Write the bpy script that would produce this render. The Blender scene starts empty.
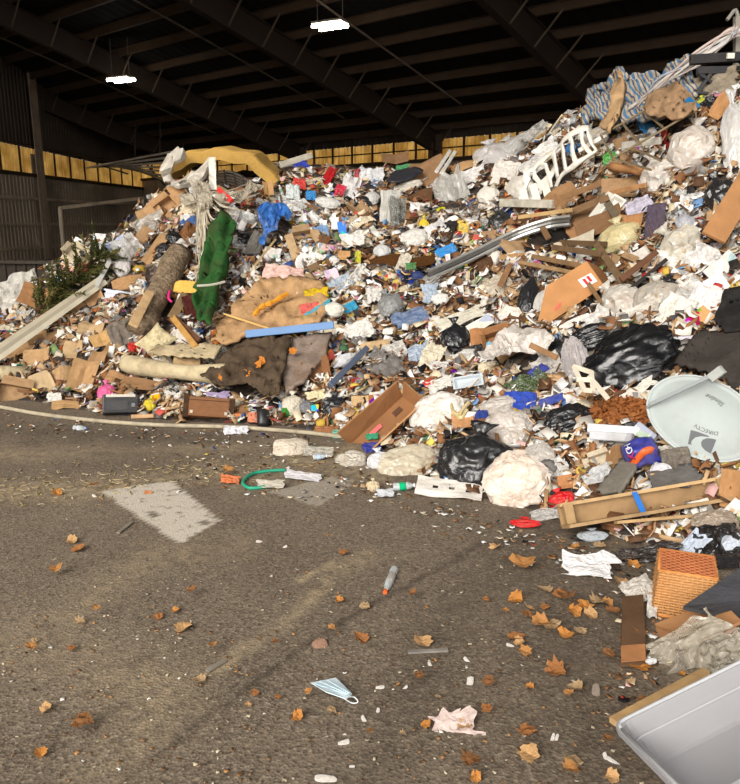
import bpy, bmesh, math, random
import numpy as np
from mathutils import Vector, Matrix, Quaternion

random.seed(7)
rng = np.random.default_rng(7)
SC = bpy.context.scene
COL = SC.collection

# ------------------------------------------------------------------ camera, sky, sun, exposure
F = 740.0
PITCH = math.radians(12.7)
CAMZ = 1.65
cam_d = bpy.data.cameras.new('camera')
cam_d.sensor_fit = 'HORIZONTAL'
cam_d.sensor_width = 36.0
cam_d.lens = 36.0
cam_d.clip_end = 300
cam_o = bpy.data.objects.new('camera', cam_d)
COL.objects.link(cam_o)
cam_o.location = (0, 0, CAMZ)
cam_o.rotation_euler = (math.pi / 2 - PITCH, 0, 0)
SC.camera = cam_o

world = bpy.data.worlds.new('overcast_sky')
SC.world = world
world.use_nodes = True
bg = world.node_tree.nodes['Background']
bg.inputs[0].default_value = (1.0, 0.985, 0.965, 1)
bg.inputs[1].default_value = 2.1

sun_d = bpy.data.lights.new('hazy_sun', 'SUN')
sun_d.energy = 3.0
sun_d.angle = math.radians(34)
sun_d.color = (1.0, 0.94, 0.86)
sun_o = bpy.data.objects.new('hazy_sun', sun_d)
COL.objects.link(sun_o)
sun_o.location = (-6, -10, 8)
sun_o.rotation_euler = Vector((0.50, 0.80, -0.52)).to_track_quat('-Z', 'Y').to_euler()

SC.view_settings.view_transform = 'Standard'
SC.view_settings.look = 'None'
SC.view_settings.gamma = 1.0
SC.view_settings.use_curve_mapping = False
SC.view_settings.exposure = 0.22

# ------------------------------------------------------------------ maths helpers
CAM = np.array([0, 0, CAMZ])
FWD = np.array([0, math.cos(PITCH), -math.sin(PITCH)])
UP = np.array([0, math.sin(PITCH), math.cos(PITCH)])
RT = np.array([1.0, 0, 0])


def ray(px, py):
    px = np.asarray(px, float)[..., None]
    py = np.asarray(py, float)[..., None]
    return FWD + RT * (px - 370) / F + UP * (392 - py) / F


def at_y(px, py, Y):
    r = ray(px, py)
    return CAM + r * (np.asarray(Y, float)[..., None] / r[..., 1:2])


def at_z(px, py, z=0.0):
    r = ray(px, py)
    return CAM + r * ((z - CAMZ) / r[..., 2:3])


def proj(p):
    d = np.asarray(p, float) - CAM
    z = d @ FWD
    return 370 + F * (d @ RT) / z, 392 - F * (d @ UP) / z, z


def nrm(v):
    v = np.asarray(v, float)
    return v / (np.linalg.norm(v, axis=-1, keepdims=True) + 1e-12)


def S(r, g, b):
    def f(c):
        c /= 255.0
        return c / 12.92 if c <= .04045 else ((c + .055) / 1.055) ** 2.4
    return (f(r), f(g), f(b), 1.0)


def hash3(i, j, k, seed):
    h = (i * 374761393 + j * 668265263 + k * 2147483647 + seed * 974711) & 0xffffffff
    h = ((h ^ (h >> 13)) * 1274126177) & 0xffffffff
    return ((h ^ (h >> 16)) & 0xffff) / 65535.0


def vn(p, seed=0):
    p = np.asarray(p, float)
    b = np.floor(p).astype(np.int64)
    f = p - b
    f = f * f * (3 - 2 * f)
    out = 0
    for dx in (0, 1):
        for dy in (0, 1):
            for dz in (0, 1):
                w = (f[..., 0] if dx else 1 - f[..., 0]) * (f[..., 1] if dy else 1 - f[..., 1]) * (f[..., 2] if dz else 1 - f[..., 2])
                out = out + w * hash3(b[..., 0] + dx, b[..., 1] + dy, b[..., 2] + dz, seed)
    return out


def ridge(p, seed=0):
    return 1 - np.abs(2 * vn(p, seed) - 1)


# ------------------------------------------------------------------ heap height field
CTRL = {
    -200: [(402, 7.2), (360, 8.2), (320, 9.2), (300, 9.8)],
    -60: [(401, 7.05), (360, 8.0), (330, 8.8), (302, 9.6)],
    0: [(402, 6.95), (360, 7.9), (330, 8.7), (303, 9.4)],
    60: [(411, 6.6), (380, 7.2), (340, 8.0), (300, 8.8), (262, 9.5)],
    110: [(416, 6.35), (380, 7.0), (340, 7.7), (300, 8.5), (262, 9.2), (238, 9.7)],
    170: [(420, 6.2), (380, 6.9), (340, 7.5), (300, 8.2), (250, 9.0), (200, 9.9), (178, 10.4)],
    220: [(423, 6.1), (380, 6.8), (340, 7.4), (300, 8.1), (250, 8.9), (200, 9.8), (175, 10.4)],
    290: [(428, 5.95), (400, 6.4), (345, 7.2), (300, 8.0), (250, 9.0), (200, 10.2), (168, 11.1)],
    350: [(440, 5.65), (400, 6.2), (350, 7.0), (300, 7.9), (250, 9.0), (200, 10.3), (168, 11.2)],
    430: [(490, 4.5), (450, 5.0), (400, 5.7), (350, 6.6), (300, 7.6), (250, 8.8), (200, 10.2), (165, 11.2)],
    500: [(506, 4.22), (460, 4.7), (400, 5.4), (350, 6.2), (300, 7.2), (250, 8.3), (200, 9.5), (157, 10.5)],
    570: [(522, 3.97), (480, 4.35), (430, 4.9), (370, 5.6), (300, 6.8), (240, 7.9), (170, 9.2), (112, 10.2)],
    640: [(544, 3.65), (510, 3.85), (470, 4.2), (400, 4.85), (330, 5.7), (260, 6.7), (190, 7.8), (130, 8.6), (92, 9.2)],
    700: [(560, 3.48), (510, 3.75), (430, 4.4), (360, 5.05), (290, 5.8), (220, 6.6), (150, 7.4), (85, 8.2)],
    760: [(572, 3.35), (500, 3.72), (430, 4.25), (360, 4.8), (290, 5.5), (200, 6.4), (120, 7.2), (60, 7.8)],
    900: [(590, 3.2), (500, 3.7), (430, 4.1), (360, 4.6), (290, 5.2), (200, 6.0), (120, 6.8), (60, 7.3)],
    1080: [(600, 3.1), (430, 4.0), (290, 5.0), (200, 5.7), (100, 6.6)],
}
pts = []
for cx, lst in CTRL.items():
    for py, Y in lst:
        pts.append(at_y(cx, py, Y))
    f0 = at_y(cx, *lst[0])
    d = nrm([f0[0], f0[1], 0])
    pts.append(np.array([f0[0], f0[1], 0]) - d * .55 + [0, 0, -.22])
    pts.append(np.array([f0[0], f0[1], 0]) - d * 1.5 + [0, 0, -.6])
    c0 = at_y(cx, *lst[-1])
    pts.append(c0 + nrm([c0[0], c0[1], 0]) * 1.0 + [0, 0, -.05])
    pts.append(c0 + nrm([c0[0], c0[1], 0]) * 3.5 + [0, 0, -1.2])
pts = np.array(pts)
_A = np.linalg.norm(pts[:, None, :2] - pts[None, :, :2], axis=2)
_n = len(pts)
_P = np.c_[np.ones(_n), pts[:, :2]]
_M = np.block([[_A + np.eye(_n) * -.04, _P], [_P.T, np.zeros((3, 3))]])
_w = np.linalg.solve(_M, np.r_[pts[:, 2], 0, 0, 0])
GX = np.arange(-12, 11.01, .06)
GY = np.arange(1.2, 17.01, .06)
_gx, _gy = np.meshgrid(GX, GY)
_q = np.c_[_gx.ravel(), _gy.ravel()]
_H = np.zeros(len(_q))
for s in range(0, len(_q), 8000):
    qq = _q[s:s + 8000]
    _H[s:s + 8000] = np.linalg.norm(qq[:, None] - pts[None, :, :2], axis=2) @ _w[:_n] + _w[_n] + qq @ _w[_n + 1:]
H0 = _H.reshape(_gx.shape)
_p3 = np.stack([_gx, _gy, np.zeros_like(_gx)], -1)
_lump = (vn(_p3 * 1.3, 1) - .6) * .14 + (vn(_p3 * 3.1, 2) - .6) * .12 + (vn(_p3 * 7, 3) - .6) * .07
H1 = H0 + _lump * np.clip((H0 + .05) / .5, 0, 1)


def hsamp(G, x, y):
    u = np.clip((np.asarray(x) - GX[0]) / .06, 0, len(GX) - 1.001)
    v = np.clip((np.asarray(y) - GY[0]) / .06, 0, len(GY) - 1.001)
    i = u.astype(int); j = v.astype(int)
    a = u - i; b = v - j
    return (G[j, i] * (1 - a) + G[j, i + 1] * a) * (1 - b) + (G[j + 1, i] * (1 - a) + G[j + 1, i + 1] * a) * b


def hit(px, py, G=None):
    """where sight lines meet the heap or, in front of it, the floor; also True where it is heap"""
    G = H0 if G is None else G
    px = np.atleast_1d(np.asarray(px, float)); py = np.atleast_1d(np.asarray(py, float))
    r = ray(px, py)
    r = r / np.linalg.norm(r, axis=1, keepdims=True)
    t = np.full(len(px), 1.3)
    done = np.zeros(len(px), bool)
    out = np.zeros((len(px), 3)); heap = np.zeros(len(px), bool)
    prev = t.copy()
    for k in range(420):
        p = CAM + r * t[:, None]
        h = np.maximum(hsamp(G, p[:, 0], p[:, 1]), 0)
        h = np.where((p[:, 1] < GY[0]) | (np.abs(p[:, 0]) > 11.9), 0, h)
        new = (~done) & (p[:, 2] <= h)
        if new.any():
            tm = (t[new] + prev[new]) / 2
            pp = CAM + r[new] * tm[:, None]
            hh = hsamp(G, pp[:, 0], pp[:, 1])
            out[new] = np.c_[pp[:, 0], pp[:, 1], np.maximum(hh, 0)]
            heap[new] = hh > .015
            done |= new
        prev = t.copy()
        t = t + .04
        if done.all():
            break
    # sight lines that pass over the heap: take the crest nearest to the line
    for i in np.where(~done)[0]:
        tt = np.arange(4, 17, .1)
        p = CAM + r[i] * tt[:, None]
        gap = p[:, 2] - hsamp(G, p[:, 0], p[:, 1])
        k = int(np.argmin(gap))
        out[i] = p[k]
    return out, heap, done


def hnorm(p, G=None, e=.12):
    G = H0 if G is None else G
    x, y = p[..., 0], p[..., 1]
    dx = (hsamp(G, x + e, y) - hsamp(G, x - e, y)) / (2 * e)
    dy = (hsamp(G, x, y + e) - hsamp(G, x, y - e)) / (2 * e)
    return nrm(np.stack([-dx, -dy, np.ones_like(dx)], -1))


# ------------------------------------------------------------------ materials
MATS = {}


class NT:
    def __init__(s, m):
        s.t = m.node_tree
    def n(s, typ, **kw):
        x = s.t.nodes.new(typ)
        for k, v in kw.items():
            if k.startswith('i_'):
                x.inputs[k[2:].replace('_', ' ')].default_value = v
            else:
                setattr(x, k, v)
        return x
    def l(s, a, b):
        s.t.links.new(a, b)


def mixc(T, fac, a, b, blend='MIX'):
    x = T.n('ShaderNodeMix', data_type='RGBA', blend_type=blend)
    for sock, val in ((x.inputs[0], fac), (x.inputs[6], a), (x.inputs[7], b)):
        if hasattr(val, 'links'):
            T.l(val, sock)
        else:
            sock.default_value = val
    return x.outputs[2]


def ramp(T, src, p0, p1, c0=(0, 0, 0, 1), c1=(1, 1, 1, 1)):
    x = T.n('ShaderNodeValToRGB')
    x.color_ramp.elements[0].position = p0; x.color_ramp.elements[1].position = p1
    x.color_ramp.elements[0].color = c0; x.color_ramp.elements[1].color = c1
    T.l(src, x.inputs[0])
    return x.outputs[0]


def mat(name, rough=.6, spec=.35, metal=0, dirt=.35, dscale=3.0, dcol=S(95, 75, 55), bump=.25, bscale=9, bdist=.02,
        print_=0, clear=0, transl=0, attr=None, fixed=None, grain=None, crease=0, cvar=0.0, contents=0, cmix=.4, sat=1.0):
    """one procedural material; the colour comes from the object's own colour, an attribute or is fixed"""
    if name in MATS:
        return MATS[name]
    m = bpy.data.materials.new(name)
    m.use_nodes = True
    T = NT(m)
    b = T.t.nodes['Principled BSDF']
    out = T.t.nodes['Material Output']
    oi = T.n('ShaderNodeObjectInfo')
    tc = T.n('ShaderNodeTexCoord')
    mp = T.n('ShaderNodeMapping')
    T.l(tc.outputs['Object'], mp.inputs[0])
    mul = T.n('ShaderNodeMath', operation='MULTIPLY'); mul.inputs[1].default_value = 57.0
    T.l(oi.outputs['Random'], mul.inputs[0])
    T.l(mul.outputs[0], mp.inputs['Location'])
    vec = mp.outputs[0]
    if attr:
        a = T.n('ShaderNodeAttribute', attribute_name=attr)
        colr = a.outputs['Color']
    elif fixed:
        rgb = T.n('ShaderNodeRGB'); rgb.outputs[0].default_value = fixed
        colr = rgb.outputs[0]
    else:
        colr = oi.outputs['Color']
    if print_:
        nz = T.n('ShaderNodeTexVoronoi', i_Scale=print_)
        T.l(vec, nz.inputs['Vector'])
        sep = T.n('ShaderNodeSeparateColor'); T.l(nz.outputs['Color'], sep.inputs[0])
        hs = T.n('ShaderNodeHueSaturation', i_Saturation=1.3, i_Value=.75)
        T.l(sep.outputs[1], hs.inputs['Hue']); T.l(colr, hs.inputs['Color'])
        colr = mixc(T, ramp(T, sep.outputs[0], .62, .66), colr, hs.outputs[0])
    if contents:
        nz = T.n('ShaderNodeTexVoronoi', i_Scale=contents); T.l(vec, nz.inputs['Vector'])
        sep = T.n('ShaderNodeSeparateColor'); T.l(nz.outputs['Color'], sep.inputs[0])
        cr = T.n('ShaderNodeValToRGB'); cr.color_ramp.interpolation = 'CONSTANT'
        el = cr.color_ramp.elements
        el[0].color = S(236, 232, 226); el[1].position = .5; el[1].color = S(214, 200, 178)
        for p_, c_ in ((.66, S(186, 158, 124)), (.76, S(232, 230, 228)), (.88, S(168, 178, 190)), (.93, S(150, 120, 92)), (.97, S(206, 170, 160))):
            e_ = el.new(p_); e_.color = c_
        T.l(sep.outputs[0], cr.inputs[0])
        colr = mixc(T, cmix, colr, mixc(T, 1.0, colr, cr.outputs[0], 'MULTIPLY'))
    if grain:
        wv = T.n('ShaderNodeTexWave', i_Scale=grain[0], i_Distortion=grain[1], i_Detail=3.0)
        wv.bands_direction = grain[3] if len(grain) > 3 else 'X'
        T.l(vec, wv.inputs['Vector'])
        colr = mixc(T, ramp(T, wv.outputs['Fac'], .1, .9, (grain[2],) * 3 + (1,), (1, 1, 1, 1)), (0, 0, 0, 1), colr, 'MIX') if False else mixc(T, 1.0, colr, ramp(T, wv.outputs['Fac'], .0, 1.0, (grain[2], grain[2] * .93, grain[2] * .85, 1), (1, 1, 1, 1)), 'MULTIPLY')
    if cvar:
        n2 = T.n('ShaderNodeTexNoise', i_Scale=dscale * 2.3, i_Detail=4.0)
        T.l(vec, n2.inputs['Vector'])
        colr = mixc(T, 1.0, colr, ramp(T, n2.outputs['Fac'], .3, .7, (1 - cvar,) * 3 + (1,), (1 + cvar * .3,) * 3 + (1,)), 'MULTIPLY')
    if sat != 1.0:
        hs = T.n('ShaderNodeHueSaturation', i_Saturation=sat, i_Value=.84, i_Hue=.506); T.l(colr, hs.inputs['Color']); colr = hs.outputs[0]
    if dirt:
        nz = T.n('ShaderNodeTexNoise', i_Scale=dscale, i_Detail=5.0, i_Roughness=.65)
        T.l(vec, nz.inputs['Vector'])
        f = ramp(T, nz.outputs['Fac'], .48, .75, (0, 0, 0, 1), (dirt,) * 3 + (1,))
        colr = mixc(T, f, colr, dcol)
    T.l(colr, b.inputs['Base Color'])
    b.inputs['Roughness'].default_value = rough
    b.inputs['Specular IOR Level'].default_value = spec
    b.inputs['Metallic'].default_value = metal
    if bump:
        nb = T.n('ShaderNodeTexNoise', i_Scale=bscale, i_Detail=4.0, i_Roughness=.6)
        T.l(vec, nb.inputs['Vector'])
        hgt = nb.outputs['Fac']
        if crease:
            vo = T.n('ShaderNodeTexVoronoi', feature='DISTANCE_TO_EDGE', i_Scale=crease)
            ns = T.n('ShaderNodeTexNoise', i_Scale=crease * .7); T.l(vec, ns.inputs['Vector'])
            ad = T.n('ShaderNodeVectorMath', operation='ADD'); T.l(vec, ad.inputs[0]); T.l(ns.outputs['Color'], ad.inputs[1])
            T.l(ad.outputs[0], vo.inputs['Vector'])
            sm = T.n('ShaderNodeMath', operation='MULTIPLY_ADD'); T.l(vo.outputs['Distance'], sm.inputs[0]); sm.inputs[1].default_value = 1.6
            T.l(hgt, sm.inputs[2]); hgt = sm.outputs[0]
        bp = T.n('ShaderNodeBump', i_Strength=bump, i_Distance=bdist)
        T.l(hgt, bp.inputs['Height'])
        T.l(bp.outputs[0], b.inputs['Normal'])
    sh = b.outputs[0]
    if transl:
        tl = T.n('ShaderNodeBsdfTranslucent'); T.l(colr, tl.inputs[0])
        mx = T.n('ShaderNodeMixShader'); mx.inputs[0].default_value = transl
        T.l(sh, mx.inputs[1]); T.l(tl.outputs[0], mx.inputs[2]); sh = mx.outputs[0]
    if clear:
        tr = T.n('ShaderNodeBsdfTransparent')
        nz = T.n('ShaderNodeTexNoise', i_Scale=5.0, i_Detail=3.0); T.l(vec, nz.inputs['Vector'])
        f = ramp(T, nz.outputs['Fac'], .3, .7, (clear * .35,) * 3 + (1,), (clear,) * 3 + (1,))
        mx = T.n('ShaderNodeMixShader'); T.l(f, mx.inputs[0]); T.l(sh, mx.inputs[1]); T.l(tr.outputs[0], mx.inputs[2]); sh = mx.outputs[0]
    T.l(sh, out.inputs['Surface'])
    MATS[name] = m
    return m


M_PAPER = mat('paper', rough=.85, spec=.15, dirt=.4, print_=2.2, bump=.15)
M_PLAIN = mat('plain_paper', rough=.85, spec=.15, dirt=.3, bump=.15)
M_CARD = mat('cardboard', rough=.9, spec=.1, dirt=.45, dcol=S(110, 78, 52), bump=.25, bscale=14, grain=(120, .6, .95), cvar=.15, sat=.93)
M_FILM = mat('plastic_film', rough=.36, spec=.5, dirt=.35, dcol=S(160, 140, 114), bump=.45, bscale=5, crease=3.5, transl=.15, cvar=.1)
M_PRINTFILM = mat('printed_film', rough=.4, spec=.45, dirt=.3, print_=2.6, bump=.4, bscale=6, crease=3)
M_CLEAR = mat('clear_film', rough=.18, spec=.8, dirt=.12, dcol=S(186, 170, 146), bump=.5, bscale=5, crease=3.5, transl=.1, clear=.6)
M_CONTENT = mat('bag_contents', rough=.8, spec=.2, dirt=.2, dscale=5, contents=7, cmix=.9, bump=.6, bscale=12)
M_BLACK = mat('black_plastic', rough=.27, spec=.6, dirt=.15, dcol=S(70, 62, 55), bump=.45, bscale=4, crease=3, bdist=.02)
M_CLOTH = mat('cloth', rough=.95, spec=.08, dirt=.55, dcol=S(88, 72, 56), bump=.6, bscale=12, crease=3, cvar=.3)
M_CARPET = mat('carpet', rough=1, spec=.03, dirt=.6, dcol=S(112, 84, 58), dscale=4, bump=.6, bscale=60, cvar=.25)
M_WOOD = mat('wood', rough=.78, spec=.2, dirt=.4, dcol=S(92, 70, 50), bump=.25, bscale=20, cvar=.28, dscale=4, sat=.92)
M_GRAIN = mat('grained_wood', rough=.75, spec=.2, dirt=.35, dcol=S(82, 62, 45), grain=(5, 3.5, .74, 'Y'), bump=.3, bscale=20)
M_BARK = mat('bark', rough=.95, spec=.05, dirt=.6, dcol=S(70, 54, 40), dscale=9, bump=1.0, bscale=22, bdist=.05, cvar=.4)
M_METAL = mat('metal', rough=.4, spec=.5, metal=.75, dirt=.35, bump=.1)
M_PAINT = mat('painted_metal', rough=.5, spec=.35, dirt=.25, bump=.08, bscale=12)
M_HARD = mat('hard_plastic', rough=.38, spec=.45, dirt=.25, bump=.12, bscale=6)
M_PET = mat('clear_hard_plastic', rough=.12, spec=.6, dirt=.12, bump=.1, clear=.6)
M_FOAM = mat('foam', rough=.9, spec=.1, dirt=.35, dcol=S(150, 105, 45), bump=.5, bscale=30, cvar=.12)
M_LEAF = mat('dry_leaf', rough=.75, spec=.2, dirt=.5, dcol=S(112, 62, 26), dscale=4, bump=.4, bscale=10, transl=.2)
M_GREEN = mat('needles', rough=.8, spec=.15, dirt=.4, dcol=S(60, 55, 25), bump=0, cvar=.3)
M_LITTER = mat('litter', rough=.75, spec=.2, attr='col', dirt=.3, dscale=.9, bump=0)
M_WICKER = mat('wicker', rough=.6, spec=.3, dirt=.3, dcol=S(150, 88, 40), bump=.2, cvar=.2)
M_PRINT = mat('print_ink', rough=.6, spec=.2, dirt=.12, bump=0)
M_ROCK = mat('rough_grey', rough=.9, spec=.1, dirt=.5, dcol=S(70, 64, 58), dscale=6, bump=.5, bscale=25, cvar=.2)
M_STEEL = mat('rusty_steel', rough=.7, spec=.3, dirt=.55, dcol=S(44, 27, 17), dscale=.7, bump=.1, cvar=.2)
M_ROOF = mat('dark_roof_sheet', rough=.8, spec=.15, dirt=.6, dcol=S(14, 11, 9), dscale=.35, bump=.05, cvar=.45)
M_WALL = mat('dark_wall_sheet', rough=.75, spec=.2, dirt=.6, dcol=S(34, 28, 22), dscale=.25, bump=.05, cvar=.25)


# ------------------------------------------------------------------ object helpers
def link(name, me, m=None, color=None, parent=None):
    o = bpy.data.objects.new(name, me)
    COL.objects.link(o)
    if m is not None and len(me.materials) == 0:
        me.materials.append(m)
    if color is not None:
        o.color = color
    if parent is not None:
        o.parent = parent
    return o


def mesh(name, v, f, smooth=False):
    me = bpy.data.meshes.new(name)
    me.from_pydata([tuple(x) for x in np.asarray(v, float)], [], [tuple(int(i) for i in q) for q in f])
    if smooth:
        me.polygons.foreach_set('use_smooth', np.ones(len(me.polygons), bool))
    me.update()
    return me


def wobj(name, v, f, m, color, parent=None, smooth=False, base=None):
    """mesh given in world metres; its origin goes to the base of the thing (or its parent's origin)"""
    v = np.asarray(v, float)
    if parent is not None:
        o0 = np.zeros(3); q_ = parent
        while q_ is not None:
            o0 = o0 + np.array(q_.location); q_ = q_.parent
    else:
        o0 = np.array([v[:, 0].mean(), v[:, 1].mean(), v[:, 2].min()]) if base is None else np.asarray(base, float)
    o = link(name, mesh(name, v - o0, f, smooth), m, color, parent)
    if parent is None:
        o.location = o0
    return o


def tag(o, label, cat, group=None, kind=None):
    if label:
        o['label'] = label
    if cat:
        o['category'] = cat
    if group:
        o['group'] = group
    if kind:
        o['kind'] = kind
    return o


def empty(name, loc):
    o = bpy.data.objects.new(name, None)
    COL.objects.link(o)
    o.location = tuple(loc)
    return o


def merge(parts):
    V, Fc, k = [], [], 0
    for v, f in parts:
        V.append(np.asarray(v, float)); Fc += [tuple(i + k for i in q) for q in f]; k += len(v)
    return np.concatenate(V), Fc


BOXF = [(0, 3, 2, 1), (4, 5, 6, 7), (0, 1, 5, 4), (1, 2, 6, 5), (2, 3, 7, 6), (3, 0, 4, 7)]


def boxv(sx, sy, sz, c=(0, 0, 0)):
    x, y, z = sx / 2, sy / 2, sz / 2
    return np.array([(-x, -y, -z), (x, -y, -z), (x, y, -z), (-x, y, -z), (-x, -y, z), (x, -y, z), (x, y, z), (-x, y, z)]) + np.array(c)


def beam(p, q, w, t, up=(0, 0, 1)):
    """box from p to q, w across, t along up"""
    p = np.asarray(p, float); q = np.asarray(q, float)
    d = nrm(q - p); s = nrm(np.cross(d, up)); u = np.cross(s, d)
    v = []
    for e in (p, q):
        for a, b in ((-1, -1), (1, -1), (1, 1), (-1, 1)):
            v.append(e + s * a * w / 2 + u * b * t / 2)
    return np.array(v), [(0, 1, 2, 3), (7, 6, 5, 4), (0, 4, 5, 1), (1, 5, 6, 2), (2, 6, 7, 3), (3, 7, 4, 0)]


def tube(path, r, seg=6, cap=True):
    path = np.asarray(path, float)
    n = len(path)
    rr = np.full(n, r) if np.isscalar(r) else np.asarray(r, float)
    t = nrm(np.gradient(path, axis=0))
    u = nrm(np.cross(t[0], [.31, .2, .93]))
    V = []
    for i in range(n):
        u = nrm(u - t[i] * (u @ t[i])); w = np.cross(t[i], u)
        for k in range(seg):
            a = 2 * math.pi * k / seg
            V.append(path[i] + rr[i] * (math.cos(a) * u + math.sin(a) * w))
    Fc = [(i * seg + k, i * seg + (k + 1) % seg, (i + 1) * seg + (k + 1) % seg, (i + 1) * seg + k) for i in range(n - 1) for k in range(seg)]
    if cap:
        Fc += [tuple(range(seg))[::-1], tuple((n - 1) * seg + k for k in range(seg))]
    return np.array(V), Fc


def smooth_path(p, n=24):
    p = np.asarray(p, float)
    if len(p) == 2:
        return p[0] + (p[1] - p[0]) * np.linspace(0, 1, n)[:, None]
    q = np.vstack([2 * p[0] - p[1], p, 2 * p[-1] - p[-2]])
    out = []
    for s in np.linspace(0, len(p) - 1.0001, n):
        i = int(s); t = s - i
        a, b, c, d = q[i:i + 4]
        out.append(.5 * (2 * b + (c - a) * t + (2 * a - 5 * b + 4 * c - d) * t * t + (3 * b - a - 3 * c + d) * t ** 3))
    return np.array(out)


def lathe(prof, seg=14, sq=0.0):
    """profile [(radius, y)] spun round y; sq squares the section"""
    V = []
    for r, y in prof:
        for k in range(seg):
            a = 2 * math.pi * k / seg
            c, s = math.cos(a), math.sin(a)
            if sq:
                e = (abs(c) ** (2 + sq * 6) + abs(s) ** (2 + sq * 6)) ** (-1 / (2 + sq * 6))
                c, s = c * e, s * e
            V.append((r * c, y, r * s))
    n = len(prof)
    Fc = [(i * seg + k, (i + 1) * seg + k, (i + 1) * seg + (k + 1) % seg, i * seg + (k + 1) % seg) for i in range(n - 1) for k in range(seg)]
    Fc += [tuple(range(seg)), tuple((n - 1) * seg + k for k in range(seg))[::-1]]
    return np.array(V), Fc


def gridsheet(nx, ny):
    u, v = np.meshgrid(np.linspace(-.5, .5, nx), np.linspace(-.5, .5, ny))
    f = [(j * nx + i, j * nx + i + 1, (j + 1) * nx + i + 1, (j + 1) * nx + i) for j in range(ny - 1) for i in range(nx - 1)]
    return np.stack([u.ravel(), v.ravel(), np.zeros(nx * ny)], 1), f


def solidify(v, f, t):
    v = np.asarray(v, float)
    N = np.zeros_like(v)
    for q in f:
        a, b, c = v[q[0]], v[q[1]], v[q[2]]
        nn = np.cross(b - a, c - a)
        for i in q:
            N[i] += nn
    N = nrm(N)
    k = len(v)
    cnt = {}
    for q in f:
        for a, b in zip(q, q[1:] + q[:1]):
            cnt[(a, b)] = 1
    rim = [(a, b) for (a, b) in cnt if (b, a) not in cnt]
    F2 = list(f) + [tuple(i + k for i in q[::-1]) for q in f] + [(b, a, a + k, b + k) for a, b in rim]
    return np.vstack([v + N * t / 2, v - N * t / 2]), F2


_ico = {}


def ico(n):
    if n not in _ico:
        bm = bmesh.new()
        bmesh.ops.create_icosphere(bm, subdivisions=n, radius=1)
        v = np.array([x.co[:] for x in bm.verts]); f = [tuple(x.index for x in q.verts) for q in bm.faces]
        bm.free()
        _ico[n] = (v, f)
    return _ico[n]
# ------------------------------------------------------------------ the hall
WR = np.array([.6428, .7660, 0]); WP = np.array([-.7660, .6428, 0])   # down the roof slope / along the eave
E_R, E_Z, SLOPE = 29.0, 5.9, .255


def rp(r, p, z):
    return WR * r + WP * p + np.array([0, 0, z])


def roof_z(r):
    return E_Z + SLOPE * (E_R - r)


CORNER = np.array([-14.98, 50.43, 0])
P_COR = float(CORNER @ WP)


def ribbed(p, q, z0, z1, pitch=.3, depth=.035, inward=None):
    """profiled sheet between two floor points"""
    p = np.asarray(p, float); q = np.asarray(q, float)
    L = np.linalg.norm(q - p); d = (q - p) / L
    n = np.array([d[1], -d[0], 0]) if inward is None else np.asarray(inward)
    s, off = [], []
    x = 0
    while x < L:
        for dx, o in ((0, 0), (.6, 0), (.7, 1), (.9, 1)):
            s.append(x + dx * pitch); off.append(o * depth)
        x += pitch
    s = np.clip(np.array(s), 0, L); off = np.array(off)
    z0 = np.full(len(s), z0) if np.isscalar(z0) else z0(s)
    z1 = np.full(len(s), z1) if np.isscalar(z1) else z1(s)
    base = p[None] + d[None] * s[:, None] + n[None] * off[:, None]
    a = base.copy(); a[:, 2] = z0
    b = base.copy(); b[:, 2] = z1
    k = len(s)
    return np.vstack([a, b]), [(i, i + 1, k + i + 1, k + i) for i in range(k - 1)]


# floor -------------------------------------------------------------
def seg_d(px, py, line):
    best = np.full(px.shape, 1e9)
    for (x0, y0), (x1, y1) in zip(line, line[1:]):
        dx, dy = x1 - x0, y1 - y0
        t = np.clip(((px - x0) * dx + (py - y0) * dy) / (dx * dx + dy * dy), 0, 1)
        best = np.minimum(best, np.hypot(px - x0 - t * dx, py - y0 - t * dy))
    return best


def in_poly(px, py, poly):
    r = np.zeros(px.shape, bool)
    for (x0, y0), (x1, y1) in zip(poly, poly[1:] + poly[:1]):
        c = (y0 > py) != (y1 > py)
        xx = x0 + (py - y0) * (x1 - x0) / ((y1 - y0) if y1 != y0 else 1e-9)
        r ^= c & (px < xx)
    return r


fx = np.unique(np.r_[np.linspace(-40, -5, 15), np.arange(-5, 3.4, .026), np.linspace(3.4, 45, 15)])
fy = np.unique(np.r_[np.linspace(-40, .8, 15), np.arange(.8, 8, .026), np.linspace(8, 75, 20)])
X, Y = np.meshgrid(fx, fy)
fv = np.stack([X.ravel(), Y.ravel(), np.zeros(X.size)], 1)
nx = len(fx)
ff = [(j * nx + i, j * nx + i + 1, (j + 1) * nx + i + 1, (j + 1) * nx + i) for j in range(len(fy) - 1) for i in range(nx - 1)]
floor = link('floor', mesh('floor', fv, ff))
tag(floor, 'worn dark asphalt floor with dust and faded paint', None, kind='structure')
ok = fv[:, 1] > .6
fpx, fpy, _z = proj(np.where(ok[:, None], fv, [0, 5, 0]))
soft = lambda d, w: np.clip(1 - d / w, 0, 1)
dust = np.zeros(len(fv)); paint = np.zeros(len(fv)); dark = np.zeros(len(fv))
nz1 = vn(fv * 2.5, 5); nz2 = vn(fv * 9, 6)
wob = (nz2 - .5) * 8
dust = np.maximum(dust, .75 * soft(seg_d(fpx, fpy + wob, [(-200, 505), (0, 492), (110, 488), (250, 468), (350, 452)]), 17))
dust = np.maximum(dust, .5 * soft(seg_d(fpx, fpy + wob, [(-200, 470), (0, 455), (120, 450), (300, 445)]), 10))
dust = np.maximum(dust, .6 * soft(seg_d(fpx, fpy, [(235, 478), (320, 468), (380, 478)]), 18))
dust = np.maximum(dust, .7 * soft(seg_d(fpx, fpy + wob * .5, [(210, 672), (300, 612), (335, 570), (370, 555)]), 12))
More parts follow.
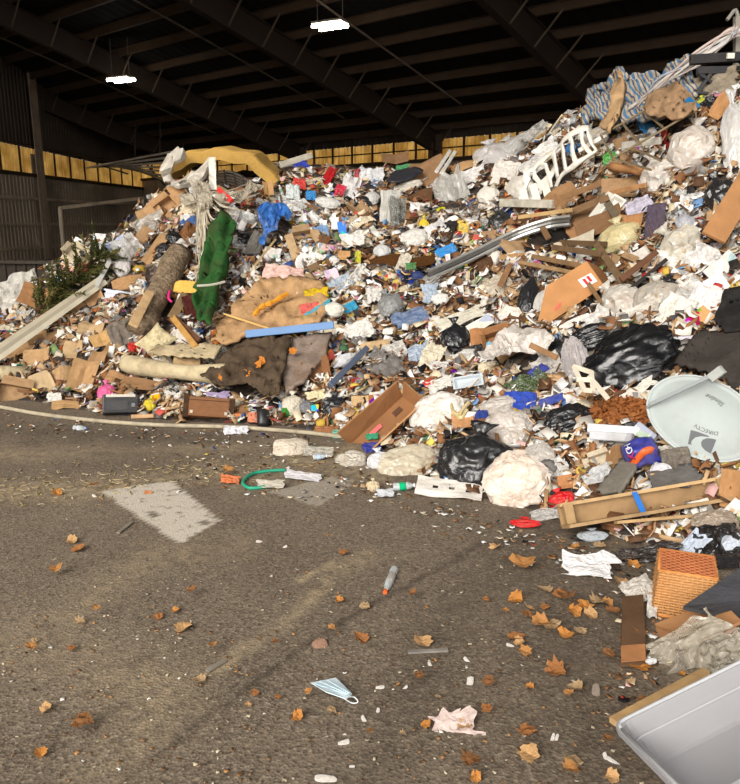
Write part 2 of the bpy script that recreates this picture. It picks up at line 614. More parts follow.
dust = np.maximum(dust, .45 * soft(seg_d(fpx, fpy, [(60, 620), (150, 560), (240, 545)]), 26))
dust = np.maximum(dust, .4 * soft(seg_d(fpx, fpy, [(0, 650), (170, 690), (110, 784)]), 60))
dust = np.maximum(dust, .85 * soft(seg_d(fpx, fpy, [(300, 580), (335, 562)]), 5))
dust *= .5 + 1.0 * nz1
paint = np.where(in_poly(fpx + wob * .3, fpy + wob * .3, [(100, 491), (172, 481), (219, 520), (181, 545)]), 1.0, paint)
paint = np.where(in_poly(fpx + wob * .3, fpy + wob * .3, [(268, 492), (330, 476), (356, 482), (318, 507)]), .42, paint)
paint = np.where(in_poly(fpx, fpy, [(146, 512), (156, 511), (161, 516), (152, 518)]), 0.1, paint)
paint = np.where(in_poly(fpx, fpy, [(198, 522), (208, 519), (212, 523), (202, 526)]), 0.15, paint)
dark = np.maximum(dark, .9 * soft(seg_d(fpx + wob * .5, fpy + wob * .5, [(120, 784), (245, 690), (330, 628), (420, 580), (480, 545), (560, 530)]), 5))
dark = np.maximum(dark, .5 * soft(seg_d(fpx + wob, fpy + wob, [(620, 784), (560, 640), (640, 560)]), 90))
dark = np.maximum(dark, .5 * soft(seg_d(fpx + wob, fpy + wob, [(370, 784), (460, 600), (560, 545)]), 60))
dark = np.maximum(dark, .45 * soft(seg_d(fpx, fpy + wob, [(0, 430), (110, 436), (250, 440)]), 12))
for nm, arr in (('dust', dust), ('paint', paint), ('dark', dark)):
    a = floor.data.attributes.new(nm, 'FLOAT', 'POINT')
    a.data.foreach_set('value', np.where(ok, arr, 0).astype(np.float32))
m = bpy.data.materials.new('asphalt'); m.use_nodes = True
T = NT(m); b = T.t.nodes['Principled BSDF']
tc = T.n('ShaderNodeTexCoord'); vec = tc.outputs['Object']
def attr(n): return T.n('ShaderNodeAttribute', attribute_name=n).outputs['Fac']
big = T.n('ShaderNodeTexNoise', i_Scale=.9, i_Detail=6.0, i_Roughness=.6); T.l(vec, big.inputs['Vector'])
c = ramp(T, big.outputs['Fac'], .3, .72, S(98, 86, 73), S(124, 110, 94))
agg = T.n('ShaderNodeTexVoronoi', i_Scale=95.0); T.l(vec, agg.inputs['Vector'])
sep = T.n('ShaderNodeSeparateColor'); T.l(agg.outputs['Color'], sep.inputs[0])
c = mixc(T, ramp(T, sep.outputs[0], .55, 1.0, (0, 0, 0, 1), (.6, .6, .6, 1)), c, S(156, 142, 122))
c = mixc(T, ramp(T, sep.outputs[1], .6, 1.0, (0, 0, 0, 1), (.7, .7, .7, 1)), c, S(66, 57, 48))
spk = T.n('ShaderNodeTexNoise', i_Scale=46.0, i_Detail=3.0); T.l(vec, spk.inputs['Vector'])
c = mixc(T, ramp(T, spk.outputs['Fac'], .60, .68, (0, 0, 0, 1), (.55, .55, .55, 1)), c, S(150, 130, 104))
d = attr('dust')
fine = T.n('ShaderNodeTexNoise', i_Scale=14.0, i_Detail=5.0, i_Roughness=.7); T.l(vec, fine.inputs['Vector'])
dm = T.n('ShaderNodeMath', operation='MULTIPLY'); T.l(d, dm.inputs[0]); T.l(ramp(T, fine.outputs['Fac'], .36, .66), dm.inputs[1])
c = mixc(T, dm.outputs[0], c, S(182, 162, 128))
pm = T.n('ShaderNodeMath', operation='MULTIPLY'); T.l(attr('paint'), pm.inputs[0]); T.l(ramp(T, fine.outputs['Fac'], .30, .46), pm.inputs[1])
c = mixc(T, pm.outputs[0], c, S(196, 186, 170))
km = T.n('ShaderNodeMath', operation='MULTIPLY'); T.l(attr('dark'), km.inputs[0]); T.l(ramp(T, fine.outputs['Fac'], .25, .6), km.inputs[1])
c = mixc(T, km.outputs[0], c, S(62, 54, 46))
T.l(c, b.inputs['Base Color'])
b.inputs['Roughness'].default_value = .82
b.inputs['Specular IOR Level'].default_value = .25
ad = T.n('ShaderNodeMath', operation='ADD'); T.l(agg.outputs['Distance'], ad.inputs[0]); T.l(fine.outputs['Fac'], ad.inputs[1])
bp = T.n('ShaderNodeBump', i_Strength=.3, i_Distance=.01); T.l(ad.outputs[0], bp.inputs['Height']); T.l(bp.outputs[0], b.inputs['Normal'])
floor.data.materials.append(m)

# ceiling -----------------------------------------------------------
R0, R1, P0, P1 = -5.0, E_R, -18.0, P_COR + 1
cv, cf = [], []
n_r = int((P1 - P0) / .5)
for i in range(n_r + 1):
    for dp, dz in ((0, 0), (.3, 0), (.36, .06), (.44, .06)):
        p = P0 + (i + dp * 1.0) * .5
        cv.append(rp(R0, p, roof_z(R0) + dz)); cv.append(rp(R1 + .3, p, roof_z(R1 + .3) + dz))
cf = [(2 * i, 2 * i + 2, 2 * i + 3, 2 * i + 1) for i in range(len(cv) // 2 - 1)]
v2, f2 = solidify(np.array(cv), cf, .01)
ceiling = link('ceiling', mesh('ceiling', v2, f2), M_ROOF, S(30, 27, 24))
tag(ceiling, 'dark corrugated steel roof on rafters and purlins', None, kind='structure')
for k in range(30):
    r = R1 - .6 - k * 1.45
    if r < R0:
        break
    # each purlin is a Z section: web and two flanges
    z = roof_z(r) - .02
    segs = [beam(rp(r, P0, z - .13), rp(r, P1, z - .13), .03, .24),
            beam(rp(r + .05, P0, z - .25), rp(r + .05, P1, z - .25), .13, .02),
            beam(rp(r - .05, P0, z - .01), rp(r - .05, P1, z - .01), .13, .02)]
    link('purlin', mesh('purlin', *merge(segs)), M_STEEL, S(72, 55, 40), ceiling)


def wall_p(px):
    """eave coordinate of the eave wall seen at this column"""
    r = ray(px, 150); t = E_R / float(r @ WR)
    return float((CAM + r * t) @ WP)


P_MAIN = wall_p(441)
for k in range(-3, 5):
    p = P_MAIN + k * 8.6
    if p > P1 or p < P0:
        continue
    za, zb = roof_z(R0) - .28, roof_z(R1) - .28
    parts = [beam(rp(R0, p, za - .42), rp(R1 - .2, p, zb - .42), .03, .84),
             beam(rp(R0, p, za - .85), rp(R1 - .2, p, zb - .85), .26, .035),
             beam(rp(R0, p, za), rp(R1 - .2, p, zb), .26, .035)]
    raf = link('rafter', mesh('rafter', *merge(parts)), M_STEEL, S(44, 33, 25), ceiling)
    colp = [beam(rp(R1 - .45, p, 0), rp(R1 - .45, p, zb), .03, .7, WP), beam(rp(R1 - .8, p, 0), rp(R1 - .8, p, zb - .4), .26, .035, WR),
            beam(rp(R1 - .1, p, 0), rp(R1 - .1, p, zb), .26, .035, WR)]
    link('column', mesh('column', *merge(colp)), M_STEEL, S(72, 56, 42), ceiling)
    for j in range(26):
        r = R1 - .6 - j * 1.45
        if r < R0 + 1:
            break
        z = roof_z(r) - .28
        for sgn in (-1, 1):
            v, f = beam(rp(r, p + sgn * .12, z - .84), rp(r, p + sgn * 1.0, z + .06), .05, .05)
            link('flange_brace', mesh('flange_brace', v, f), M_STEEL, S(88, 74, 60), raf)
# thin conduit runs under the purlins
for (pa, off) in ((P_MAIN + 3.2, .34), (P_MAIN + 12.2, .34), (P_MAIN - 3.0, .36)):
    v, f = tube([rp(R0, pa, roof_z(R0) - off), rp(R1 - 3, pa, roof_z(R1 - 3) - off)], .035)
    link('conduit', mesh('conduit', v, f), M_STEEL, S(118, 104, 90), ceiling)

# walls ---------------------------------------------------------------
m = bpy.data.materials.new('yellowed_fibreglass'); m.use_nodes = True
T = NT(m); b = T.t.nodes['Principled BSDF']; out = T.t.nodes['Material Output']
tc = T.n('ShaderNodeTexCoord')
nz = T.n('ShaderNodeTexNoise', i_Scale=1.6, i_Detail=5.0); T.l(tc.outputs['Object'], nz.inputs['Vector'])
wv = T.n('ShaderNodeTexNoise', i_Scale=1.0, i_Detail=2.0)
mp = T.n('ShaderNodeMapping'); mp.inputs['Scale'].default_value = (9, 9, .6); T.l(tc.outputs['Object'], mp.inputs[0]); T.l(mp.outputs[0], wv.inputs['Vector'])
c = ramp(T, nz.outputs['Fac'], .3, .75, S(196, 168, 112), S(236, 214, 162))
c = mixc(T, ramp(T, wv.outputs['Fac'], .45, .7, (0, 0, 0, 1), (.5, .5, .5, 1)), c, S(150, 116, 64))
T.l(c, b.inputs['Base Color'])
tl = T.n('ShaderNodeBsdfTranslucent'); T.l(c, tl.inputs[0])
mx = T.n('ShaderNodeMixShader'); mx.inputs[0].default_value = .8
T.l(b.outputs[0], mx.inputs[1]); T.l(tl.outputs[0], mx.inputs[2]); T.l(mx.outputs[0], out.inputs['Surface'])
M_FIBRE = m


def hall_wall(name, label, p, q, zb, zt, ztop, inward, panel, col_at):
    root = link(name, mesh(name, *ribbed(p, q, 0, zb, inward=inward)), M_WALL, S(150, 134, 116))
    tag(root, label, None, kind='structure')
    p = np.asarray(p, float); q = np.asarray(q, float); inward = np.asarray(inward, float)
    L = np.linalg.norm(q - p); d = (q - p) / L
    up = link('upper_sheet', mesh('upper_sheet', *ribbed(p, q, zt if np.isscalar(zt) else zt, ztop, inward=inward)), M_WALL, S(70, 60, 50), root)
    n = int(L / panel); panel = L / n
    zt_f = (lambda s: zt) if np.isscalar(zt) else (lambda s: float(zt(np.array([s]))[0]))
    for i in range(n):
        s0, s1 = i * panel, (i + 1) * panel
        a, b_ = p + d * s0, p + d * s1
        v, f = ribbed(a, b_, zb, lambda s: np.array([zt_f(s0 + x) for x in s]), pitch=.2, depth=.02, inward=inward)
        v, f = solidify(v, f, .004)
        link('light_panel', mesh('light_panel', v, f), M_FIBRE, None, root)
        mv, mf = beam(a + inward * .05 + [0, 0, zb], a + inward * .05 + [0, 0, zt_f(s0)], .09, .06, tuple(inward))
        link('mullion', mesh('mullion', mv, mf), M_STEEL, S(58, 44, 30), root)
    for z, w in ((zb, .16), (zb + (zt_f(0) - zb) * (.55 if name == 'wall_back' else 1.0), .05), (1.7, .12), (2.9, .12), (.6, .12)):
        gv, gf = beam(p + inward * .12 + [0, 0, z], q + inward * .12 + [0, 0, z], .14, w)
        link('girt', mesh('girt', gv, gf), M_STEEL, S(176, 156, 132) if z < 3 else S(60, 46, 32), root)
    for s in col_at:
        a = p + d * s + inward * .3
        pr = [beam(a + [0, 0, 0], a + [0, 0, ztop if np.isscalar(ztop) else float(ztop(np.array([s]))[0])], .66, .04, tuple(inward)),
              beam(a - inward * .25, a - inward * .25 + [0, 0, 5], .66, .04, tuple(inward)),
              beam(a - inward * .12, a - inward * .12 + [0, 0, 5], .04, .3, tuple(inward))]
        link('column', mesh('column', *merge(pr)), M_STEEL, S(150, 132, 112), root)
    return root


LW0 = CORNER + nrm([-.102, -.995, 0]) * 62
lw_d = nrm(CORNER - LW0); L_L = np.linalg.norm(CORNER - LW0)
lw_in = np.array([lw_d[1], -lw_d[0], 0])
s_col = float(at_y(52, 200, 37.4) @ lw_d - LW0 @ lw_d)
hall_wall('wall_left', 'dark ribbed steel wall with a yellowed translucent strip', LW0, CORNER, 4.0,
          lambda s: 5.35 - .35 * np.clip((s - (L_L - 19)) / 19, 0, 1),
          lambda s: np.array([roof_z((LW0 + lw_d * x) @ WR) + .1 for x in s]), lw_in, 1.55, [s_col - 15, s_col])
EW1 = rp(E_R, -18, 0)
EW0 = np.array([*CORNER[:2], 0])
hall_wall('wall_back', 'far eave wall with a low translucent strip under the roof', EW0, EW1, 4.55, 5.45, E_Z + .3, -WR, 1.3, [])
pw = [at_y(-160, 280, 15.0), at_y(175, 280, 13.2)]
for q_ in pw: q_[2] = 0
wl = link('wall_low', mesh('wall_low', *ribbed(pw[0], pw[1], 0, 1.02, pitch=.22, inward=(.1, -.99, 0))), M_WALL, S(70, 62, 54))
tag(wl, 'low dark ribbed push wall behind the end of the heap', None, kind='structure')
for z_ in (.98, .45):
    gv, gf = beam(pw[0] + [0, -.06, z_], pw[1] + [0, -.06, z_], .05, .05)
    link('girt', mesh('girt', gv, gf), M_STEEL, S(74, 66, 56), wl)
# steel goal frame standing against the far wall and a slatted rack hung beside it
gp = [at_y(60, 208, 37.5), at_y(143, 198, 44.0), at_y(143, 226, 44.0), at_y(143, 262, 44.0)]
gp[3][2] = 0
g = empty('steel_goalpost', (gp[3][0], gp[3][1], 0))
for nm, a, b_ in (('rail', gp[0], gp[1]), ('post', gp[1], gp[3]), ('post', gp[0], np.array([gp[0][0], gp[0][1], 0]))):
    v, f = beam(a, b_, .16, .16, (0, 0, 1) if nm == 'rail' else (1, 0, 0))
    wobj(nm, v, f, M_STEEL, S(226, 206, 176), g)
tag(g, 'tall pale steel frame standing before the dark ribbed wall', 'frame')
rk = empty('slatted_canopy', at_y(130, 172, 42))
for i in range(7):
    a = at_y(86 + i * 6, 166 - i * .5 + 2, 42 + i * .5); b_ = at_y(176, 151 + i * 5.5, 39 - i * .2)
    v, f = beam(a, b_, .10, .09)
    wobj('slat', v, f, M_STEEL, S(180, 170, 154), rk)
for x0, y0, x1, y1 in ((100, 165, 128, 174), (140, 156, 165, 186)):
    v, f = beam(at_y(x0, y0, 41.6), at_y(x1, y1, 41.2), .08, .08)
    wobj('cross_bar', v, f, M_STEEL, S(80, 72, 62), rk)
for x in (135, 160):
    v, f = tube([at_y(x, 159, 41), at_y(x, 120, 41)], .03)
    wobj('hanger', v, f, M_STEEL, S(70, 60, 50), rk)
tag(rk, 'slatted grey metal canopy hung from the roof by the far corner', 'canopy')

# hanging lights --------------------------------------------------------
me_ = bpy.data.materials.new('lit_tube'); me_.use_nodes = True
bb = me_.node_tree.nodes['Principled BSDF']
bb.inputs['Emission Color'].default_value = (1, .93, .82, 1)
bb.inputs['Emission Strength'].default_value = 30
for (px, py, Y, wid, lab) in ((330, 26, 23.5, 1.0, 'bright twin-tube ceiling light hung nearer the roof ridge'),
                              (121, 80, 31.0, 1.05, 'twin-tube ceiling light hung over the far dark corner')):
    c0 = at_y(px, py, Y)
    L = empty('ceiling_light', c0)
    dv = nrm(WP * -1 + WR * .25)
    up = np.array([0, 0, 1.0]); sd = np.cross(dv, up)
    v, f = beam(c0 - dv * wid / 2 + up * .09, c0 + dv * wid / 2 + up * .09, .5, .06)
    wobj('housing', v, f, M_PAINT, S(120, 112, 100), L)
    for s in (-1, 1):
        v, f = tube([c0 - dv * wid * .48 + sd * s * .21, c0 + dv * wid * .48 + sd * s * .21], .055, 8)
        wobj('tube', v, f, me_, None, L)
        h0 = c0 + dv * wid * .42 * s + up * .1
        v, f = tube([h0, np.array([h0[0], h0[1], roof_z(h0 @ WR) - .1])], .012, 5)
        wobj('hanger', v, f, M_STEEL, S(110, 100, 90), L)
    tag(L, lab, 'ceiling light', 'twin-tube ceiling lights')

# heap body ---------------------------------------------------------------
keep = H1 > -.06
idx = -np.ones(H1.shape, int)
quad = keep[:-1, :-1] & keep[1:, :-1] & keep[:-1, 1:] & keep[1:, 1:]
need = np.zeros_like(keep)
need[:-1, :-1] |= quad; need[1:, :-1] |= quad; need[:-1, 1:] |= quad; need[1:, 1:] |= quad
idx[need] = np.arange(need.sum())
hv = np.stack([_gx[need], _gy[need], H1[need]], 1)
jj, ii = np.where(quad)
hf = np.stack([idx[jj, ii], idx[jj, ii + 1], idx[jj + 1, ii + 1], idx[jj + 1, ii]], 1)
heap = link('refuse_heap', mesh('refuse_heap', hv, hf.tolist()))
tag(heap, 'dark packed mass of mixed refuse that forms the heap', 'refuse', kind='stuff')
m = bpy.data.materials.new('packed_refuse'); m.use_nodes = True
T = NT(m); b = T.t.nodes['Principled BSDF']
tc = T.n('ShaderNodeTexCoord'); nz = T.n('ShaderNodeTexNoise', i_Scale=7.0, i_Detail=3.0); T.l(tc.outputs['Object'], nz.inputs['Vector'])
av = T.n('ShaderNodeVectorMath', operation='MULTIPLY_ADD'); T.l(nz.outputs['Color'], av.inputs[0]); av.inputs[1].default_value = (.25, .25, .25); T.l(tc.outputs['Object'], av.inputs[2])
vo = T.n('ShaderNodeTexVoronoi', i_Scale=17.0); T.l(av.outputs[0], vo.inputs['Vector'])
sep = T.n('ShaderNodeSeparateColor'); T.l(vo.outputs['Color'], sep.inputs[0])
cr = T.n('ShaderNodeValToRGB'); cr.color_ramp.interpolation = 'CONSTANT'
el = cr.color_ramp.elements
cols = [(0, S(52, 42, 34)), (.25, S(34, 28, 24)), (.48, S(90, 68, 50)), (.60, S(112, 98, 82)), (.70, S(60, 48, 38)), (.84, S(140, 128, 112)), (.90, S(104, 76, 50)), (.96, S(66, 72, 82)), (.99, S(104, 50, 40))]
el[0].color = cols[0][1]; el[1].position = cols[1][0]; el[1].color = cols[1][1]
for p_, c_ in cols[2:]:
    e = el.new(p_); e.color = c_
T.l(sep.outputs[0], cr.inputs[0]); T.l(cr.outputs[0], b.inputs['Base Color'])
b.inputs['Roughness'].default_value = .85
bp = T.n('ShaderNodeBump', i_Strength=1.0, i_Distance=.05); T.l(vo.outputs['Color'], bp.inputs['Height']); T.l(bp.outputs[0], b.inputs['Normal'])
heap.data.materials.append(m)
# ------------------------------------------------------------------ kit of small shapes, all about one unit across
# each kit entry: list of (part name, mesh, material, colour or None for the thing's own colour); the first is the body


def k_bag(seed, det=3, wrinkle=1.0, knot=True, m=None, flat=.7, st=(1, 1, 1)):
    v, f = ico(det)
    v = v.copy()
    s = seed * 13
    d = 1 + .34 * (vn(v * 1.3 + s, 1) - .5) + wrinkle * (.22 * (ridge(v * 2.1 * np.array(st) + s, 2) - .55) + .13 * (ridge(v * 4.4 * np.array(st) + s, 3) - .55) + .06 * (ridge(v * 9 * np.array(st) + s, 4) - .55))
    v = v * d[:, None] * .5
    if knot:   # pulled up neck
        k = np.clip((v[:, 1] - .30) / .22, 0, 1)
        v[:, 0] *= 1 - .75 * k; v[:, 2] *= 1 - .75 * k; v[:, 1] += .05 * k
    v[:, 2] *= flat
    v[:, :2] /= (np.abs(v[:, :2]).max(0) * 2)
    jit = np.random.default_rng(seed).normal(0, {3: .007, 4: .004}.get(det, .0015) * wrinkle, v.shape)
    out = [('bag_body', mesh('bag_body', v + jit, f, m is M_BLACK and det > 4), m or M_FILM, None)]
    if m is M_CLEAR:
        cv = v * (.86 + .1 * ridge(v * 9 + s, 6)[:, None])
        cv = cv + np.random.default_rng(seed + 1).normal(0, {3: .012, 4: .006}.get(det, .0015), cv.shape)
        out.append(('contents', mesh('contents', cv, f), M_CONTENT, None))
    if knot:
        P, Q = [], []
        seg, rows = 18, 4
        for j in range(rows):
            r = .05 + .11 * (j / (rows - 1)) ** 1.3
            for k in range(seg):
                a = 2 * math.pi * k / seg
                rr = r * (1 + .35 * math.sin(5 * a + seed) * j / rows)
                P.append((rr * math.cos(a), .44 + .055 * j + .02 * math.sin(3 * a + seed), rr * math.sin(a) * .6))
        for j in range(rows - 1):
            for k in range(seg):
                Q.append((j * seg + k, j * seg + (k + 1) % seg, (j + 1) * seg + (k + 1) % seg, (j + 1) * seg + k))
        P, Q = solidify(P, Q, .012)
        out.append(('knot', mesh('knot', P, Q, True), m or M_FILM, None))
    return out


def k_sheet(seed, n=17, amp=.16, m=None, t=.008, ragged=.06, folds=3.0):
    v, f = gridsheet(n, n)
    s = seed * 7.7
    p = v + s
    e = np.maximum(np.abs(v[:, 0]), np.abs(v[:, 1]))
    rag = np.clip((e - .38) / .12, 0, 1)[:, None] * (np.stack([vn(p * 6, 11), vn(p * 6, 12), vn(p * 0, 1)], 1) - .5) * ragged * 3
    z = amp * (ridge(p * folds, 13) - .5) * 2 + amp * .9 * (ridge(p * folds * 2.6, 14) - .5) + amp * .8 * (vn(p * 1.7, 15) - .5)
    v = v + rag * [1, 1, 0]
    # shrink along the folds so that the sheet looks gathered
    v[:, 0] += .10 * (vn(p * 2.2, 16) - .5)
    v[:, 1] += .10 * (vn(p * 2.2, 17) - .5)
    v[:, 2] = z
    return [('sheet', mesh('sheet', *solidify(v, f, t), smooth=False), m or M_FILM, None)]


def k_rag(seed, n=21, m=None):
    v, f = gridsheet(n, n)
    p = v + seed * 5.1
    r = np.hypot(v[:, 0], v[:, 1])
    z = .16 * (1 - (r / .7) ** 2) + .26 * (ridge(p * [5, 1.8, 1], 21) - .5) + .16 * (ridge(p * 7, 22) - .5)
    v[:, 0] *= .78 + .5 * vn(p * 1.6, 23); v[:, 1] *= .78 + .5 * vn(p * 1.6, 24)
    v[:, 2] = z
    return [('cloth', mesh('cloth', *solidify(v, f, .02), smooth=True), m or M_CLOTH, None)]


def k_paper(seed, m=None, asp=.75):
    v, f = gridsheet(7, 6)
    p = v + seed * 3.3
    v[:, 1] *= asp
    v[:, 2] = .25 * (vn(p * 1.6, 31) - .5) + .10 * (ridge(p * 2.4, 32) - .5)
    q = (v[:, 0] + v[:, 1]) > .55
    v[q, 2] += .10
    return [('sheet', mesh('sheet', *solidify(v, f, .006)), m or M_PAPER, None)]


def panel(pts, t):
    """flat polygon with thickness (points counter-clockwise in 3D)"""
    p = np.asarray(pts, float)
    return solidify(p, [tuple(range(len(p)))], t)


def k_card(seed):
    """torn, folded cardboard: a panel and two flaps"""
    R = random.Random(seed)
    x0, x1, y0, y1 = -.5, .5, -.5 + R.uniform(0, .25), .5 - R.uniform(0, .25)
    h = R.uniform(.1, .25)
    xm = R.uniform(.1, .3)
    ym = y0 + (y1 - y0) * R.uniform(.2, .35)
    main = panel([(x0, ym, 0), (xm, ym, .0), (xm, y1, .0), (x0 + R.uniform(.0, .12), y1, .02), (x0, y1 - R.uniform(.05, .25), .03)], .022)
    a1 = math.radians(R.uniform(25, 100))
    L1 = x1 - xm
    fl1 = panel([(xm, ym, 0), (xm + L1 * math.cos(a1), ym - .03, L1 * math.sin(a1)), (xm + L1 * math.cos(a1), y1 - R.uniform(0, .15), L1 * math.sin(a1)), (xm, y1, 0)], .022)
    a2 = math.radians(R.uniform(-40, 80))
    L2 = ym - y0
    fl2 = panel([(x0 + .05, ym, 0), (x0 + .08, ym - L2 * math.cos(a2), L2 * math.sin(a2)), (xm - .04, ym - L2 * math.cos(a2) - .03, L2 * math.sin(a2)), (xm, ym, 0)], .022)
    return [('panel', mesh('panel', *main), M_CARD, None), ('flap', mesh('flap', *fl1), M_CARD, None), ('flap', mesh('flap', *fl2), M_CARD, None)]


def k_crumpcard(seed):
    """crushed kraft board: a bent, buckled sheet"""
    v, f = gridsheet(7, 7)
    p = v + seed * 4.7
    v[:, 2] = .5 * np.abs(v[:, 0] + .15 * np.sin(seed)) * (1 if seed % 2 else -1) + .22 * (ridge(p * 1.9, 41) - .5) + .06 * (vn(p * 4, 42) - .5)
    v[:, 1] *= .6 + .5 * vn(p * 1.3, 43)
    v[:, 0] *= .8 + .4 * vn(p * 1.3, 44)
    return [('sheet', mesh('sheet', *solidify(v, f, .02)), M_CARD, None)]


def k_box(seed, wx=1.0, wy=.75, d=.5):
    """open carton: four walls and a floor in one body, four flaps"""
    t = .02
    R = random.Random(seed)
    x, y = wx / 2, wy / 2
    body = merge([(boxv(wx, wy, t, (0, 0, -d / 2)), BOXF), (boxv(wx, t, d, (0, y, 0)), BOXF), (boxv(wx, t, d, (0, -y, 0)), BOXF), (boxv(t, wy, d, (x, 0, 0)), BOXF), (boxv(t, wy, d, (-x, 0, 0)), BOXF)])
    out = [('carton_body', mesh('carton_body', *body), M_CARD, None)]
    z = d / 2
    for ax, sgn in (('x', 1), ('x', -1), ('y', 1), ('y', -1)):
        a = math.radians(R.uniform(-20, 70)); L = wy * .42
        c, s = math.cos(a) * L * sgn, math.sin(a) * L
        if ax == 'x':
            q = [(x * sgn, -y + .02, z), (x * sgn + c, -y + .05, z + s), (x * sgn + c, y - .05, z + s), (x * sgn, y - .02, z)]
        else:
            q = [(-x + .02, y * sgn, z), (-x + .05, y * sgn + c, z + s), (x - .05, y * sgn + c, z + s), (x - .02, y * sgn, z)]
        out.append(('flap', mesh('flap', *panel(q, t)), M_CARD, None))
    return out


def k_pack(seed, m=None):
    """closed printed packet box with a tuck flap"""
    R = random.Random(seed)
    w, h, d = 1, R.uniform(.45, .75), R.uniform(.18, .35)
    v = boxv(w, h, d)
    v += np.random.default_rng(seed).uniform(-.03, .03, v.shape)
    fl = panel([(-.46, h / 2, d / 2), (.46, h / 2, d / 2), (.42, h / 2 + .12, d / 2 + .10), (-.42, h / 2 + .12, d / 2 + .10)], .012)
    return [('box_body', mesh('box_body', v, BOXF), m or M_PAPER, None), ('flap', mesh('flap', *fl), M_PLAIN, S(205, 195, 180))]


def k_bottle(seed):
    r = .16
    crush = np.random.default_rng(seed).uniform(.75, 1.05, 9)
    prof = [(.02, -.5), (r * .9, -.49), (r, -.44), (r * crush[0], -.2), (r * crush[1], 0), (r, .15), (r * .8, .28), (.07, .38), (.062, .42), (.062, .46), (.01, .46)]
    body = lathe(prof, 12)
    cap = lathe([(.01, .42), (.08, .42), (.08, .50), (.01, .50)], 12)
    lab = lathe([(r * .97, -.22), (r * 1.04, -.21), (r * 1.04, .08), (r * .97, .09)], 12)
    return [('bottle_body', mesh('bottle_body', *body, smooth=True), M_PET, S(205, 212, 212)), ('label', mesh('label', *lab, smooth=True), M_PAPER, None),
            ('cap', mesh('cap', *cap), M_HARD, S(232, 232, 235) if seed % 3 else S(40, 90, 170))]


def k_jug(seed):
    body = lathe([(.02, -.5), (.27, -.5), (.29, -.46), (.29, .05), (.22, .25), (.09, .38), (.085, .44), (.02, .44)], 16, .5)
    cap = lathe([(.02, .43), (.10, .43), (.10, .5), (.02, .5)], 12)
    a = np.linspace(0, math.pi, 9)
    hd = tube(np.stack([.20 + .16 * np.sin(a), .16 - .17 * np.cos(a) * -1 - .05, a * 0], 1), .04)
    return [('jug_body', mesh('jug_body', *body, smooth=True), M_FILM, None), ('cap', mesh('cap', *cap), M_HARD, S(60, 110, 190)), ('handle', mesh('handle', *hd, smooth=True), M_FILM, None)]


def k_can(seed):
    body = lathe([(.02, -.48), (.2, -.48), (.25, -.44), (.25, .4), (.2, .46), (.2, .48), (.17, .46), (.02, .46)], 14)
    v, f = body
    v[:, 0] *= 1 + .3 * (vn(v * 2 + seed, 51) - .5); v[:, 2] *= .7 + .3 * vn(v * 2 + seed, 52)
    tab = panel([(-.06, .47, -.03), (.06, .47, -.03), (.06, .48, .04), (-.06, .48, .04)], .01)
    return [('can_body', mesh('can_body', v, f, True), M_PRINTFILM, None), ('pull_tab', mesh('pull_tab', *tab), M_METAL, S(190, 190, 190))]


def k_cup(seed):
    prof = [(.02, -.48), (.20, -.48), (.3, .46), (.33, .48), (.30, .50), (.27, .44), (.18, -.44), (.02, -.44)]
    v, f = lathe(prof, 14)
    v[:, 2] *= .6 + .4 * vn(v * 1.2 + seed, 53)
    return [('cup_body', mesh('cup_body', v, f, True), M_PAPER, None)]


def k_tray(seed):
    """open food tray with a flange"""
    def ring(x, y, z):
        return [(-x, -y, z), (x, -y, z), (x, y, z), (-x, y, z)]
    v = ring(.5, .36, .1) + ring(.44, .30, .1) + ring(.36, .24, -.1) + ring(.36, .24, -.12) + ring(.47, .33, .085)
    f = []
    for a, b in ((0, 1), (1, 2), (4, 0), (3, 4)):
        for k in range(4):
            f.append((a * 4 + k, a * 4 + (k + 1) % 4, b * 4 + (k + 1) % 4, b * 4 + k))
    f += [(8, 9, 10, 11), (15, 14, 13, 12)]
    v = np.array(v)
    v[:, 2] += .2 * (vn(v * 2 + seed * 3, 54) - .5)
    out = [('tray_body', mesh('tray_body', v, f), M_HARD, None)]
    if seed % 2:
        lid = panel([(-.48, .36, .1), (.48, .36, .1), (.44, .62, .42), (-.44, .62, .42)], .015)
        out.append(('lid', mesh('lid', *lid), M_HARD, None))
    return out


def k_plank(seed, w=.10, t=.04):
    R = np.random.default_rng(seed)
    n = 7
    V = []
    for i in range(n):
        x = -.5 + i / (n - 1)
        bend = .03 * math.sin(seed + x * 2.4)
        for a, b in ((-1, -1), (1, -1), (1, 1), (-1, 1)):
            e = R.uniform(-.05, .05) if i in (0, n - 1) else 0
            V.append((x + e, a * w / 2 * (1 + R.uniform(-.06, .06)) + bend, b * t / 2))
    Fc = [(i * 4 + k, i * 4 + (k + 1) % 4, (i + 1) * 4 + (k + 1) % 4, (i + 1) * 4 + k) for i in range(n - 1) for k in range(4)] + [(3, 2, 1, 0), tuple((n - 1) * 4 + k for k in range(4))]
    return [('plank_body', mesh('plank_body', V, Fc), M_GRAIN, None)]


def k_stick(seed):
    R = np.random.default_rng(seed)
    p = smooth_path(np.c_[np.linspace(-.5, .5, 5), R.uniform(-.07, .07, 5), R.uniform(-.05, .05, 5)], 10)
    parts = [tube(p, np.linspace(.035, .016, 10), 6)]
    for s in (3, 6):
        a = p[s]
        parts.append(tube([a, a + R.uniform(-.1, .1, 3) + [.12, .1 * (1 if s == 3 else -1), .02]], [.015, .008], 5))
    return [('stick_body', mesh('stick_body', *merge(parts), smooth=True), M_WOOD, None)]


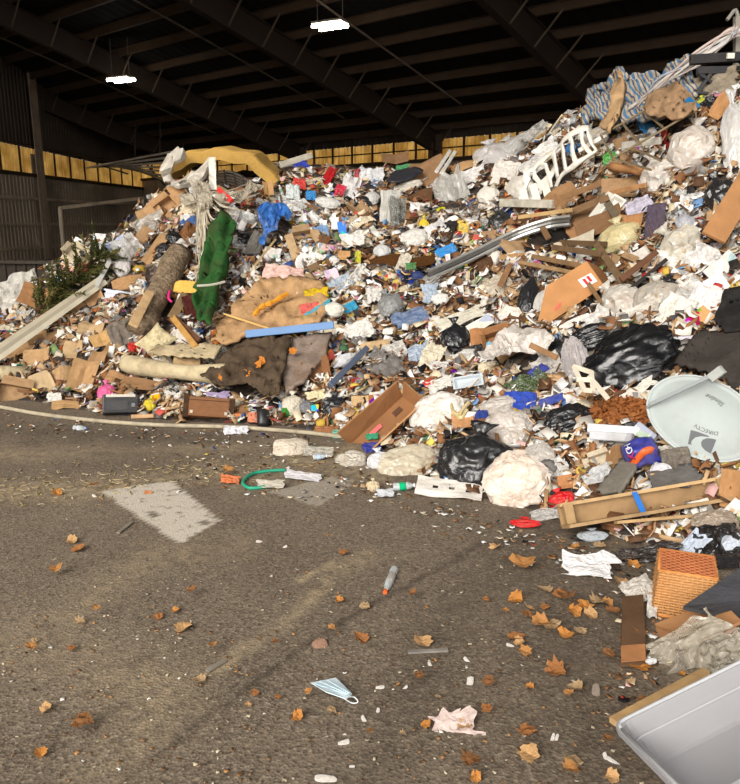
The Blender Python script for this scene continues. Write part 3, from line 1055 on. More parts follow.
def k_cord(seed):
    R = np.random.default_rng(seed + 5)
    n = 9
    a = np.cumsum(R.uniform(.2, 1.2, n))
    p = np.c_[.32 * np.cos(a) + np.linspace(-.3, .3, n), .22 * np.sin(a), R.uniform(-.05, .12, n)]
    return [('cord_body', mesh('cord_body', *tube(smooth_path(p, 48), .016, 5), smooth=True), M_HARD, None)]


def k_chunk(seed, m=None):
    v, f = ico(2)
    v = v.copy()
    s = np.max(np.abs(v), axis=1, keepdims=True)
    v = v / s * .5 * (.75 + .25 * s)
    v = v * [1, .7, .4] * (1 + .25 * (vn(v * 3 + seed * 3, 61)[:, None] - .5))
    v[:, 1] += v[:, 0] * .2 * math.sin(seed)
    return [('chunk_body', mesh('chunk_body', v, f), m or M_FOAM, None)]


def k_packet(seed):
    """puffed snack packet with crimped ends"""
    v, f = gridsheet(11, 9)
    u = v.copy()
    e = np.clip((.5 - np.abs(u[:, 1])) * 4, 0, 1)
    z = .13 * np.sqrt(np.clip(1 - (u[:, 0] * 2) ** 2, 0, 1)) * e * (1 + .8 * (vn(u * 4 + seed, 63) - .5))
    c = 1 - .25 * e
    top = np.c_[u[:, 0] * c * .75, u[:, 1] + .02 * np.sin(u[:, 0] * 40) * (1 - e), z + .01]
    bot = np.c_[u[:, 0] * c * .75, u[:, 1] + .02 * np.sin(u[:, 0] * 40) * (1 - e), -z]
    k = len(v)
    edge = [(i, i + 1) for i in range(10)]
    F2 = list(f) + [tuple(i + k for i in q[::-1]) for q in f]
    cnt = set()
    for q in f:
        for a, b in zip(q, q[1:] + q[:1]):
            cnt.add((a, b))
    F2 += [(b, a, a + k, b + k) for a, b in cnt if (b, a) not in cnt]
    vv = np.vstack([top, bot])
    vv[:, 2] += .12 * (vn(vv * 1.5 + seed, 64) - .5)
    return [('packet_body', mesh('packet_body', vv, F2, True), M_PRINTFILM, None)]


def k_strip(seed):
    """curled ribbon of strapping or film"""
    n = 20
    s = np.linspace(0, 1, n)
    R = np.random.default_rng(seed)
    p = smooth_path(np.c_[np.linspace(-.5, .5, 6), R.uniform(-.18, .18, 6), R.uniform(-.06, .16, 6)], n)
    w = .045 + .02 * np.sin(s * 7 + seed)
    tw = s * R.uniform(1, 4)
    off = np.c_[s * 0, np.cos(tw), np.sin(tw)] * w[:, None]
    v = np.vstack([p - off, p + off])
    f = [(i, i + 1, n + i + 1, n + i) for i in range(n - 1)]
    return [('strip_body', mesh('strip_body', *solidify(v, f, .006), smooth=True), M_FILM, None)]


def k_lid(seed):
    return [('lid_body', mesh('lid_body', *lathe([(.02, -.05), (.47, -.05), (.5, -.02), (.5, .04), (.46, .05), (.44, .0), (.3, .01), (.28, .03), (.02, .03)], 18), smooth=False), M_HARD, None)]


def k_leaf(seed):
    """dry lobed leaf, curled, with its stalk"""
    R = np.random.default_rng(seed)
    lobes = [(-.02, -.32), (.18, -.34), (.32, -.24), (.30, -.14), (.44, -.02), (.36, .08), (.38, .26), (.25, .25), (.15, .34), (.0, .46),
             (-.15, .34), (-.24, .26), (-.36, .24), (-.35, .06), (-.42, -.04), (-.30, -.15), (-.32, -.26), (-.18, -.34)]
    V = [(0, 0, 0)]
    for r in (.5, 1):
        for x, y in lobes:
            V.append((x * r * R.uniform(.78, 1.15), y * r * R.uniform(.78, 1.15), 0))
    n = len(lobes)
    Fc = [(0, 1 + k, 1 + (k + 1) % n) for k in range(n)] + [(1 + k, 1 + n + k, 1 + n + (k + 1) % n, 1 + (k + 1) % n) for k in range(n)]
    V = np.array(V)
    c = R.uniform(.2, 1.3); c2 = R.uniform(-.5, .8)
    V[:, 2] = c * V[:, 0] ** 2 + c2 * V[:, 1] ** 2 + .22 * (vn(V * 4 + seed, 71) - .5)
    st = tube([(0, -.28, .02), (.03, -.5, .08), (.08, -.66, .05)], .012, 4)
    return [('blade', mesh('blade', *solidify(V, Fc, .008)), M_LEAF, None), ('stalk', mesh('stalk', *st), M_LEAF, S(120, 80, 40))]


KIT = {}


def kit(name, fn, seeds, *a, **k):
    KIT[name] = [fn(s, *a, **k) for s in seeds]


kit('grocery_bag', k_bag, range(1, 7))
kit('clear_bag', k_bag, range(11, 15), m=M_CLEAR)
kit('refuse_sack', k_bag, range(21, 25), m=M_BLACK)
kit('film_scrap', k_sheet, range(1, 9))
kit('clear_wrap', k_sheet, range(11, 15), m=M_CLEAR, amp=.2)
kit('rag', k_rag, range(1, 7))
kit('paper_sheet', k_paper, range(1, 8))
kit('cardboard_piece', k_card, range(1, 9))
kit('crushed_cardboard', k_crumpcard, range(1, 7))
kit('carton', k_box, range(1, 5))
kit('packet_box', k_pack, range(1, 7))
kit('plastic_bottle', k_bottle, range(1, 6))
kit('milk_jug', k_jug, range(1, 3))
kit('drink_can', k_can, range(1, 5))
kit('paper_cup', k_cup, range(1, 5))
kit('food_tray', k_tray, range(1, 7))
kit('broken_plank', k_plank, range(1, 7))
kit('stick', k_stick, range(1, 6))
kit('cord', k_cord, range(1, 5))
kit('foam_chunk', k_chunk, range(1, 5))
kit('snack_packet', k_packet, range(1, 6))
kit('plastic_strip', k_strip, range(1, 7))
kit('round_cover', k_lid, range(1, 3))
kit('dry_leaf', k_leaf, range(1, 9))


def place_kit(name, entry, P, Xa, Ya, Na, sx, sy, sz, color, cat=None, label=None, group=None, part_color=None):
    root = None
    for i, (pn, me, m, col) in enumerate(entry):
        o = link(name if i == 0 else pn, me, m, col if col is not None else color, root)
        if i == 0:
            root = o
            M = Matrix(((Xa[0], Ya[0], Na[0]), (Xa[1], Ya[1], Na[1]), (Xa[2], Ya[2], Na[2])))
            o.rotation_mode = 'QUATERNION'
            o.rotation_quaternion = M.to_quaternion()
            o.location = tuple(P)
            o.scale = (sx, sy, sz)
    tag(root, label, cat, group)
    return root


# ------------------------------------------------------------------ placing helpers for single things
LANDMARKS = []
COVER = []       # picture ellipses already filled by a large thing: small litter keeps off


def lm(phrase, px, py):
    LANDMARKS.append((phrase, px, py))


def frame(px, py, rot=0, face=.5, on=None, G=None):
    """a spot on the heap or floor at this sight line, with axes across, up and out"""
    P, hp, _ = hit(px, py, G)
    P = P[0]
    n = hnorm(P) if (hp[0] if on is None else on) else np.array([0, 0, 1.0])
    tocam = nrm(CAM - P)
    N = nrm(n * (1 - face) + tocam * face)
    X = nrm(RT - N * (RT @ N))
    Yv = np.cross(N, X)
    a = math.radians(rot)
    Xr = X * math.cos(a) + Yv * math.sin(a); Yr = -X * math.sin(a) + Yv * math.cos(a)
    def mpp(ax):
        p0 = np.array(proj(P)[:2]); p1 = np.array(proj(P + ax * .01)[:2])
        return .01 / max(np.linalg.norm(p1 - p0), 1e-6)
    return P, Xr, Yr, N, mpp(Xr), mpp(Yr)


def put(kind, px, py, w, h, color, label, cat, rot=0, var=0, depth=.6, lift=.38, face=.5, name=None, cover=.85, entry=None, lmk=None, group=None, mn=.085):
    e = entry or KIT[kind][var % len(KIT[kind])]
    P, X, Yv, N, kx, ky = frame(px, py, rot, face)
    sx, sy = w * kx, h * ky
    sz = depth * min(sx, sy) if depth < 5 else depth
    if cover:
        COVER.append((px, py, w * cover / 2, h * cover / 2, math.radians(rot)))
    if lmk:
        lm(lmk, px, py)
    return place_kit(name or kind, e, P + nrm(CAM - P) * max(sz * lift, mn if cover else 0), X, Yv, N, sx, sy, sz, color, cat, label, group)


def sheet_on(name, poly, color, m, label, cat, off=.07, amp=.05, fold=(3, 3, 3), thick=.02, cuts=8, lmk=None, seed=1, face=.0, parent=None, cover=True):
    """cloth or board lying over the heap inside a traced outline"""
    bm = bmesh.new()
    vs = [bm.verts.new((x, y, 0)) for x, y in poly]
    bm.faces.new(vs)
    bmesh.ops.triangulate(bm, faces=bm.faces[:])
    for _ in range(cuts):
        ed = [e for e in bm.edges if e.calc_length() > 4.2]
        if not ed:
            break
        bmesh.ops.subdivide_edges(bm, edges=ed, cuts=1, use_grid_fill=True)
        bmesh.ops.triangulate(bm, faces=bm.faces[:])
    v = np.array([x.co[:] for x in bm.verts]); f = [tuple(x.index for x in q.verts) for q in bm.faces]
    bm.free()
    rg = np.stack([vn(v * .13 + seed, 84), vn(v * .13 + seed, 85)], 1) - .5
    v[:, :2] += rg * min(6.0, amp * 60)
    P, hp, _ = hit(v[:, 0], v[:, 1])
    n = nrm(hnorm(P, e=.3) * .5 + nrm(CAM - P) * .5)
    q = P * np.array(fold)
    d = off + amp * 1.8 * (ridge(q + seed, 81) - .4) + amp * 1.1 * (ridge(q * 2.3 + seed, 82) - .5) + amp * (.5 if m in (M_FILM, M_CLEAR) else .15) * (ridge(q * 5.1 + seed, 83) - .5)
    P = P + n * d[:, None]
    # keep the outside up
    a, b, c = P[[x[0] for x in f]], P[[x[1] for x in f]], P[[x[2] for x in f]]
    if (np.cross(b - a, c - a) * (CAM - a)).sum() < 0:
        f = [x[::-1] for x in f]
    V, Q = solidify(P, f, thick)
    o = wobj(name, V, Q, m, color, parent, m not in (M_FILM, M_CLEAR))
    if parent is None:
        tag(o, label, cat)
    px = [p[0] for p in poly]; py = [p[1] for p in poly]
    if cover:
        COVER.append((sum(px) / len(px), sum(py) / len(py), (max(px) - min(px)) * .36, (max(py) - min(py)) * .36, 0))
    if lmk:
        lm(lmk, sum(px) / len(px), sum(py) / len(py))
    return o


def along(pxs, lift=.08, G=None):
    a = np.array(pxs, float)
    P, _, _ = hit(a[:, 0], a[:, 1], G)
    return P + nrm(CAM - P) * lift + [0, 0, lift * .4]


def rod(name, pxs, r, color, m, label, cat, lift=.08, n=30, seg=8, lmk=None, cover=True):
    p = smooth_path(along(pxs, lift), n)
    o = wobj(name, *tube(p, r, seg), m, color, smooth=True)
    tag(o, label, cat)
    if lmk:
        k = len(pxs) // 2; lm(lmk, *pxs[k])
    return o


def bar(name, a, b, w, t, color, m, label, cat, lift=.1, lmk=None, parent=None, up=None, ends=(None, None)):
    """straight board between two sight lines, w px wide in the picture"""
    P = along([a, b], lift)
    mid = P.mean(0); k = (proj(mid)[2]) / F
    n = nrm(CAM - mid) if up is None else np.asarray(up, float)
    v, f = beam(P[0], P[1], w * k, t, n)
    o = wobj(name, v, f, m, color, parent)
    if parent is None:
        tag(o, label, cat)
        bv = o.modifiers.new('edge', 'BEVEL'); bv.width = min(t, w * k) * .12; bv.segments = 1
    if lmk:
        lm(lmk, (a[0] + b[0]) / 2, (a[1] + b[1]) / 2)
    return o


def text_mesh(s, size=1.0, shear=0.0):
    cu = bpy.data.curves.new('lettering', 'FONT')
    cu.body = s; cu.size = size; cu.shear = shear; cu.align_x = 'CENTER'; cu.align_y = 'CENTER'
    cu.resolution_u = 3
    o = bpy.data.objects.new('lettering', cu); COL.objects.link(o)
    bpy.context.view_layer.update()
    me = bpy.data.meshes.new_from_object(o.evaluated_get(bpy.context.evaluated_depsgraph_get()))
    v = np.array([x.co[:] for x in me.vertices]); f = [tuple(p.vertices) for p in me.polygons]
    bpy.data.objects.remove(o); bpy.data.curves.remove(cu); bpy.data.meshes.remove(me)
    return v, f
# ------------------------------------------------------------------ large single things on the heap
WHITE, OFFW, GREYW, CLEARW = S(232, 227, 218), S(216, 208, 194), S(186, 182, 176), S(224, 220, 212)
KRAFT, TAN, DKRAFT, PALEK = S(180, 142, 102), S(200, 166, 124), S(140, 102, 68), S(208, 178, 138)
BLACK, DGREY = S(24, 24, 25), S(70, 68, 66)

# --- foam mattress folded over the crest
arc = [(163, 176), (176, 163), (196, 157), (216, 155), (240, 157), (258, 166), (274, 184)]
base_Y = 9.9
path = smooth_path(np.array([at_y(x, y, base_Y + .1 * i) for i, (x, y) in enumerate(arc)]), 26)
nrm_up = np.array([0, .15, 1.0])
V, Q = [], []
for i, p in enumerate(path):
    t = nrm(path[min(i + 1, 25)] - path[max(i - 1, 0)])
    s = nrm(np.cross(t, np.cross([0, 1.0, .1], t)))
    u = nrm(np.cross(s, t)); u = u if u[2] > 0 else -u
    wv = .02 * math.sin(i * 1.1)
    for a, b in ((0, -.08), (0, .06), (.05, .08), (.9, .08), (.96, .05), (.96, -.08)):
        V.append(p + np.array([0, 1, .12]) * a + u * (b + wv))
n6 = 6
Q = [(i * n6 + k, i * n6 + (k + 1) % n6, (i + 1) * n6 + (k + 1) % n6, (i + 1) * n6 + k) for i in range(25) for k in range(n6)] + [tuple(range(n6))[::-1], tuple(25 * n6 + k for k in range(n6))]
mat_o = wobj('foam_mattress', V, Q, M_FOAM, S(208, 166, 90))
tag(mat_o, 'yellow foam mattress arched over the crest of the heap', 'mattress')
lm('the yellow foam mattress', 218, 165); COVER.append((218, 165, 55, 20, 0))
# its slatted base, strap and torn cover
sp = smooth_path(np.array([at_y(x, y, base_Y + .02) for x, y in [(214, 168), (232, 169), (248, 178), (258, 190)]]), 12)
slatv = []
for k in range(5):
    o_ = sp + np.array([0, .02 + .03 * k, -.035 * k - .04])
    v, f = tube(o_, .014, 5)
    wobj('base_slat', v, f, M_METAL, S(140, 132, 122), mat_o)
for k in range(0, 12, 2):
    v, f = tube([sp[k] + [0, 0, -.02], sp[k] + [0, .15, -.24]], .012, 5)
    wobj('base_wire', v, f, M_METAL, S(110, 104, 98), mat_o)
v, f = beam(at_y(212, 157, base_Y - .12), at_y(213, 190, base_Y - .25), .09, .012, (0, -1, 0))
wobj('strap', v, f, M_CLEAR, S(214, 206, 190), mat_o)
cvp = smooth_path(np.array([at_y(x, y, base_Y - .1) for x, y in [(206, 166), (196, 178), (182, 184), (168, 182), (161, 173), (168, 162), (180, 157)]]), 22)
v, f = tube(cvp, .055 + .03 * np.sin(np.linspace(0, 9, 22)), 9)
v = v + (ridge(v * 9, 3)[:, None] - .5) * .10 + (np.stack([ridge(v * 5, 4), ridge(v * 5, 5), ridge(v * 5, 6)], 1) - .5) * .08
wobj('torn_cover', v, f, M_FILM, S(206, 198, 184), mat_o)

# --- left end of the heap
put('film_scrap', 20, 293, 42, 34, S(205, 200, 190), 'big pale plastic wrap bundle at the far end of the heap', 'plastic wrap', 20, 1, .8, lmk='the pale wrap bundle')
put('crushed_cardboard', 39, 299, 34, 26, S(176, 122, 76), 'crushed brown kraft bag beside the pale wrap bundle', 'paper bag', -15, 2, .8)
put('carton', 77, 255, 20, 17, S(214, 198, 170), 'upended cream box on top of the conifer branches', 'box', -32, 1, .6, lmk='the upended cream box')
put('packet_box', 59, 280, 18, 14, S(196, 208, 232), 'blue and white packet leaning on the conifer branches', 'packet', -35, 2, .8)
put('packet_box', 68, 269, 18, 12, S(222, 178, 150), 'peach printed packet just under the upended cream box', 'packet', -20, 3, .8)
put('film_scrap', 82, 269, 10, 8, S(180, 50, 36), 'small red wrapper just below the upended cream box', 'wrapper', 10, 3)
put('rag', 85, 263, 14, 10, S(150, 135, 115), 'grey bundle between the cream box and the conifer', 'rag', 10, 3)

# cut conifer: trunk and sprays
def conifer():
    a, b = along([(38, 322), (104, 264)], .28)
    root = wobj('cut_conifer', *tube(smooth_path([a, (a + b) / 2 + [0, 0, .05], b], 10), np.linspace(.035, .012, 10), 7), M_BARK, S(92, 70, 48))
    R = np.random.default_rng(3)
    ax = nrm(b - a); L = np.linalg.norm(b - a)
    for k in range(110):
        s = R.uniform(0, 1); p = a + (b - a) * s
        d = nrm(np.cross(ax, R.normal(size=3))) + ax * .7 + nrm(CAM - p) * .35
        d = nrm(d); ln = R.uniform(.2, .4)
        q = p + d * ln
        parts = [tube([p, (p + q) / 2 + [0, 0, .02], q], [.008, .006, .003], 4, False)]
        for j in range(34):
            t = R.uniform(.1, 1); c0 = p + (q - p) * t
            nd = nrm(d * .8 + R.normal(size=3) * .8) * R.uniform(.03, .065)
            w_ = nrm(np.cross(nd, R.normal(size=3))) * .011
            parts.append((np.array([c0 - w_, c0 + w_, c0 + nd, c0 + nd * .5 + np.cross(nrm(nd), w_)]), [(0, 1, 2), (0, 2, 3), (1, 3, 2), (0, 3, 1)]))
        g = [S(70, 74, 38), S(92, 90, 46), S(54, 60, 34), S(112, 102, 58)][k % 4]
        wobj('spray', *merge(parts), M_GREEN, g, root)
    tag(root, 'cut dark green conifer lying along the edge of the heap', 'conifer')
    lm('the cut conifer', 72, 292); COVER.append((72, 293, 40, 15, math.radians(40)))


conifer()
# long ribbed siding strip: three lips
sd = along([(-30, 380), (104, 287)], .16)
root = empty('siding_strip', sd.mean(0))
for k, (o_, w_) in enumerate(((-.05, .05), (0.0, .045), (.05, .05))):
    off = nrm(np.cross(nrm(sd[1] - sd[0]), nrm(CAM - sd.mean(0)))) * o_
    v, f = beam(sd[0] + off, sd[1] + off + [0, 0, .02 * k], w_, .02, nrm(CAM - sd.mean(0)))
    wobj('lip', v, f, M_HARD, [S(196, 184, 158), S(172, 162, 140), S(208, 198, 174)][k], root)
tag(root, 'long pale ribbed siding strip slanting below the conifer', 'siding')
lm('the pale siding strip', 50, 328)
fk = empty('plastic_fork_post', along([(100, 290)], .2)[0])
for nm, a, b_ in (('stem', (97, 294), (110, 268)), ('stem', (110, 268), (99, 252)), ('cross_piece', (95, 253), (108, 248))):
    P = along([a, b_], .22); v, f = beam(P[0], P[1], .05, .03, nrm(CAM - P[0])); wobj(nm, v, f, M_HARD, S(206, 204, 198), fk)
tag(fk, 'white plastic T-shaped post at the top of the siding strip', 'post'); lm('the white T-shaped post', 103, 262)

# cardboard flat packs at the foot
put('cardboard_piece', 75, 350, 24, 34, TAN, 'tall folded cardboard sheet standing in the cardboard pile', 'cardboard', 8, 1, .9, lmk='the tall folded cardboard')
put('cardboard_piece', 44, 385, 26, 42, PALEK, 'pale cardboard panel leaning over the crushed box at the foot', 'cardboard', 32, 4, .6, lmk='the leaning pale cardboard')
put('crushed_cardboard', 84, 378, 26, 38, S(190, 146, 100), 'pleated kraft cardboard below the tall folded sheet', 'cardboard', -5, 2, .9)
put('carton', 15, 396, 34, 26, KRAFT, 'crushed brown carton at the very foot of the heap', 'carton', -6, 2, .5, face=.7)
put('crushed_cardboard', 108, 356, 22, 26, S(158, 112, 72), 'dark bent cardboard beside the tall folded sheet', 'cardboard', -30, 3, .9)
put('crushed_cardboard', 26, 348, 46, 13, S(196, 152, 104), 'long torn kraft strip lying along the siding strip', 'cardboard', 36, 4, 1.2)
put('crushed_cardboard', 68, 313, 52, 17, S(178, 132, 88), 'wide bent cardboard just below the siding strip', 'cardboard', 12, 5, 1.2)
put('cardboard_piece', 40, 358, 34, 20, S(196, 154, 108), 'flat tan cardboard behind the leaning pale panel', 'cardboard', 10, 6, .6)
put('crushed_cardboard', 93, 330, 24, 18, TAN, 'curled tan cardboard above the tall folded sheet', 'cardboard', -10, 0, 1.2)
put('crushed_cardboard', 70, 404, 34, 10, S(188, 146, 98), 'low kraft scrap at the foot below the pleated cardboard', 'cardboard', 5, 1, 1.4)
v, f = lathe([(.01, -.5), (.12, -.5), (.17, -.44), (.17, .5), (.12, .5), (.12, .47), (.01, .47)], 14)
put(None, 12, 374, 40, 40, S(194, 178, 144), 'rolled beige mat end poking out beside the crushed carton', 'rolled mat', -86, entry=[('roll', mesh('roll', v, f, True), M_CARPET, None)], name='rolled_mat', depth=1, lift=.12, cover=.4)
put('drink_can', 61, 352, 8, 13, S(150, 54, 30), 'rusty red can above the leaning pale cardboard', 'can', 5, 1, 1)
put('round_cover', 21, 366, 9, 9, S(30, 110, 80), 'green plastic lid near the rolled beige mat', 'lid', 0, 0, 1)
put('film_scrap', 55, 398, 14, 8, WHITE, 'small white paper at the tip of the leaning panel', 'paper', 10, 4)
put('grocery_bag', 106, 394, 19, 22, S(226, 92, 152), 'bright pink plastic bag behind the black radio case', 'bag', 10, 1, .8, lmk='the pink bag')

# black case
def case(px, py, w, h, col, m, label, name, cat, parts, rot=0, face=.75, lift=.45, dep=.5):
    P, X, Yv, N, kx, ky = frame(px, py, rot, face)
    sx, sy = w * kx, h * ky; sz = dep * sx
    e = [(name + '_body', mesh(name, boxv(1, 1, 1), BOXF), m, col)]
    for nm, (cx, cy, cw, ch, cz, cd), m2, c2 in parts:
        e.append((nm, mesh(nm, boxv(cw, ch, cd, (cx, cy, cz)), BOXF), m2, c2))
    o = place_kit(name, e, P + N * sz * lift, X, Yv, N, sx, sy, sz, col, cat, label)
    bv = o.modifiers.new('edge', 'BEVEL'); bv.width = .04; bv.segments = 2
    COVER.append((px, py, w * .45, h * .45, math.radians(rot)))
    return o


case(122, 408, 36, 18, S(28, 28, 30), M_HARD, 'black case with a pale top strip at the foot of the heap', 'black_case', 'case',
     [('top_strip', (0, .42, .8, .14, .5, .06), M_HARD, S(196, 190, 176)), ('front_panel', (-.1, -.1, .6, .5, .5, .05), M_HARD, S(44, 44, 46)), ('knob', (.35, -.1, .1, .2, .52, .06), M_METAL, S(110, 110, 112))], 4)
lm('the black case', 122, 408)
case(210, 411, 40, 19, S(140, 92, 60), M_CARD, 'brown suitcase with metal corners lying at the foot', 'suitcase', 'suitcase',
     [('end_panel', (-.56, -.02, .14, 1.1, 0, .95), M_CARD, S(70, 48, 34)), ('end_panel', (.56, -.02, .12, 1.05, 0, .95), M_CARD, S(74, 50, 36)), ('lid_seam', (0, .32, 1.0, .04, .5, .03), M_PRINT, S(70, 44, 28)),
      ('clasp', (-.42, -.3, .07, .16, .5, .04), M_METAL, S(170, 160, 140)), ('clasp', (.42, -.3, .07, .16, .5, .04), M_METAL, S(170, 160, 140)), ('handle', (0, .56, .24, .08, .2, .12), M_HARD, S(60, 40, 28))], -2)
lm('the brown suitcase', 210, 411)
put('grocery_bag', 150, 405, 12, 14, S(216, 196, 40), 'small yellow bag beside the black case', 'bag', 0, 2, .8)
put('packet_box', 156, 397, 9, 8, S(232, 130, 40), 'small orange packet above the small yellow bag', 'packet', 20, 1)
bar('wood_block', (132, 418), (155, 417), 4, .05, S(206, 158, 112), M_WOOD, 'short pale wood block in front of the black case', 'wood block', .02)
v, f = lathe([(.01, -.5), (.42, -.5), (.5, .42), (.5, .5), (.44, .5), (.42, .3), (.01, .3)], 18)
put(None, 263, 419, 13, 13, S(34, 34, 36), 'small black flower pot beyond the brown suitcase', 'plant pot', 5, entry=[('pot', mesh('pot', v, f, True), M_HARD, None)], name='plant_pot', depth=1, lift=.3, face=.3)
put('rag', 254, 417, 11, 10, S(222, 140, 110), 'salmon coloured scrap next to the small black pot', 'scrap', 0, 1)
put('foam_chunk', 287, 412, 10, 10, S(34, 130, 52), 'green ball-like toy beyond the small black pot', 'toy', 0, 2, 2.2)
put('film_scrap', 218, 396, 22, 8, S(176, 158, 196), 'lilac plastic wrapping lying on the brown suitcase', 'plastic wrap', 4, 5, 1)
put('film_scrap', 236, 431, 24, 8, S(224, 222, 226), 'white paper lying on the floor below the suitcase', 'paper', 5, 6, 1)

# rolled carpets, pillow, log
cr = smooth_path(along([(126, 367), (150, 371), (190, 377), (228, 379)], .10), 22)
v, f = tube(cr, .085 + .012 * np.sin(np.linspace(0, 8, 22)), 12)
o = wobj('carpet_roll', v, f, M_CARPET, S(198, 182, 148), smooth=True); tag(o, 'thick rolled beige carpet lying above the black case', 'carpet roll'); lm('the beige carpet roll', 175, 374)
COVER.append((176, 373, 48, 9, -.08))
sheet_on('folded_carpet', [(150, 361), (216, 366), (225, 352), (205, 350), (160, 354)], S(186, 168, 134), M_CARPET, 'folded beige carpet flap on top of the carpet roll', 'carpet', .12, .03)
def k_pillow():
    v, f = gridsheet(15, 15)
    u = v.copy()
    e = np.clip(1 - (2 * np.abs(u[:, 0])) ** 4, 0, 1) * np.clip(1 - (2 * np.abs(u[:, 1])) ** 4, 0, 1)
    z = .16 * np.sqrt(e) * (1 + .3 * (vn(u * 4, 5) - .5))
    pinch = 1 - .12 * (1 - np.abs(2 * u[:, [1, 0]]) ** 2)
    xy = u[:, :2] * pinch
    return merge([(np.c_[xy, z], f), (np.c_[xy, -z], [q[::-1] for q in f])])
PIL = [('pillow', mesh('pillow', *k_pillow(), smooth=True), M_CLOTH, None)]
put(None, 156, 341, 26, 32, S(206, 190, 150), 'dirty cream pillow with one corner up beside the log', 'pillow', -38, entry=PIL, name='pillow', depth=1, lift=.5, lmk='the cream pillow')
put('rag', 126, 337, 28, 30, S(122, 112, 102), 'grey brown cloth heap beside the lower end of the log', 'cloth', 20, 2, .9)
put('film_scrap', 134, 348, 11, 9, S(206, 40, 34), 'red plastic piece touching the cream pillow', 'plastic piece', 10, 2, 1.2)
put('grocery_bag', 154, 330, 8, 8, S(212, 196, 70), 'tiny yellow wrapper on the cream pillow', 'wrapper', 0, 3)
lg = smooth_path(along([(180, 258), (166, 288), (150, 318), (140, 336)], .16), 18)
v, f = tube(lg, .135 + .02 * np.sin(np.linspace(0, 7, 18)), 16)
v = v + (vn(v * [16, 16, 6], 7)[:, None] - .5) * .05 + (vn(v * 5, 9)[:, None] - .5) * .06
o = wobj('log', v, f, M_BARK, S(150, 130, 106), smooth=True); tag(o, 'thick weathered log lying down the slope of the heap', 'log'); lm('the weathered log', 160, 298)
COVER.append((161, 297, 12, 40, .4))
bar('pale_plank', (151, 306), (134, 340), 9, .03, S(222, 178, 126), M_WOOD, 'short pale plank leaning on the weathered log', 'plank', .36)
put('refuse_sack', 174, 240, 19, 17, BLACK, 'round black sack at the upper end of the log', 'sack', 15, 0, .9, lmk='the round black sack')
put('film_scrap', 170, 256, 16, 18, S(34, 34, 36), 'torn black film trailing below the round black sack', 'plastic film', 20, 1, 1, entry=k_sheet(31, m=M_BLACK, amp=.22))
put('foam_chunk', 187, 286, 25, 18, S(232, 184, 92), 'bright yellow foam slab beside the green tarp', 'foam slab', -8, 1, .35, lift=3.2, lmk='the yellow foam slab')
put('rag', 196, 312, 20, 34, S(74, 34, 30), 'dark maroon leather piece between foam slab and green tarp', 'leather', 15, 4, .7)
bar('amber_board', (172, 322), (196, 352), 6, .03, S(206, 146, 62), M_WOOD, 'amber coloured board below the maroon leather', 'board', .14)
bar('brown_board', (172, 322), (198, 346), 9, .03, S(112, 64, 40), M_WOOD, 'dark red-brown board beside the amber board', 'board', .11)
bar('tan_board', (186, 300), (172, 324), 9, .03, S(160, 128, 88), M_WOOD, 'worn tan board above the cream pillow', 'board', .15)
put('packet_box', 174, 350, 12, 10, S(80, 100, 100), 'grey-green book-like box on the folded carpet', 'box', 4, 1, .6)
rod('pink_hose', [(170, 297), (169, 305), (172, 309)], .012, S(236, 50, 140), M_HARD, 'short bright pink hoop beside the log', 'hoop', .2, 10)

# green tarp hanging down the slope in long folds
o = sheet_on('green_tarp', [(221, 227), (229, 225), (237, 234), (235, 252), (231, 272), (226, 292), (221, 308), (218, 326), (212, 341), (202, 338), (199, 318), (201, 298), (205, 278), (210, 256), (214, 240)], S(46, 86, 42), M_CLOTH, 'long dark green tarpaulin hanging down the slope', 'tarpaulin', .24, .10, (9, 1.2, 1.2), .02, lmk='the green tarpaulin')
COVER.append((217, 285, 13, 56, -.18))
ty = along([(198, 304), (212, 303), (226, 300)], .46)
wobj('tie', *tube(smooth_path(ty, 10), .012, 5), M_FILM, S(200, 196, 180), o)
put('round_cover', 218, 228, 6, 7, WHITE, 'white ring at the top of the green tarpaulin', 'ring', 0, 1)

# pale netting
nt = empty('net_bundle', along([(205, 202)], .15)[0])
R = np.random.default_rng(11)
ends = [(200, 290), (202, 300), (198, 270), (206, 262), (213, 250), (220, 236), (204, 240), (208, 236), (242, 216), (252, 208), (262, 200), (248, 200), (235, 212), (190, 205), (185, 214), (212, 182), (203, 178), (196, 282), (201, 252), (245, 212)]
for k, (ex, ey) in enumerate([(a + R.uniform(-5, 5), b + R.uniform(-9, 9)) for a, b in ends for _ in (0, 1)]):
    q = along([(203 + R.uniform(-6, 6), 198 + R.uniform(-5, 8)), ((203 + ex) / 2 + R.uniform(-5, 5), (204 + ey) / 2 + R.uniform(0, 8)), (ex, ey)], .22)
    v, f = tube(smooth_path(q, 12), R.uniform(.004, .011), 5)
    wobj('strand', v, f, M_CLOTH, [S(196, 184, 160), S(214, 204, 184), S(176, 164, 142)][k % 3], nt)
for k in range(3):
    sheet_on('torn_mesh', [[(194, 190), (212, 192), (214, 216), (200, 222)], [(210, 206), (240, 210), (262, 198), (250, 192), (222, 212)], [(183, 205), (200, 200), (202, 214), (188, 216)]][k], S(196, 186, 166), M_CLEAR, None, None, .2, .06, (8, 8, 4), .006, parent=nt, cover=False)
tag(nt, 'bundle of pale shredded netting with strands hanging down', 'netting'); lm('the shredded netting', 212, 206)

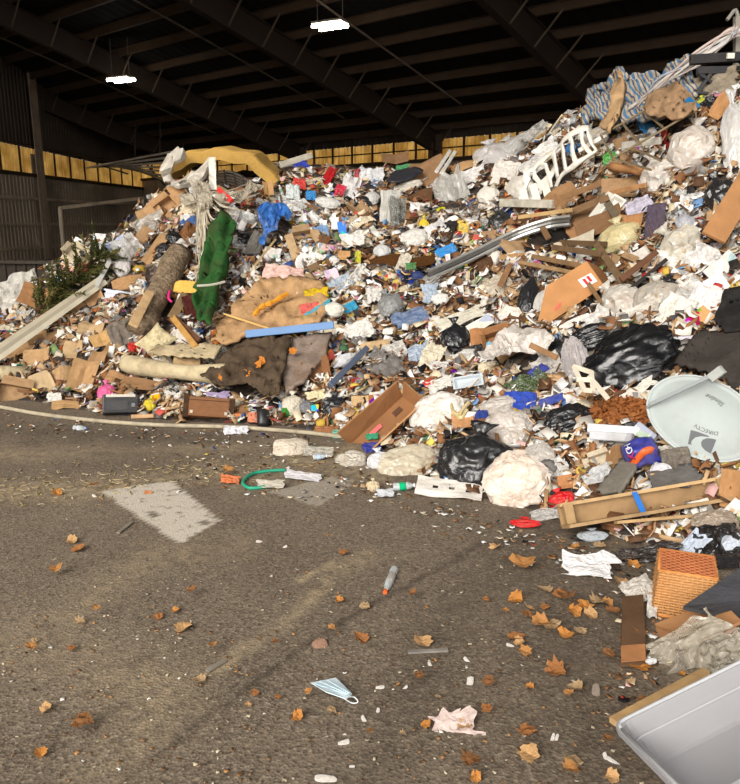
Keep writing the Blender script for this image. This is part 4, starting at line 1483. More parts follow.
# blue tarp
sheet_on('blue_tarp', [(258, 214), (270, 209), (284, 213), (293, 220), (288, 226), (280, 224), (276, 238), (268, 240), (264, 254), (259, 252), (263, 236), (258, 228)], S(62, 116, 190), M_FILM, 'torn bright blue tarpaulin draped high on the heap', 'tarpaulin', .12, .07, (7, 7, 2.5), .01, lmk='the blue tarp')
put('cardboard_piece', 185, 190, 28, 30, S(206, 154, 104), 'tan cardboard sheet under the end of the foam mattress', 'cardboard', 40, 2, .8)
put('carton', 166, 208, 20, 18, S(196, 148, 102), 'tan carton tilted on the crest below the cover loop', 'carton', 40, 3, .8)
put('crushed_cardboard', 250, 191, 26, 18, S(166, 100, 56), 'rust brown crushed board under the foam mattress', 'cardboard', -5, 1, 1)
put('crushed_cardboard', 268, 189, 10, 16, S(196, 150, 96), 'small tan board at the lower end of the mattress', 'cardboard', 10, 2, 1)
put('crushed_cardboard', 220, 193, 26, 14, S(186, 154, 112), 'kraft paper heap below the mattress strap', 'kraft paper', -25, 3, 1.2)
bar('red_stick', (219, 198), (232, 209), 5, .05, S(216, 50, 46), M_HARD, 'bright red bar lying across the shredded netting', 'bar', .26)
put('paper_sheet', 272, 254, 17, 17, S(216, 208, 200), 'white square card just below the blue tarp', 'card', -10, 2, .6)
put('rag', 285, 277, 40, 20, S(224, 184, 172), 'pale pink cloth lying on the tan carpet underlay', 'cloth', -6, 1, .6, lmk='the pale pink cloth')
put('rag', 256, 246, 14, 30, S(112, 108, 102), 'grey rolled cloth beside the tail of the blue tarp', 'cloth', -15, 5, .8)
put('cardboard_piece', 253, 264, 12, 16, S(178, 124, 76), 'small upright cardboard above the carpet underlay', 'cardboard', 5, 3, .8)
bar('thin_stick', (276, 246), (255, 272), 2.2, .012, S(206, 176, 128), M_WOOD, 'thin pale stick above the pink cloth', 'stick', .2)

# tan carpet underlay with things on it
sheet_on('carpet_underlay', [(212, 347), (222, 330), (240, 305), (264, 286), (300, 283), (322, 288), (330, 312), (322, 330), (285, 338), (252, 342), (228, 352)], S(188, 150, 108), M_CARPET, 'large tan carpet underlay spread over the middle of the heap', 'carpet underlay', .10, .06, (3, 3, 3), .03, lmk='the tan carpet underlay')
put('drink_can', 268, 289, 12, 12, S(40, 84, 62), 'dark green tin on the edge of the carpet underlay', 'tin', 0, 2, 1, lift=.8)
yo = along([(254, 325), (262, 317), (272, 312), (288, 303)], .24)
wobj('orange_branch', *tube(smooth_path(yo, 14), [.012 + .02 * abs(math.sin(i)) for i in range(14)], 6), M_HARD, S(222, 150, 44))
tag(bpy.data.objects['orange_branch'], 'bent orange plastic piece lying on the carpet underlay', 'plastic piece')
put('grocery_bag', 253, 334, 20, 12, S(186, 196, 214), 'blue-white crumpled bag at the end of the blue plank', 'bag', 10, 4, .8, lift=.9)
put('film_scrap', 274, 316, 9, 10, S(110, 112, 118), 'small grey wad on the carpet underlay', 'wad', 0, 3, 1.2, lift=1.2)
bar('yellow_lath', (224, 321), (270, 337), 2, .012, S(226, 176, 96), M_WOOD, 'thin yellow lath across the carpet underlay', 'lath', .2)
bar('blue_plank', (246, 344), (334, 336), 7.5, .04, S(106, 140, 184), M_PAINT, 'long blue painted plank across the carpet underlay edge', 'plank', .26, lmk='the blue plank')
sheet_on('dark_tarp', [(203, 386), (222, 366), (246, 347), (292, 344), (288, 372), (282, 402), (264, 404), (250, 392), (222, 396)], S(84, 70, 56), M_CLOTH, 'dark brown tarpaulin hanging below the blue plank', 'tarpaulin', .14, .06, (8, 8, 1.6), .012, lmk='the dark brown tarp')
sheet_on('grey_carpet', [(293, 345), (333, 339), (328, 360), (306, 388), (288, 400), (284, 380)], S(138, 122, 110), M_CARPET, 'grey brown carpet piece beside the dark brown tarp', 'carpet', .11, .03, (3, 3, 3), .03, lmk='the grey carpet piece')
for k, (x, y) in enumerate(((247, 380), (258, 366), (262, 362), (222, 378), (293, 350), (246, 372))):
    put('dry_leaf', x, y, 10, 9, S(206, 130, 52), 'orange leaf on the dark brown tarp, ' + ['lowest in its middle', 'highest of the middle three', 'beside the blue plank in its middle', 'near its trailing corner', 'at its edge by the grey carpet', 'between two others in its middle'][k], 'leaf', 60 + k * 20, k, .8, lift=4.5, cover=0, group='leaves on the dark brown tarp')
put('crushed_cardboard', 318, 372, 24, 24, S(142, 92, 58), 'rusty brown crushed board at the edge of the grey carpet', 'cardboard', 20, 4, .8)

# bright pieces in the middle
for a in ((318, 296, 22, 15, S(206, 172, 40), 'mustard yellow cloth below the pale pink cloth', 'cloth', 'rag', 5), (311, 309, 18, 11, S(220, 104, 96), 'salmon red cloth at the edge of the carpet underlay', 'cloth', 'rag', 10),
          (321, 312, 26, 12, S(70, 158, 178), 'teal plastic sheet beside the salmon red cloth', 'plastic sheet', 'film_scrap', 35), (334, 310, 20, 18, S(220, 216, 204), 'white crumpled bag beside the teal plastic sheet', 'bag', 'grocery_bag', 0),
          (350, 307, 14, 9, S(38, 156, 196), 'turquoise wad beside the white crumpled bag', 'wad', 'film_scrap', 30), (341, 284, 22, 14, S(176, 188, 198), 'pale blue-grey film above the white crumpled bag', 'plastic film', 'film_scrap', 30),
          (332, 274, 13, 16, S(216, 190, 200), 'pink and white card beside the pale pink cloth', 'card', 'paper_sheet', 20), (305, 321, 12, 8, S(140, 190, 70), 'lime green scrap at the edge of the carpet underlay', 'scrap', 'film_scrap', 10),
          (345, 256, 14, 18, S(204, 152, 96), 'upright tan cardboard in the dark middle of the heap', 'cardboard', 'cardboard_piece', 0), (358, 258, 6, 14, S(196, 190, 40), 'narrow yellow scrap beside the upright tan cardboard', 'scrap', 'film_scrap', 0),
          (335, 224, 7, 16, S(226, 226, 226), 'narrow white card leaning on a blue panel', 'card', 'paper_sheet', 0), (342, 229, 8, 18, S(66, 128, 216), 'blue panel behind the narrow white card', 'panel', 'paper_sheet', 10),
          (328, 202, 26, 12, S(214, 212, 206), 'white padded roll in the upper middle of the heap', 'padding', 'grocery_bag', -10), (311, 196, 10, 9, S(44, 140, 206), 'bright blue wad beside the white padded roll', 'wad', 'film_scrap', 0),
          (302, 167, 14, 10, S(40, 62, 170), 'deep blue plastic on the crest beside the white board', 'plastic', 'film_scrap', 20), (329, 176, 8, 20, S(176, 30, 36), 'dark red cloth strip near the crest', 'cloth', 'rag', -25),
          (300, 184, 12, 10, S(210, 54, 44), 'red wrapper below the deep blue plastic', 'wrapper', 'film_scrap', 0), (340, 190, 9, 12, S(206, 44, 70), 'crimson wrapper right of centre near the crest'.replace('right of centre ', ''), 'wrapper', 'film_scrap', -20),
          (293, 192, 12, 14, S(210, 216, 214), 'white and teal cloth under the deep blue plastic', 'cloth', 'rag', 0), (281, 190, 10, 10, S(120, 150, 120), 'greenish clear bottle under the mattress end', 'bottle', 'plastic_bottle', 20),
          (408, 168, 24, 7, S(60, 150, 92), 'green plastic strip near the crest below the eave wall', 'plastic strip', 'film_scrap', 0), (400, 176, 12, 8, S(230, 180, 140), 'peach scrap below the green crest strip', 'scrap', 'paper_sheet', 0),
          (424, 225, 10, 14, S(230, 204, 50), 'yellow bag on the white film in the upper middle', 'bag', 'grocery_bag', 0), (414, 238, 28, 22, S(220, 216, 208), 'white film bag under the small yellow bag', 'bag', 'grocery_bag', 10),
          (441, 210, 9, 7, S(186, 186, 40), 'yellow-green ball in the upper middle', 'ball', 'foam_chunk', 0), (446, 251, 20, 9, S(40, 144, 216), 'bright blue plastic beside the end of the bed rail', 'plastic', 'film_scrap', 20),
          (448, 258, 5, 12, S(226, 222, 210), 'narrow white card below the bright blue plastic', 'card', 'paper_sheet', 5), (466, 264, 7, 7, S(226, 196, 40), 'small yellow tub below the bed rail', 'tub', 'paper_cup', 0),
          (458, 265, 10, 8, S(46, 110, 84), 'green cloth beside the small yellow tub', 'cloth', 'rag', 0), (411, 267, 10, 7, S(70, 130, 74), 'small green wad in the brown compost patch', 'wad', 'film_scrap', 0),
          (404, 262, 12, 18, S(206, 198, 180), 'grey-white torn cloth above the small green wad', 'cloth', 'film_scrap', -20), (382, 252, 18, 16, S(206, 206, 204), 'white crumpled bag above the brown compost patch', 'bag', 'grocery_bag', 0),
          (390, 305, 26, 26, S(150, 152, 152), 'grey clear plastic bag on the middle slope', 'bag', 'clear_bag', 20), (374, 296, 14, 14, S(220, 216, 210), 'white wad touching the grey clear bag', 'wad', 'film_scrap', 0),
          (400, 300, 6, 6, S(200, 50, 60), 'tiny red wrapper by the grey clear bag', 'wrapper', 'film_scrap', 0), (430, 293, 16, 18, S(170, 184, 200), 'blue and white film under the bed rail', 'plastic film', 'film_scrap', 0),
          (411, 318, 34, 14, S(96, 116, 150), 'blue-grey curved panel lying on the middle slope', 'panel', 'film_scrap', 18), (388, 331, 10, 9, S(228, 224, 214), 'small white foam block below the curved panel', 'foam block', 'foam_chunk', -15),
          (430, 334, 12, 12, S(236, 160, 44), 'bright orange V-shaped plastic below the curved panel', 'plastic', 'plastic_strip', 50), (455, 338, 30, 34, S(30, 30, 32), 'ribbed black bag on the middle slope', 'bag', 'refuse_sack', 0),
          (478, 338, 14, 26, S(184, 122, 74), 'small upright cardboard beside the ribbed black bag', 'cardboard', 'crushed_cardboard', 0), (500, 340, 26, 20, S(160, 108, 66), 'open brown carton beside the ribbed black bag', 'carton', 'carton', 10),
          (480, 324, 26, 14, S(212, 206, 192), 'cream folded sheet above the ribbed black bag', 'sheet', 'paper_sheet', 25), (460, 318, 46, 12, S(206, 200, 182), 'long cream film lying above the ribbed black bag', 'plastic film', 'film_scrap', 16),
          (344, 373, 18, 16, S(222, 120, 40), 'tangled orange hose on the lower slope', 'hose', 'cord', 0), (343, 361, 26, 14, S(206, 206, 208), 'white shopping bag above the tangled orange hose', 'bag', 'grocery_bag', 30),
          (334, 407, 28, 22, S(38, 38, 40), 'small black sack near the foot beyond the green toy', 'sack', 'refuse_sack', 0), (315, 409, 14, 8, S(228, 206, 40), 'yellow tub beside the small black sack', 'tub', 'drink_can', 90),
          (292, 404, 22, 22, S(206, 196, 176), 'cream sack at the foot beside the yellow tub', 'sack', 'grocery_bag', 0), (306, 406, 14, 14, S(120, 122, 126), 'grey sack between the cream sack and yellow tub', 'sack', 'grocery_bag', 20),
          (316, 397, 18, 10, S(222, 210, 170), 'cream wad above the yellow tub', 'wad', 'film_scrap', 10), (330, 355, 9, 13, S(140, 60, 52), 'dark red frame by the white shopping bag', 'frame', 'paper_sheet', 30),
          (375, 400, 12, 18, S(150, 96, 58), 'small upright brown box above the long carton', 'box', 'packet_box', 0), (362, 402, 18, 12, S(212, 176, 128), 'tan torn flap beside the small upright brown box', 'cardboard', 'crushed_cardboard', 0),
          (402, 396, 20, 14, S(206, 164, 108), 'golden kraft paper above the long carton', 'kraft paper', 'crushed_cardboard', 10), (387, 397, 12, 14, S(196, 206, 212), 'pale blue film above the long carton', 'plastic film', 'film_scrap', 0),
          (420, 352, 24, 16, S(180, 196, 214), 'light blue clear film on the lower slope', 'plastic film', 'clear_wrap', 10), (431, 359, 18, 30, S(214, 204, 180), 'cream curtain strip beside the light blue film', 'cloth', 'film_scrap', -25),
          (429, 384, 10, 7, S(206, 48, 40), 'red wrapper above the large white bag', 'wrapper', 'film_scrap', 20), (468, 383, 30, 16, S(182, 190, 196), 'grey foam tray behind the large white bag', 'foam tray', 'food_tray', 4)):
    px, py, w, h, col, lab, cat, kd, rot = a
    nm_ = {'film_scrap': 'plastic_scrap', 'rag': 'cloth_piece', 'paper_sheet': 'card_sheet', 'crushed_cardboard': 'cardboard_piece', 'clear_wrap': 'clear_film', 'cord': 'hose', 'foam_chunk': 'foam_block'}.get(kd, kd)
    put(kd, px, py, w, h, col, lab, cat, rot, (px + py) % 5, .7 if kd != 'plastic_bottle' else 1, name=nm_, mn=.26 if 295 < px < 336 and 280 < py < 335 else .14)
for ph, x, y in (('the mustard yellow cloth', 318, 296), ('the upright tan cardboard', 345, 256), ('the white padded roll', 328, 202), ('the deep blue plastic', 302, 167), ('the small yellow bag', 424, 225), ('the grey clear bag', 390, 305),
                 ('the ribbed black bag', 455, 338), ('the tangled orange hose', 344, 373), ('the small black sack', 334, 407), ('the bright blue plastic', 446, 251), ('the curved blue-grey panel', 411, 318)):
    lm(ph, x, y)
bar('blue_grey_pipe', (330, 392), (367, 353), 6, .05, S(80, 92, 112), M_HARD, 'blue-grey plastic channel beside the tangled orange hose', 'channel', .14)
bar('white_board', (280, 168), (312, 158), 6, .05, S(210, 200, 180), M_WOOD, 'white board on the crest beyond the foam mattress', 'board', .1)
sheet_on('black_curved_sheet', [(388, 186), (396, 178), (414, 174), (424, 178), (408, 186), (392, 191)], S(46, 48, 54), M_HARD, 'black curved panel near the crest of the heap', 'panel', .14, .03)
put('grocery_bag', 408, 186, 30, 12, OFFW, 'white padded bundle below the black curved panel', 'bundle', 14, 2, .8)
put('film_scrap', 389, 212, 18, 42, S(198, 196, 188), 'tall grey-white torn sheet in the upper middle', 'sheet', -5, 3, .6, lmk='the tall torn sheet')
put('clear_wrap', 398, 216, 16, 36, S(130, 130, 124), 'grey clear sheeting beside the tall torn sheet', 'plastic sheet', 0, 1, .8)
put('crushed_cardboard', 400, 202, 12, 14, S(196, 156, 112), 'tan scrap stuck to the tall torn sheet', 'cardboard', 0, 3, 1)
put('clear_wrap', 452, 196, 34, 44, S(196, 194, 186), 'large translucent grey sheet below the white rail', 'plastic sheet', 10, 2, .8, lmk='the translucent grey sheet')
for i, (x0, y0) in enumerate(((436, 180), (441, 181))):
    bar('white_rail', (x0, y0), (x0 + 14, y0 - 22), 3.5, .03, S(226, 222, 212), M_HARD, ['shorter', 'longer'][i] + ' of two slanting white plastic rails near the crest', 'rail', .25)
put('crushed_cardboard', 428, 172, 34, 26, S(158, 118, 84), 'large brown kraft heap below the eave wall strip', 'kraft paper', 10, 0, .8, lmk='the brown kraft heap')
put('crushed_cardboard', 395, 160, 26, 12, S(140, 104, 74), 'brown board lying on the crest', 'cardboard', 5, 2, .8)
put('crushed_cardboard', 462, 166, 22, 9, S(206, 158, 108), 'flat tan cardboard at the crest under white film', 'cardboard', 15, 3, .8)

# bed rail, black panel and white board
br = along([(428, 281), (470, 262), (515, 241), (548, 230), (570, 227)], .25)
brp = smooth_path(br, 24)
u = nrm(CAM - brp.mean(0))
rl = empty('bed_rail', brp[0])
for k, (o_, c_) in enumerate(((0, S(186, 186, 180)), (.045, S(120, 120, 118)), (.08, S(200, 200, 196)))):
    q = brp + np.array([0, -.0, 1]) * (-o_)
    v, f = tube(q, .022, 6); wobj('rail', v, f, M_METAL, c_, rl)
tag(rl, 'long curved silver bed rail slanting across the heap', 'bed rail'); lm('the silver bed rail', 500, 248)
sheet_on('black_board', [(522, 238), (566, 230), (572, 243), (545, 248), (524, 252)], S(30, 28, 28), M_HARD, 'black board in the hollow under the bed rail', 'board', .04, .01)
bar('white_trim_board', (500, 209), (552, 212), 8, .04, S(210, 202, 184), M_WOOD, 'white trim board below the plastic garden chair', 'board', .2, lmk='the white trim board')
bar('orange_edge_board', (518, 229), (572, 223), 4, .03, S(200, 160, 104), M_WOOD, 'pale tan edge board above the bed rail', 'board', .32)
put('refuse_sack', 500, 222, 24, 24, S(40, 40, 40), 'dull black sack above the silver bed rail', 'sack', 10, 2, .8, lmk='the dull black sack')

# plastic garden chair, broken
def garden_chair():
    P, X, Yv, N, kx, ky = frame(556, 180, 14, .6)
    root = empty('garden_chair', P)
    def pt(u, w, z=0.0):
        return P + X * (u * kx) + Yv * (w * ky) + N * (.2 + z)
    col = S(226, 222, 210)
    def strut(nm, a, b, wd=.035, t=.02, z0=0, z1=0):
        v, f = beam(pt(*a, z0), pt(*b, z1), wd, t, N); wobj(nm, v, f, M_HARD, col, root)
    g, gf = gridsheet(22, 8)
    gf = [q for q in gf if not (1 <= q[0] // 22 <= 5 and (q[0] % 22) % 3 != 0 and 1 < q[0] % 22 < 20 and not (q[0] // 22 == 3 and (q[0] % 22) < 9))]
    uu = g[:, 0] * 78 + 8; ww = g[:, 1] * 30 * (1 - .35 * g[:, 0]) + 6 + 10 * g[:, 0]
    uu = uu + 7 * (vn(g * 5 + 2, 3) - .5); ww = ww + 9 * (vn(g * 5 + 7, 4) - .5)
    bk = np.array([pt(a, b_, .16 * math.sin(4 * c)) for a, b_, c in zip(uu, ww, g[:, 0])])
    wobj('back', *solidify(bk, gf, .022), M_HARD, col, root, True)
    g, gf = gridsheet(10, 6)
    sk = np.array([pt(-24 + 34 * a, -16 + 20 * b_, .12 - .1 * b_) for a, b_, _ in g])
    wobj('seat', *solidify(sk, [q for q in gf if (q[0] % 10) % 3], .02), M_HARD, col, root)
    strut('leg', (-22, -14), (-46, -26), .04, .03, 0, .05)
    strut('leg', (-46, -26), (-36, -34), .04, .03, .05, .05)
    strut('leg', (-30, -14), (-28, -36), .04, .03, 0, .08)
    strut('leg', (-20, -24), (4, -34), .04, .03, .05, .0)
    strut('seat_rim', (-46, -20), (-24, 4), .04, .03)
    strut('arm_rest', (30, 10), (60, 14), .05, .02)
    tag(root, 'broken white plastic garden chair with a slotted back', 'chair'); lm('the white garden chair', 550, 182)
    COVER.append((548, 184, 36, 18, .3))


garden_chair()

# --- striped mattress and bundles at the top
M_STRIPE = None
def stripe_mat():
    m = bpy.data.materials.new('striped_ticking'); m.use_nodes = True
    T = NT(m); b = T.t.nodes['Principled BSDF']; tc = T.n('ShaderNodeTexCoord')
    wv = T.n('ShaderNodeTexWave', i_Scale=3.6, i_Distortion=5.0, i_Detail=1.0); wv.bands_direction = 'X'
    mp = T.n('ShaderNodeMapping'); mp.inputs['Rotation'].default_value = (0, .5, .3); T.l(tc.outputs['Object'], mp.inputs[0]); T.l(mp.outputs[0], wv.inputs['Vector'])
    nz = T.n('ShaderNodeTexNoise', i_Scale=5.0, i_Detail=4.0); T.l(tc.outputs['Object'], nz.inputs['Vector'])
    c = ramp(T, nz.outputs['Fac'], .3, .7, S(140, 126, 106), S(192, 178, 156))
    c = mixc(T, ramp(T, wv.outputs['Fac'], .78, .83), c, S(74, 112, 146))
    c = mixc(T, ramp(T, wv.outputs['Fac'], .05, .10, (1, 1, 1, 1), (0, 0, 0, 1)), c, S(70, 80, 110))
    T.l(c, b.inputs['Base Color']); b.inputs['Roughness'].default_value = .85
    bp = T.n('ShaderNodeBump', i_Strength=.5, i_Distance=.03); T.l(nz.outputs['Fac'], bp.inputs['Height']); T.l(bp.outputs[0], b.inputs['Normal'])
    return m
M_STRIPE = stripe_mat()
sheet_on('striped_mattress', [(588, 108), (600, 96), (622, 86), (634, 90), (630, 112), (622, 138), (606, 128), (590, 134)], S(255, 255, 255), M_STRIPE, 'folded blue-striped mattress on the high crest beside tan padding', 'mattress', .18, .08, (5, 5, 2), .08, lmk='the folded striped mattress')
sheet_on('striped_cover', [(634, 92), (652, 84), (672, 80), (694, 72), (700, 100), (690, 122), (668, 128), (640, 128), (630, 134), (626, 118)], S(255, 255, 255), M_STRIPE, 'wide blue-striped mattress cover sagging below the crest', 'mattress cover', .16, .09, (5, 5, 2), .05, lmk='the wide striped cover')
sheet_on('tan_padding', [(616, 92), (626, 90), (632, 104), (628, 128), (618, 146), (610, 142), (620, 116)], S(190, 156, 116), M_CLOTH, 'tan padding strip between the two striped mattresses', 'padding', .3, .04, (4, 4, 4), .04)
sheet_on('brown_sack_cloth', [(664, 108), (690, 98), (704, 112), (708, 126), (690, 134), (660, 130), (652, 122)], S(168, 136, 104), M_CLOTH, 'tan brown sack cloth hanging below the wide striped cover', 'sack cloth', .32, .05, (4, 4, 4), .02)
bar('blue_tape', (678, 112), (696, 125), 6, .012, S(34, 118, 176), M_PAINT, 'blue tape stripe on the tan sack cloth', 'tape', .42)
put('film_scrap', 646, 125, 14, 16, S(40, 124, 182), 'blue plastic corner below the wide striped cover', 'plastic', 20, 2, .6, lift=.9)
# long white strips sweeping up
R = np.random.default_rng(21)
stp = empty('plastic_ribbons', at_y(640, 100, 8.7))
for k in range(11):
    o_ = R.uniform(-5, 5, 8)
    a = [at_y(628 + k * 2, 106 + o_[0] + k, 8.55), at_y(660 + o_[1], 84 + o_[2], 8.35), at_y(694 + o_[3], 62 + o_[4], 8.15), at_y(726 + o_[6], 38 + o_[5], 8.05), at_y(738 + o_[7], 26 + k, 8.0)]
    p = smooth_path(a, 22)
    w_ = .010 + .012 * R.random()
    off = np.array([.2, 0, 1.0]) * w_
    n = len(p); v = np.vstack([p - off, p + off]); f = [(i, i + 1, n + i + 1, n + i) for i in range(n - 1)]
    wobj('ribbon', *solidify(v, f, .008), M_FILM, [S(214, 208, 200), S(190, 180, 176), S(206, 186, 178), S(170, 176, 190)][k % 4], stp, True)
tag(stp, 'sheaf of long whitish plastic ribbons sweeping up to the post', 'plastic ribbons'); lm('the whitish ribbons', 690, 60)
pst = empty('steel_post', at_y(738, 70, 8.2))
v, f = beam(at_y(738, 76, 8.2), at_y(738, 16, 8.1), .075, .06, (0, -1, 0)); wobj('upright', v, f, M_PAINT, S(150, 142, 130), pst)
v, f = tube(smooth_path([at_y(738, 16, 8.1), at_y(735, 10, 8.1), at_y(727, 20, 8.08)], 8), .018, 6); wobj('hook', v, f, M_PAINT, S(140, 136, 128), pst)
tag(pst, 'grey post with a hook at the very top of the heap', 'post')
dkf = empty('folding_table', at_y(720, 75, 7.95))
for nm, a, b_, wd, c_ in (('top_edge', (690, 60), (760, 56), .09, S(34, 34, 36)), ('top_edge', (697, 71), (760, 70), .07, S(44, 44, 46)), ('leg', (699, 74), (728, 96), .03, S(36, 36, 38)), ('leg', (710, 74), (697, 93), .03, S(34, 34, 36)),
                          ('stretcher', (698, 93), (726, 96), .025, S(50, 50, 52)), ('leg', (740, 60), (770, 96), .03, S(36, 36, 38))):
    v, f = beam(at_y(*a, 7.9), at_y(*b_, 7.9), wd, .05, (0, -1, .2)); wobj(nm, v, f, M_HARD, c_, dkf)
v, f = beam(at_y(727, 56, 7.85), at_y(734, 56, 7.85), .05, .03, (0, -1, 0)); wobj('label', v, f, M_PAINT, S(220, 214, 200), dkf)
tag(dkf, 'black folding table frame upside down under the grey post', 'table frame'); lm('the black table frame', 716, 74)
put('rag', 718, 86, 46, 30, S(150, 138, 120), 'rough grey padding behind the black table frame', 'padding', 0, 1, .5, lift=-.1)
put('grocery_bag', 702, 104, 14, 14, S(190, 200, 60), 'lime and yellow packet below the table frame', 'packet', 0, 2, .8)
put('film_scrap', 714, 108, 16, 22, S(30, 30, 32), 'black crumpled film beside the lime packet', 'plastic film', 30, 3, .8, entry=k_sheet(32, m=M_BLACK))
put('cardboard_piece', 724, 108, 22, 52, S(198, 140, 88), 'tan cardboard panel slanting under the table frame', 'cardboard', -38, 5, .4, lmk='the slanting tan panel')

# white bags on the upper slope on the near side
for (px, py, w, h, c_, kd, lab, rot, var) in (
        (690, 148, 50, 50, S(222, 214, 204), 'clear_bag', 'large clear bag of white scraps on the upper slope', -20, 1),
        (657, 178, 40, 40, S(226, 220, 212), 'clear_bag', 'round clear bag of white foam below the wire crate', 10, 2),
        (736, 140, 36, 84, S(216, 214, 212), 'clear_bag', 'tall clear bag at the edge of the upper slope', 0, 3),
        (721, 194, 42, 38, S(40, 39, 40), 'refuse_sack', 'dull black sack on the upper slope above the long panel', 10, 1),
        (618, 238, 48, 32, S(218, 206, 160), 'clear_bag', 'clear bag with yellow packets beside the white folded board', 0, 0),
        (596, 138, 38, 24, S(206, 200, 190), 'clear_bag', 'pale clear bag below the folded striped mattress', 25, 2),
        (573, 148, 17, 15, S(40, 112, 176), 'grocery_bag', 'deep blue bag above the white garden chair', 10, 4),
        (610, 157, 17, 15, S(104, 190, 90), 'clear_bag', 'green clear bag beside the wire crate', 0, 3),
        (516, 146, 40, 22, S(204, 202, 198), 'clear_bag', 'long clear film bag on the crest by the eave wall', 35, 0),
        (494, 156, 46, 26, S(214, 210, 208), 'clear_bag', 'white clear film heap on the crest above the black sack', 10, 1),
        (520, 188, 30, 28, S(214, 208, 196), 'grocery_bag', 'white lumpy bag beside the garden chair legs', 20, 5),
        (680, 246, 52, 44, S(214, 208, 194), 'clear_bag', 'large clear bag below the long cardboard panel', 30, 2),
        (685, 226, 22, 24, S(196, 198, 206), 'clear_bag', 'small bluish clear bag above the large clear bag', 10, 3),
        (655, 298, 50, 34, S(200, 192, 180), 'clear_bag', 'clear bag with scraps above the big glossy black sack', -10, 0),
        (620, 302, 44, 40, S(212, 206, 196), 'clear_bag', 'clear bag with white film beside the labelled carton', 25, 1)):
    put(kd, px, py, w, h, c_, lab, 'bag' if kd != 'refuse_sack' else 'sack', rot, var, .75, lift=.3)
for ph, x, y in (('the large clear bag of scraps', 690, 148), ('the round clear foam bag', 657, 178), ('the upper dull black sack', 721, 194), ('the yellow packet bag', 618, 238), ('the deep blue bag', 573, 148), ('the green clear bag', 610, 157), ('the crest film bags', 500, 152), ('the lower clear bag', 680, 246)):
    lm(ph, x, y)
# wire crate
wc = empty('wire_crate', along([(640, 150)], .3)[0])
for a, b_ in (((600, 150), (676, 108)), ((612, 172), (700, 122)), ((600, 150), (612, 172)), ((622, 138), (640, 158)), ((644, 126), (664, 144)), ((664, 114), (690, 128)), ((612, 172), (650, 186)), ((632, 162), (660, 178))):
    v, f = tube(along([a, b_], .36), .012, 5); wobj('wire', v, f, M_METAL, S(190, 170, 136), wc)
tag(wc, 'bent wire crate frame lying over the upper slope', 'wire crate'); lm('the wire crate', 645, 140)
bar('white_lath', (622, 156), (660, 150), 7, .03, S(214, 208, 194), M_WOOD, 'wide white lath under the wire crate', 'lath', .25)
rod('cardboard_tube', [(610, 178), (640, 182)], .045, S(192, 134, 84), M_CARD, 'tan cardboard tube beside the round foam bag', 'cardboard tube', .25, 6, 12)
bar('long_cardboard_panel', (712, 250), (752, 184), 24, .03, S(182, 126, 78), M_CARD, 'long cardboard panel standing up beside the upper black sack', 'cardboard', .22, lmk='the long cardboard panel')
put('cardboard_piece', 644, 256, 26, 20, S(222, 216, 210), 'white folded board with a green mark', 'board', 20, 2, .5, lmk='the white folded board')
put('rag', 655, 222, 18, 34, S(88, 78, 92), 'dark purple cloth below the round foam bag', 'cloth', -10, 3, .7)
put('rag', 640, 207, 26, 16, S(196, 190, 206), 'lilac cloth above the dark purple cloth', 'cloth', 10, 1, .7)
put('food_tray', 610, 212, 36, 18, S(206, 202, 190), 'white plastic rack beside the yellow packet bag', 'rack', 45, 2, .8)

# broken wood and brown paper zone
for i, (x0, y0, x1, y1, w_, c_, lab) in enumerate((
        (500, 262, 540, 258, 5, S(176, 128, 78), 'thick brown plank end near the bed rail'), (532, 262, 596, 276, 5, S(150, 112, 74), 'weathered plank above the labelled carton'), (520, 270, 574, 282, 4, S(168, 130, 88), 'tan lath above the black tube bag'),
        (552, 256, 600, 262, 6, S(122, 92, 64), 'dark weathered board in the broken wood'), (560, 248, 606, 250, 6, S(108, 80, 54), 'dark plank under the blue and green bottles'), (596, 250, 622, 290, 7, S(128, 98, 68), 'grey-brown board slanting beside the labelled carton'),
        (560, 205, 604, 190, 6, S(156, 112, 72), 'brown slat across the brown boards'), (566, 222, 608, 206, 6, S(136, 100, 66), 'dark slat over the brown boards'), (600, 196, 616, 222, 7, S(120, 104, 84), 'grey plank crossing the brown boards'),
        (610, 200, 646, 192, 5, S(196, 136, 82), 'orange-brown lath beside the lilac cloth'), (578, 276, 600, 310, 4, S(150, 112, 74), 'thin board against the labelled carton'), (620, 290, 656, 262, 6, S(110, 66, 44), 'red-brown board beside the white folded board'),
        (628, 296, 666, 266, 4, S(56, 46, 44), 'dark thin rail beside the red-brown board'), (510, 270, 500, 292, 6, S(166, 116, 76), 'short brown board below the bed rail'), (540, 230, 548, 246, 6, S(140, 100, 66), 'short brown stub under the bed rail'))):
    bar('broken_board', (x0, y0), (x1, y1), w_, .03, c_, M_WOOD, lab, 'board', .12 + .03 * (i % 4))
lm('the broken boards', 575, 262)
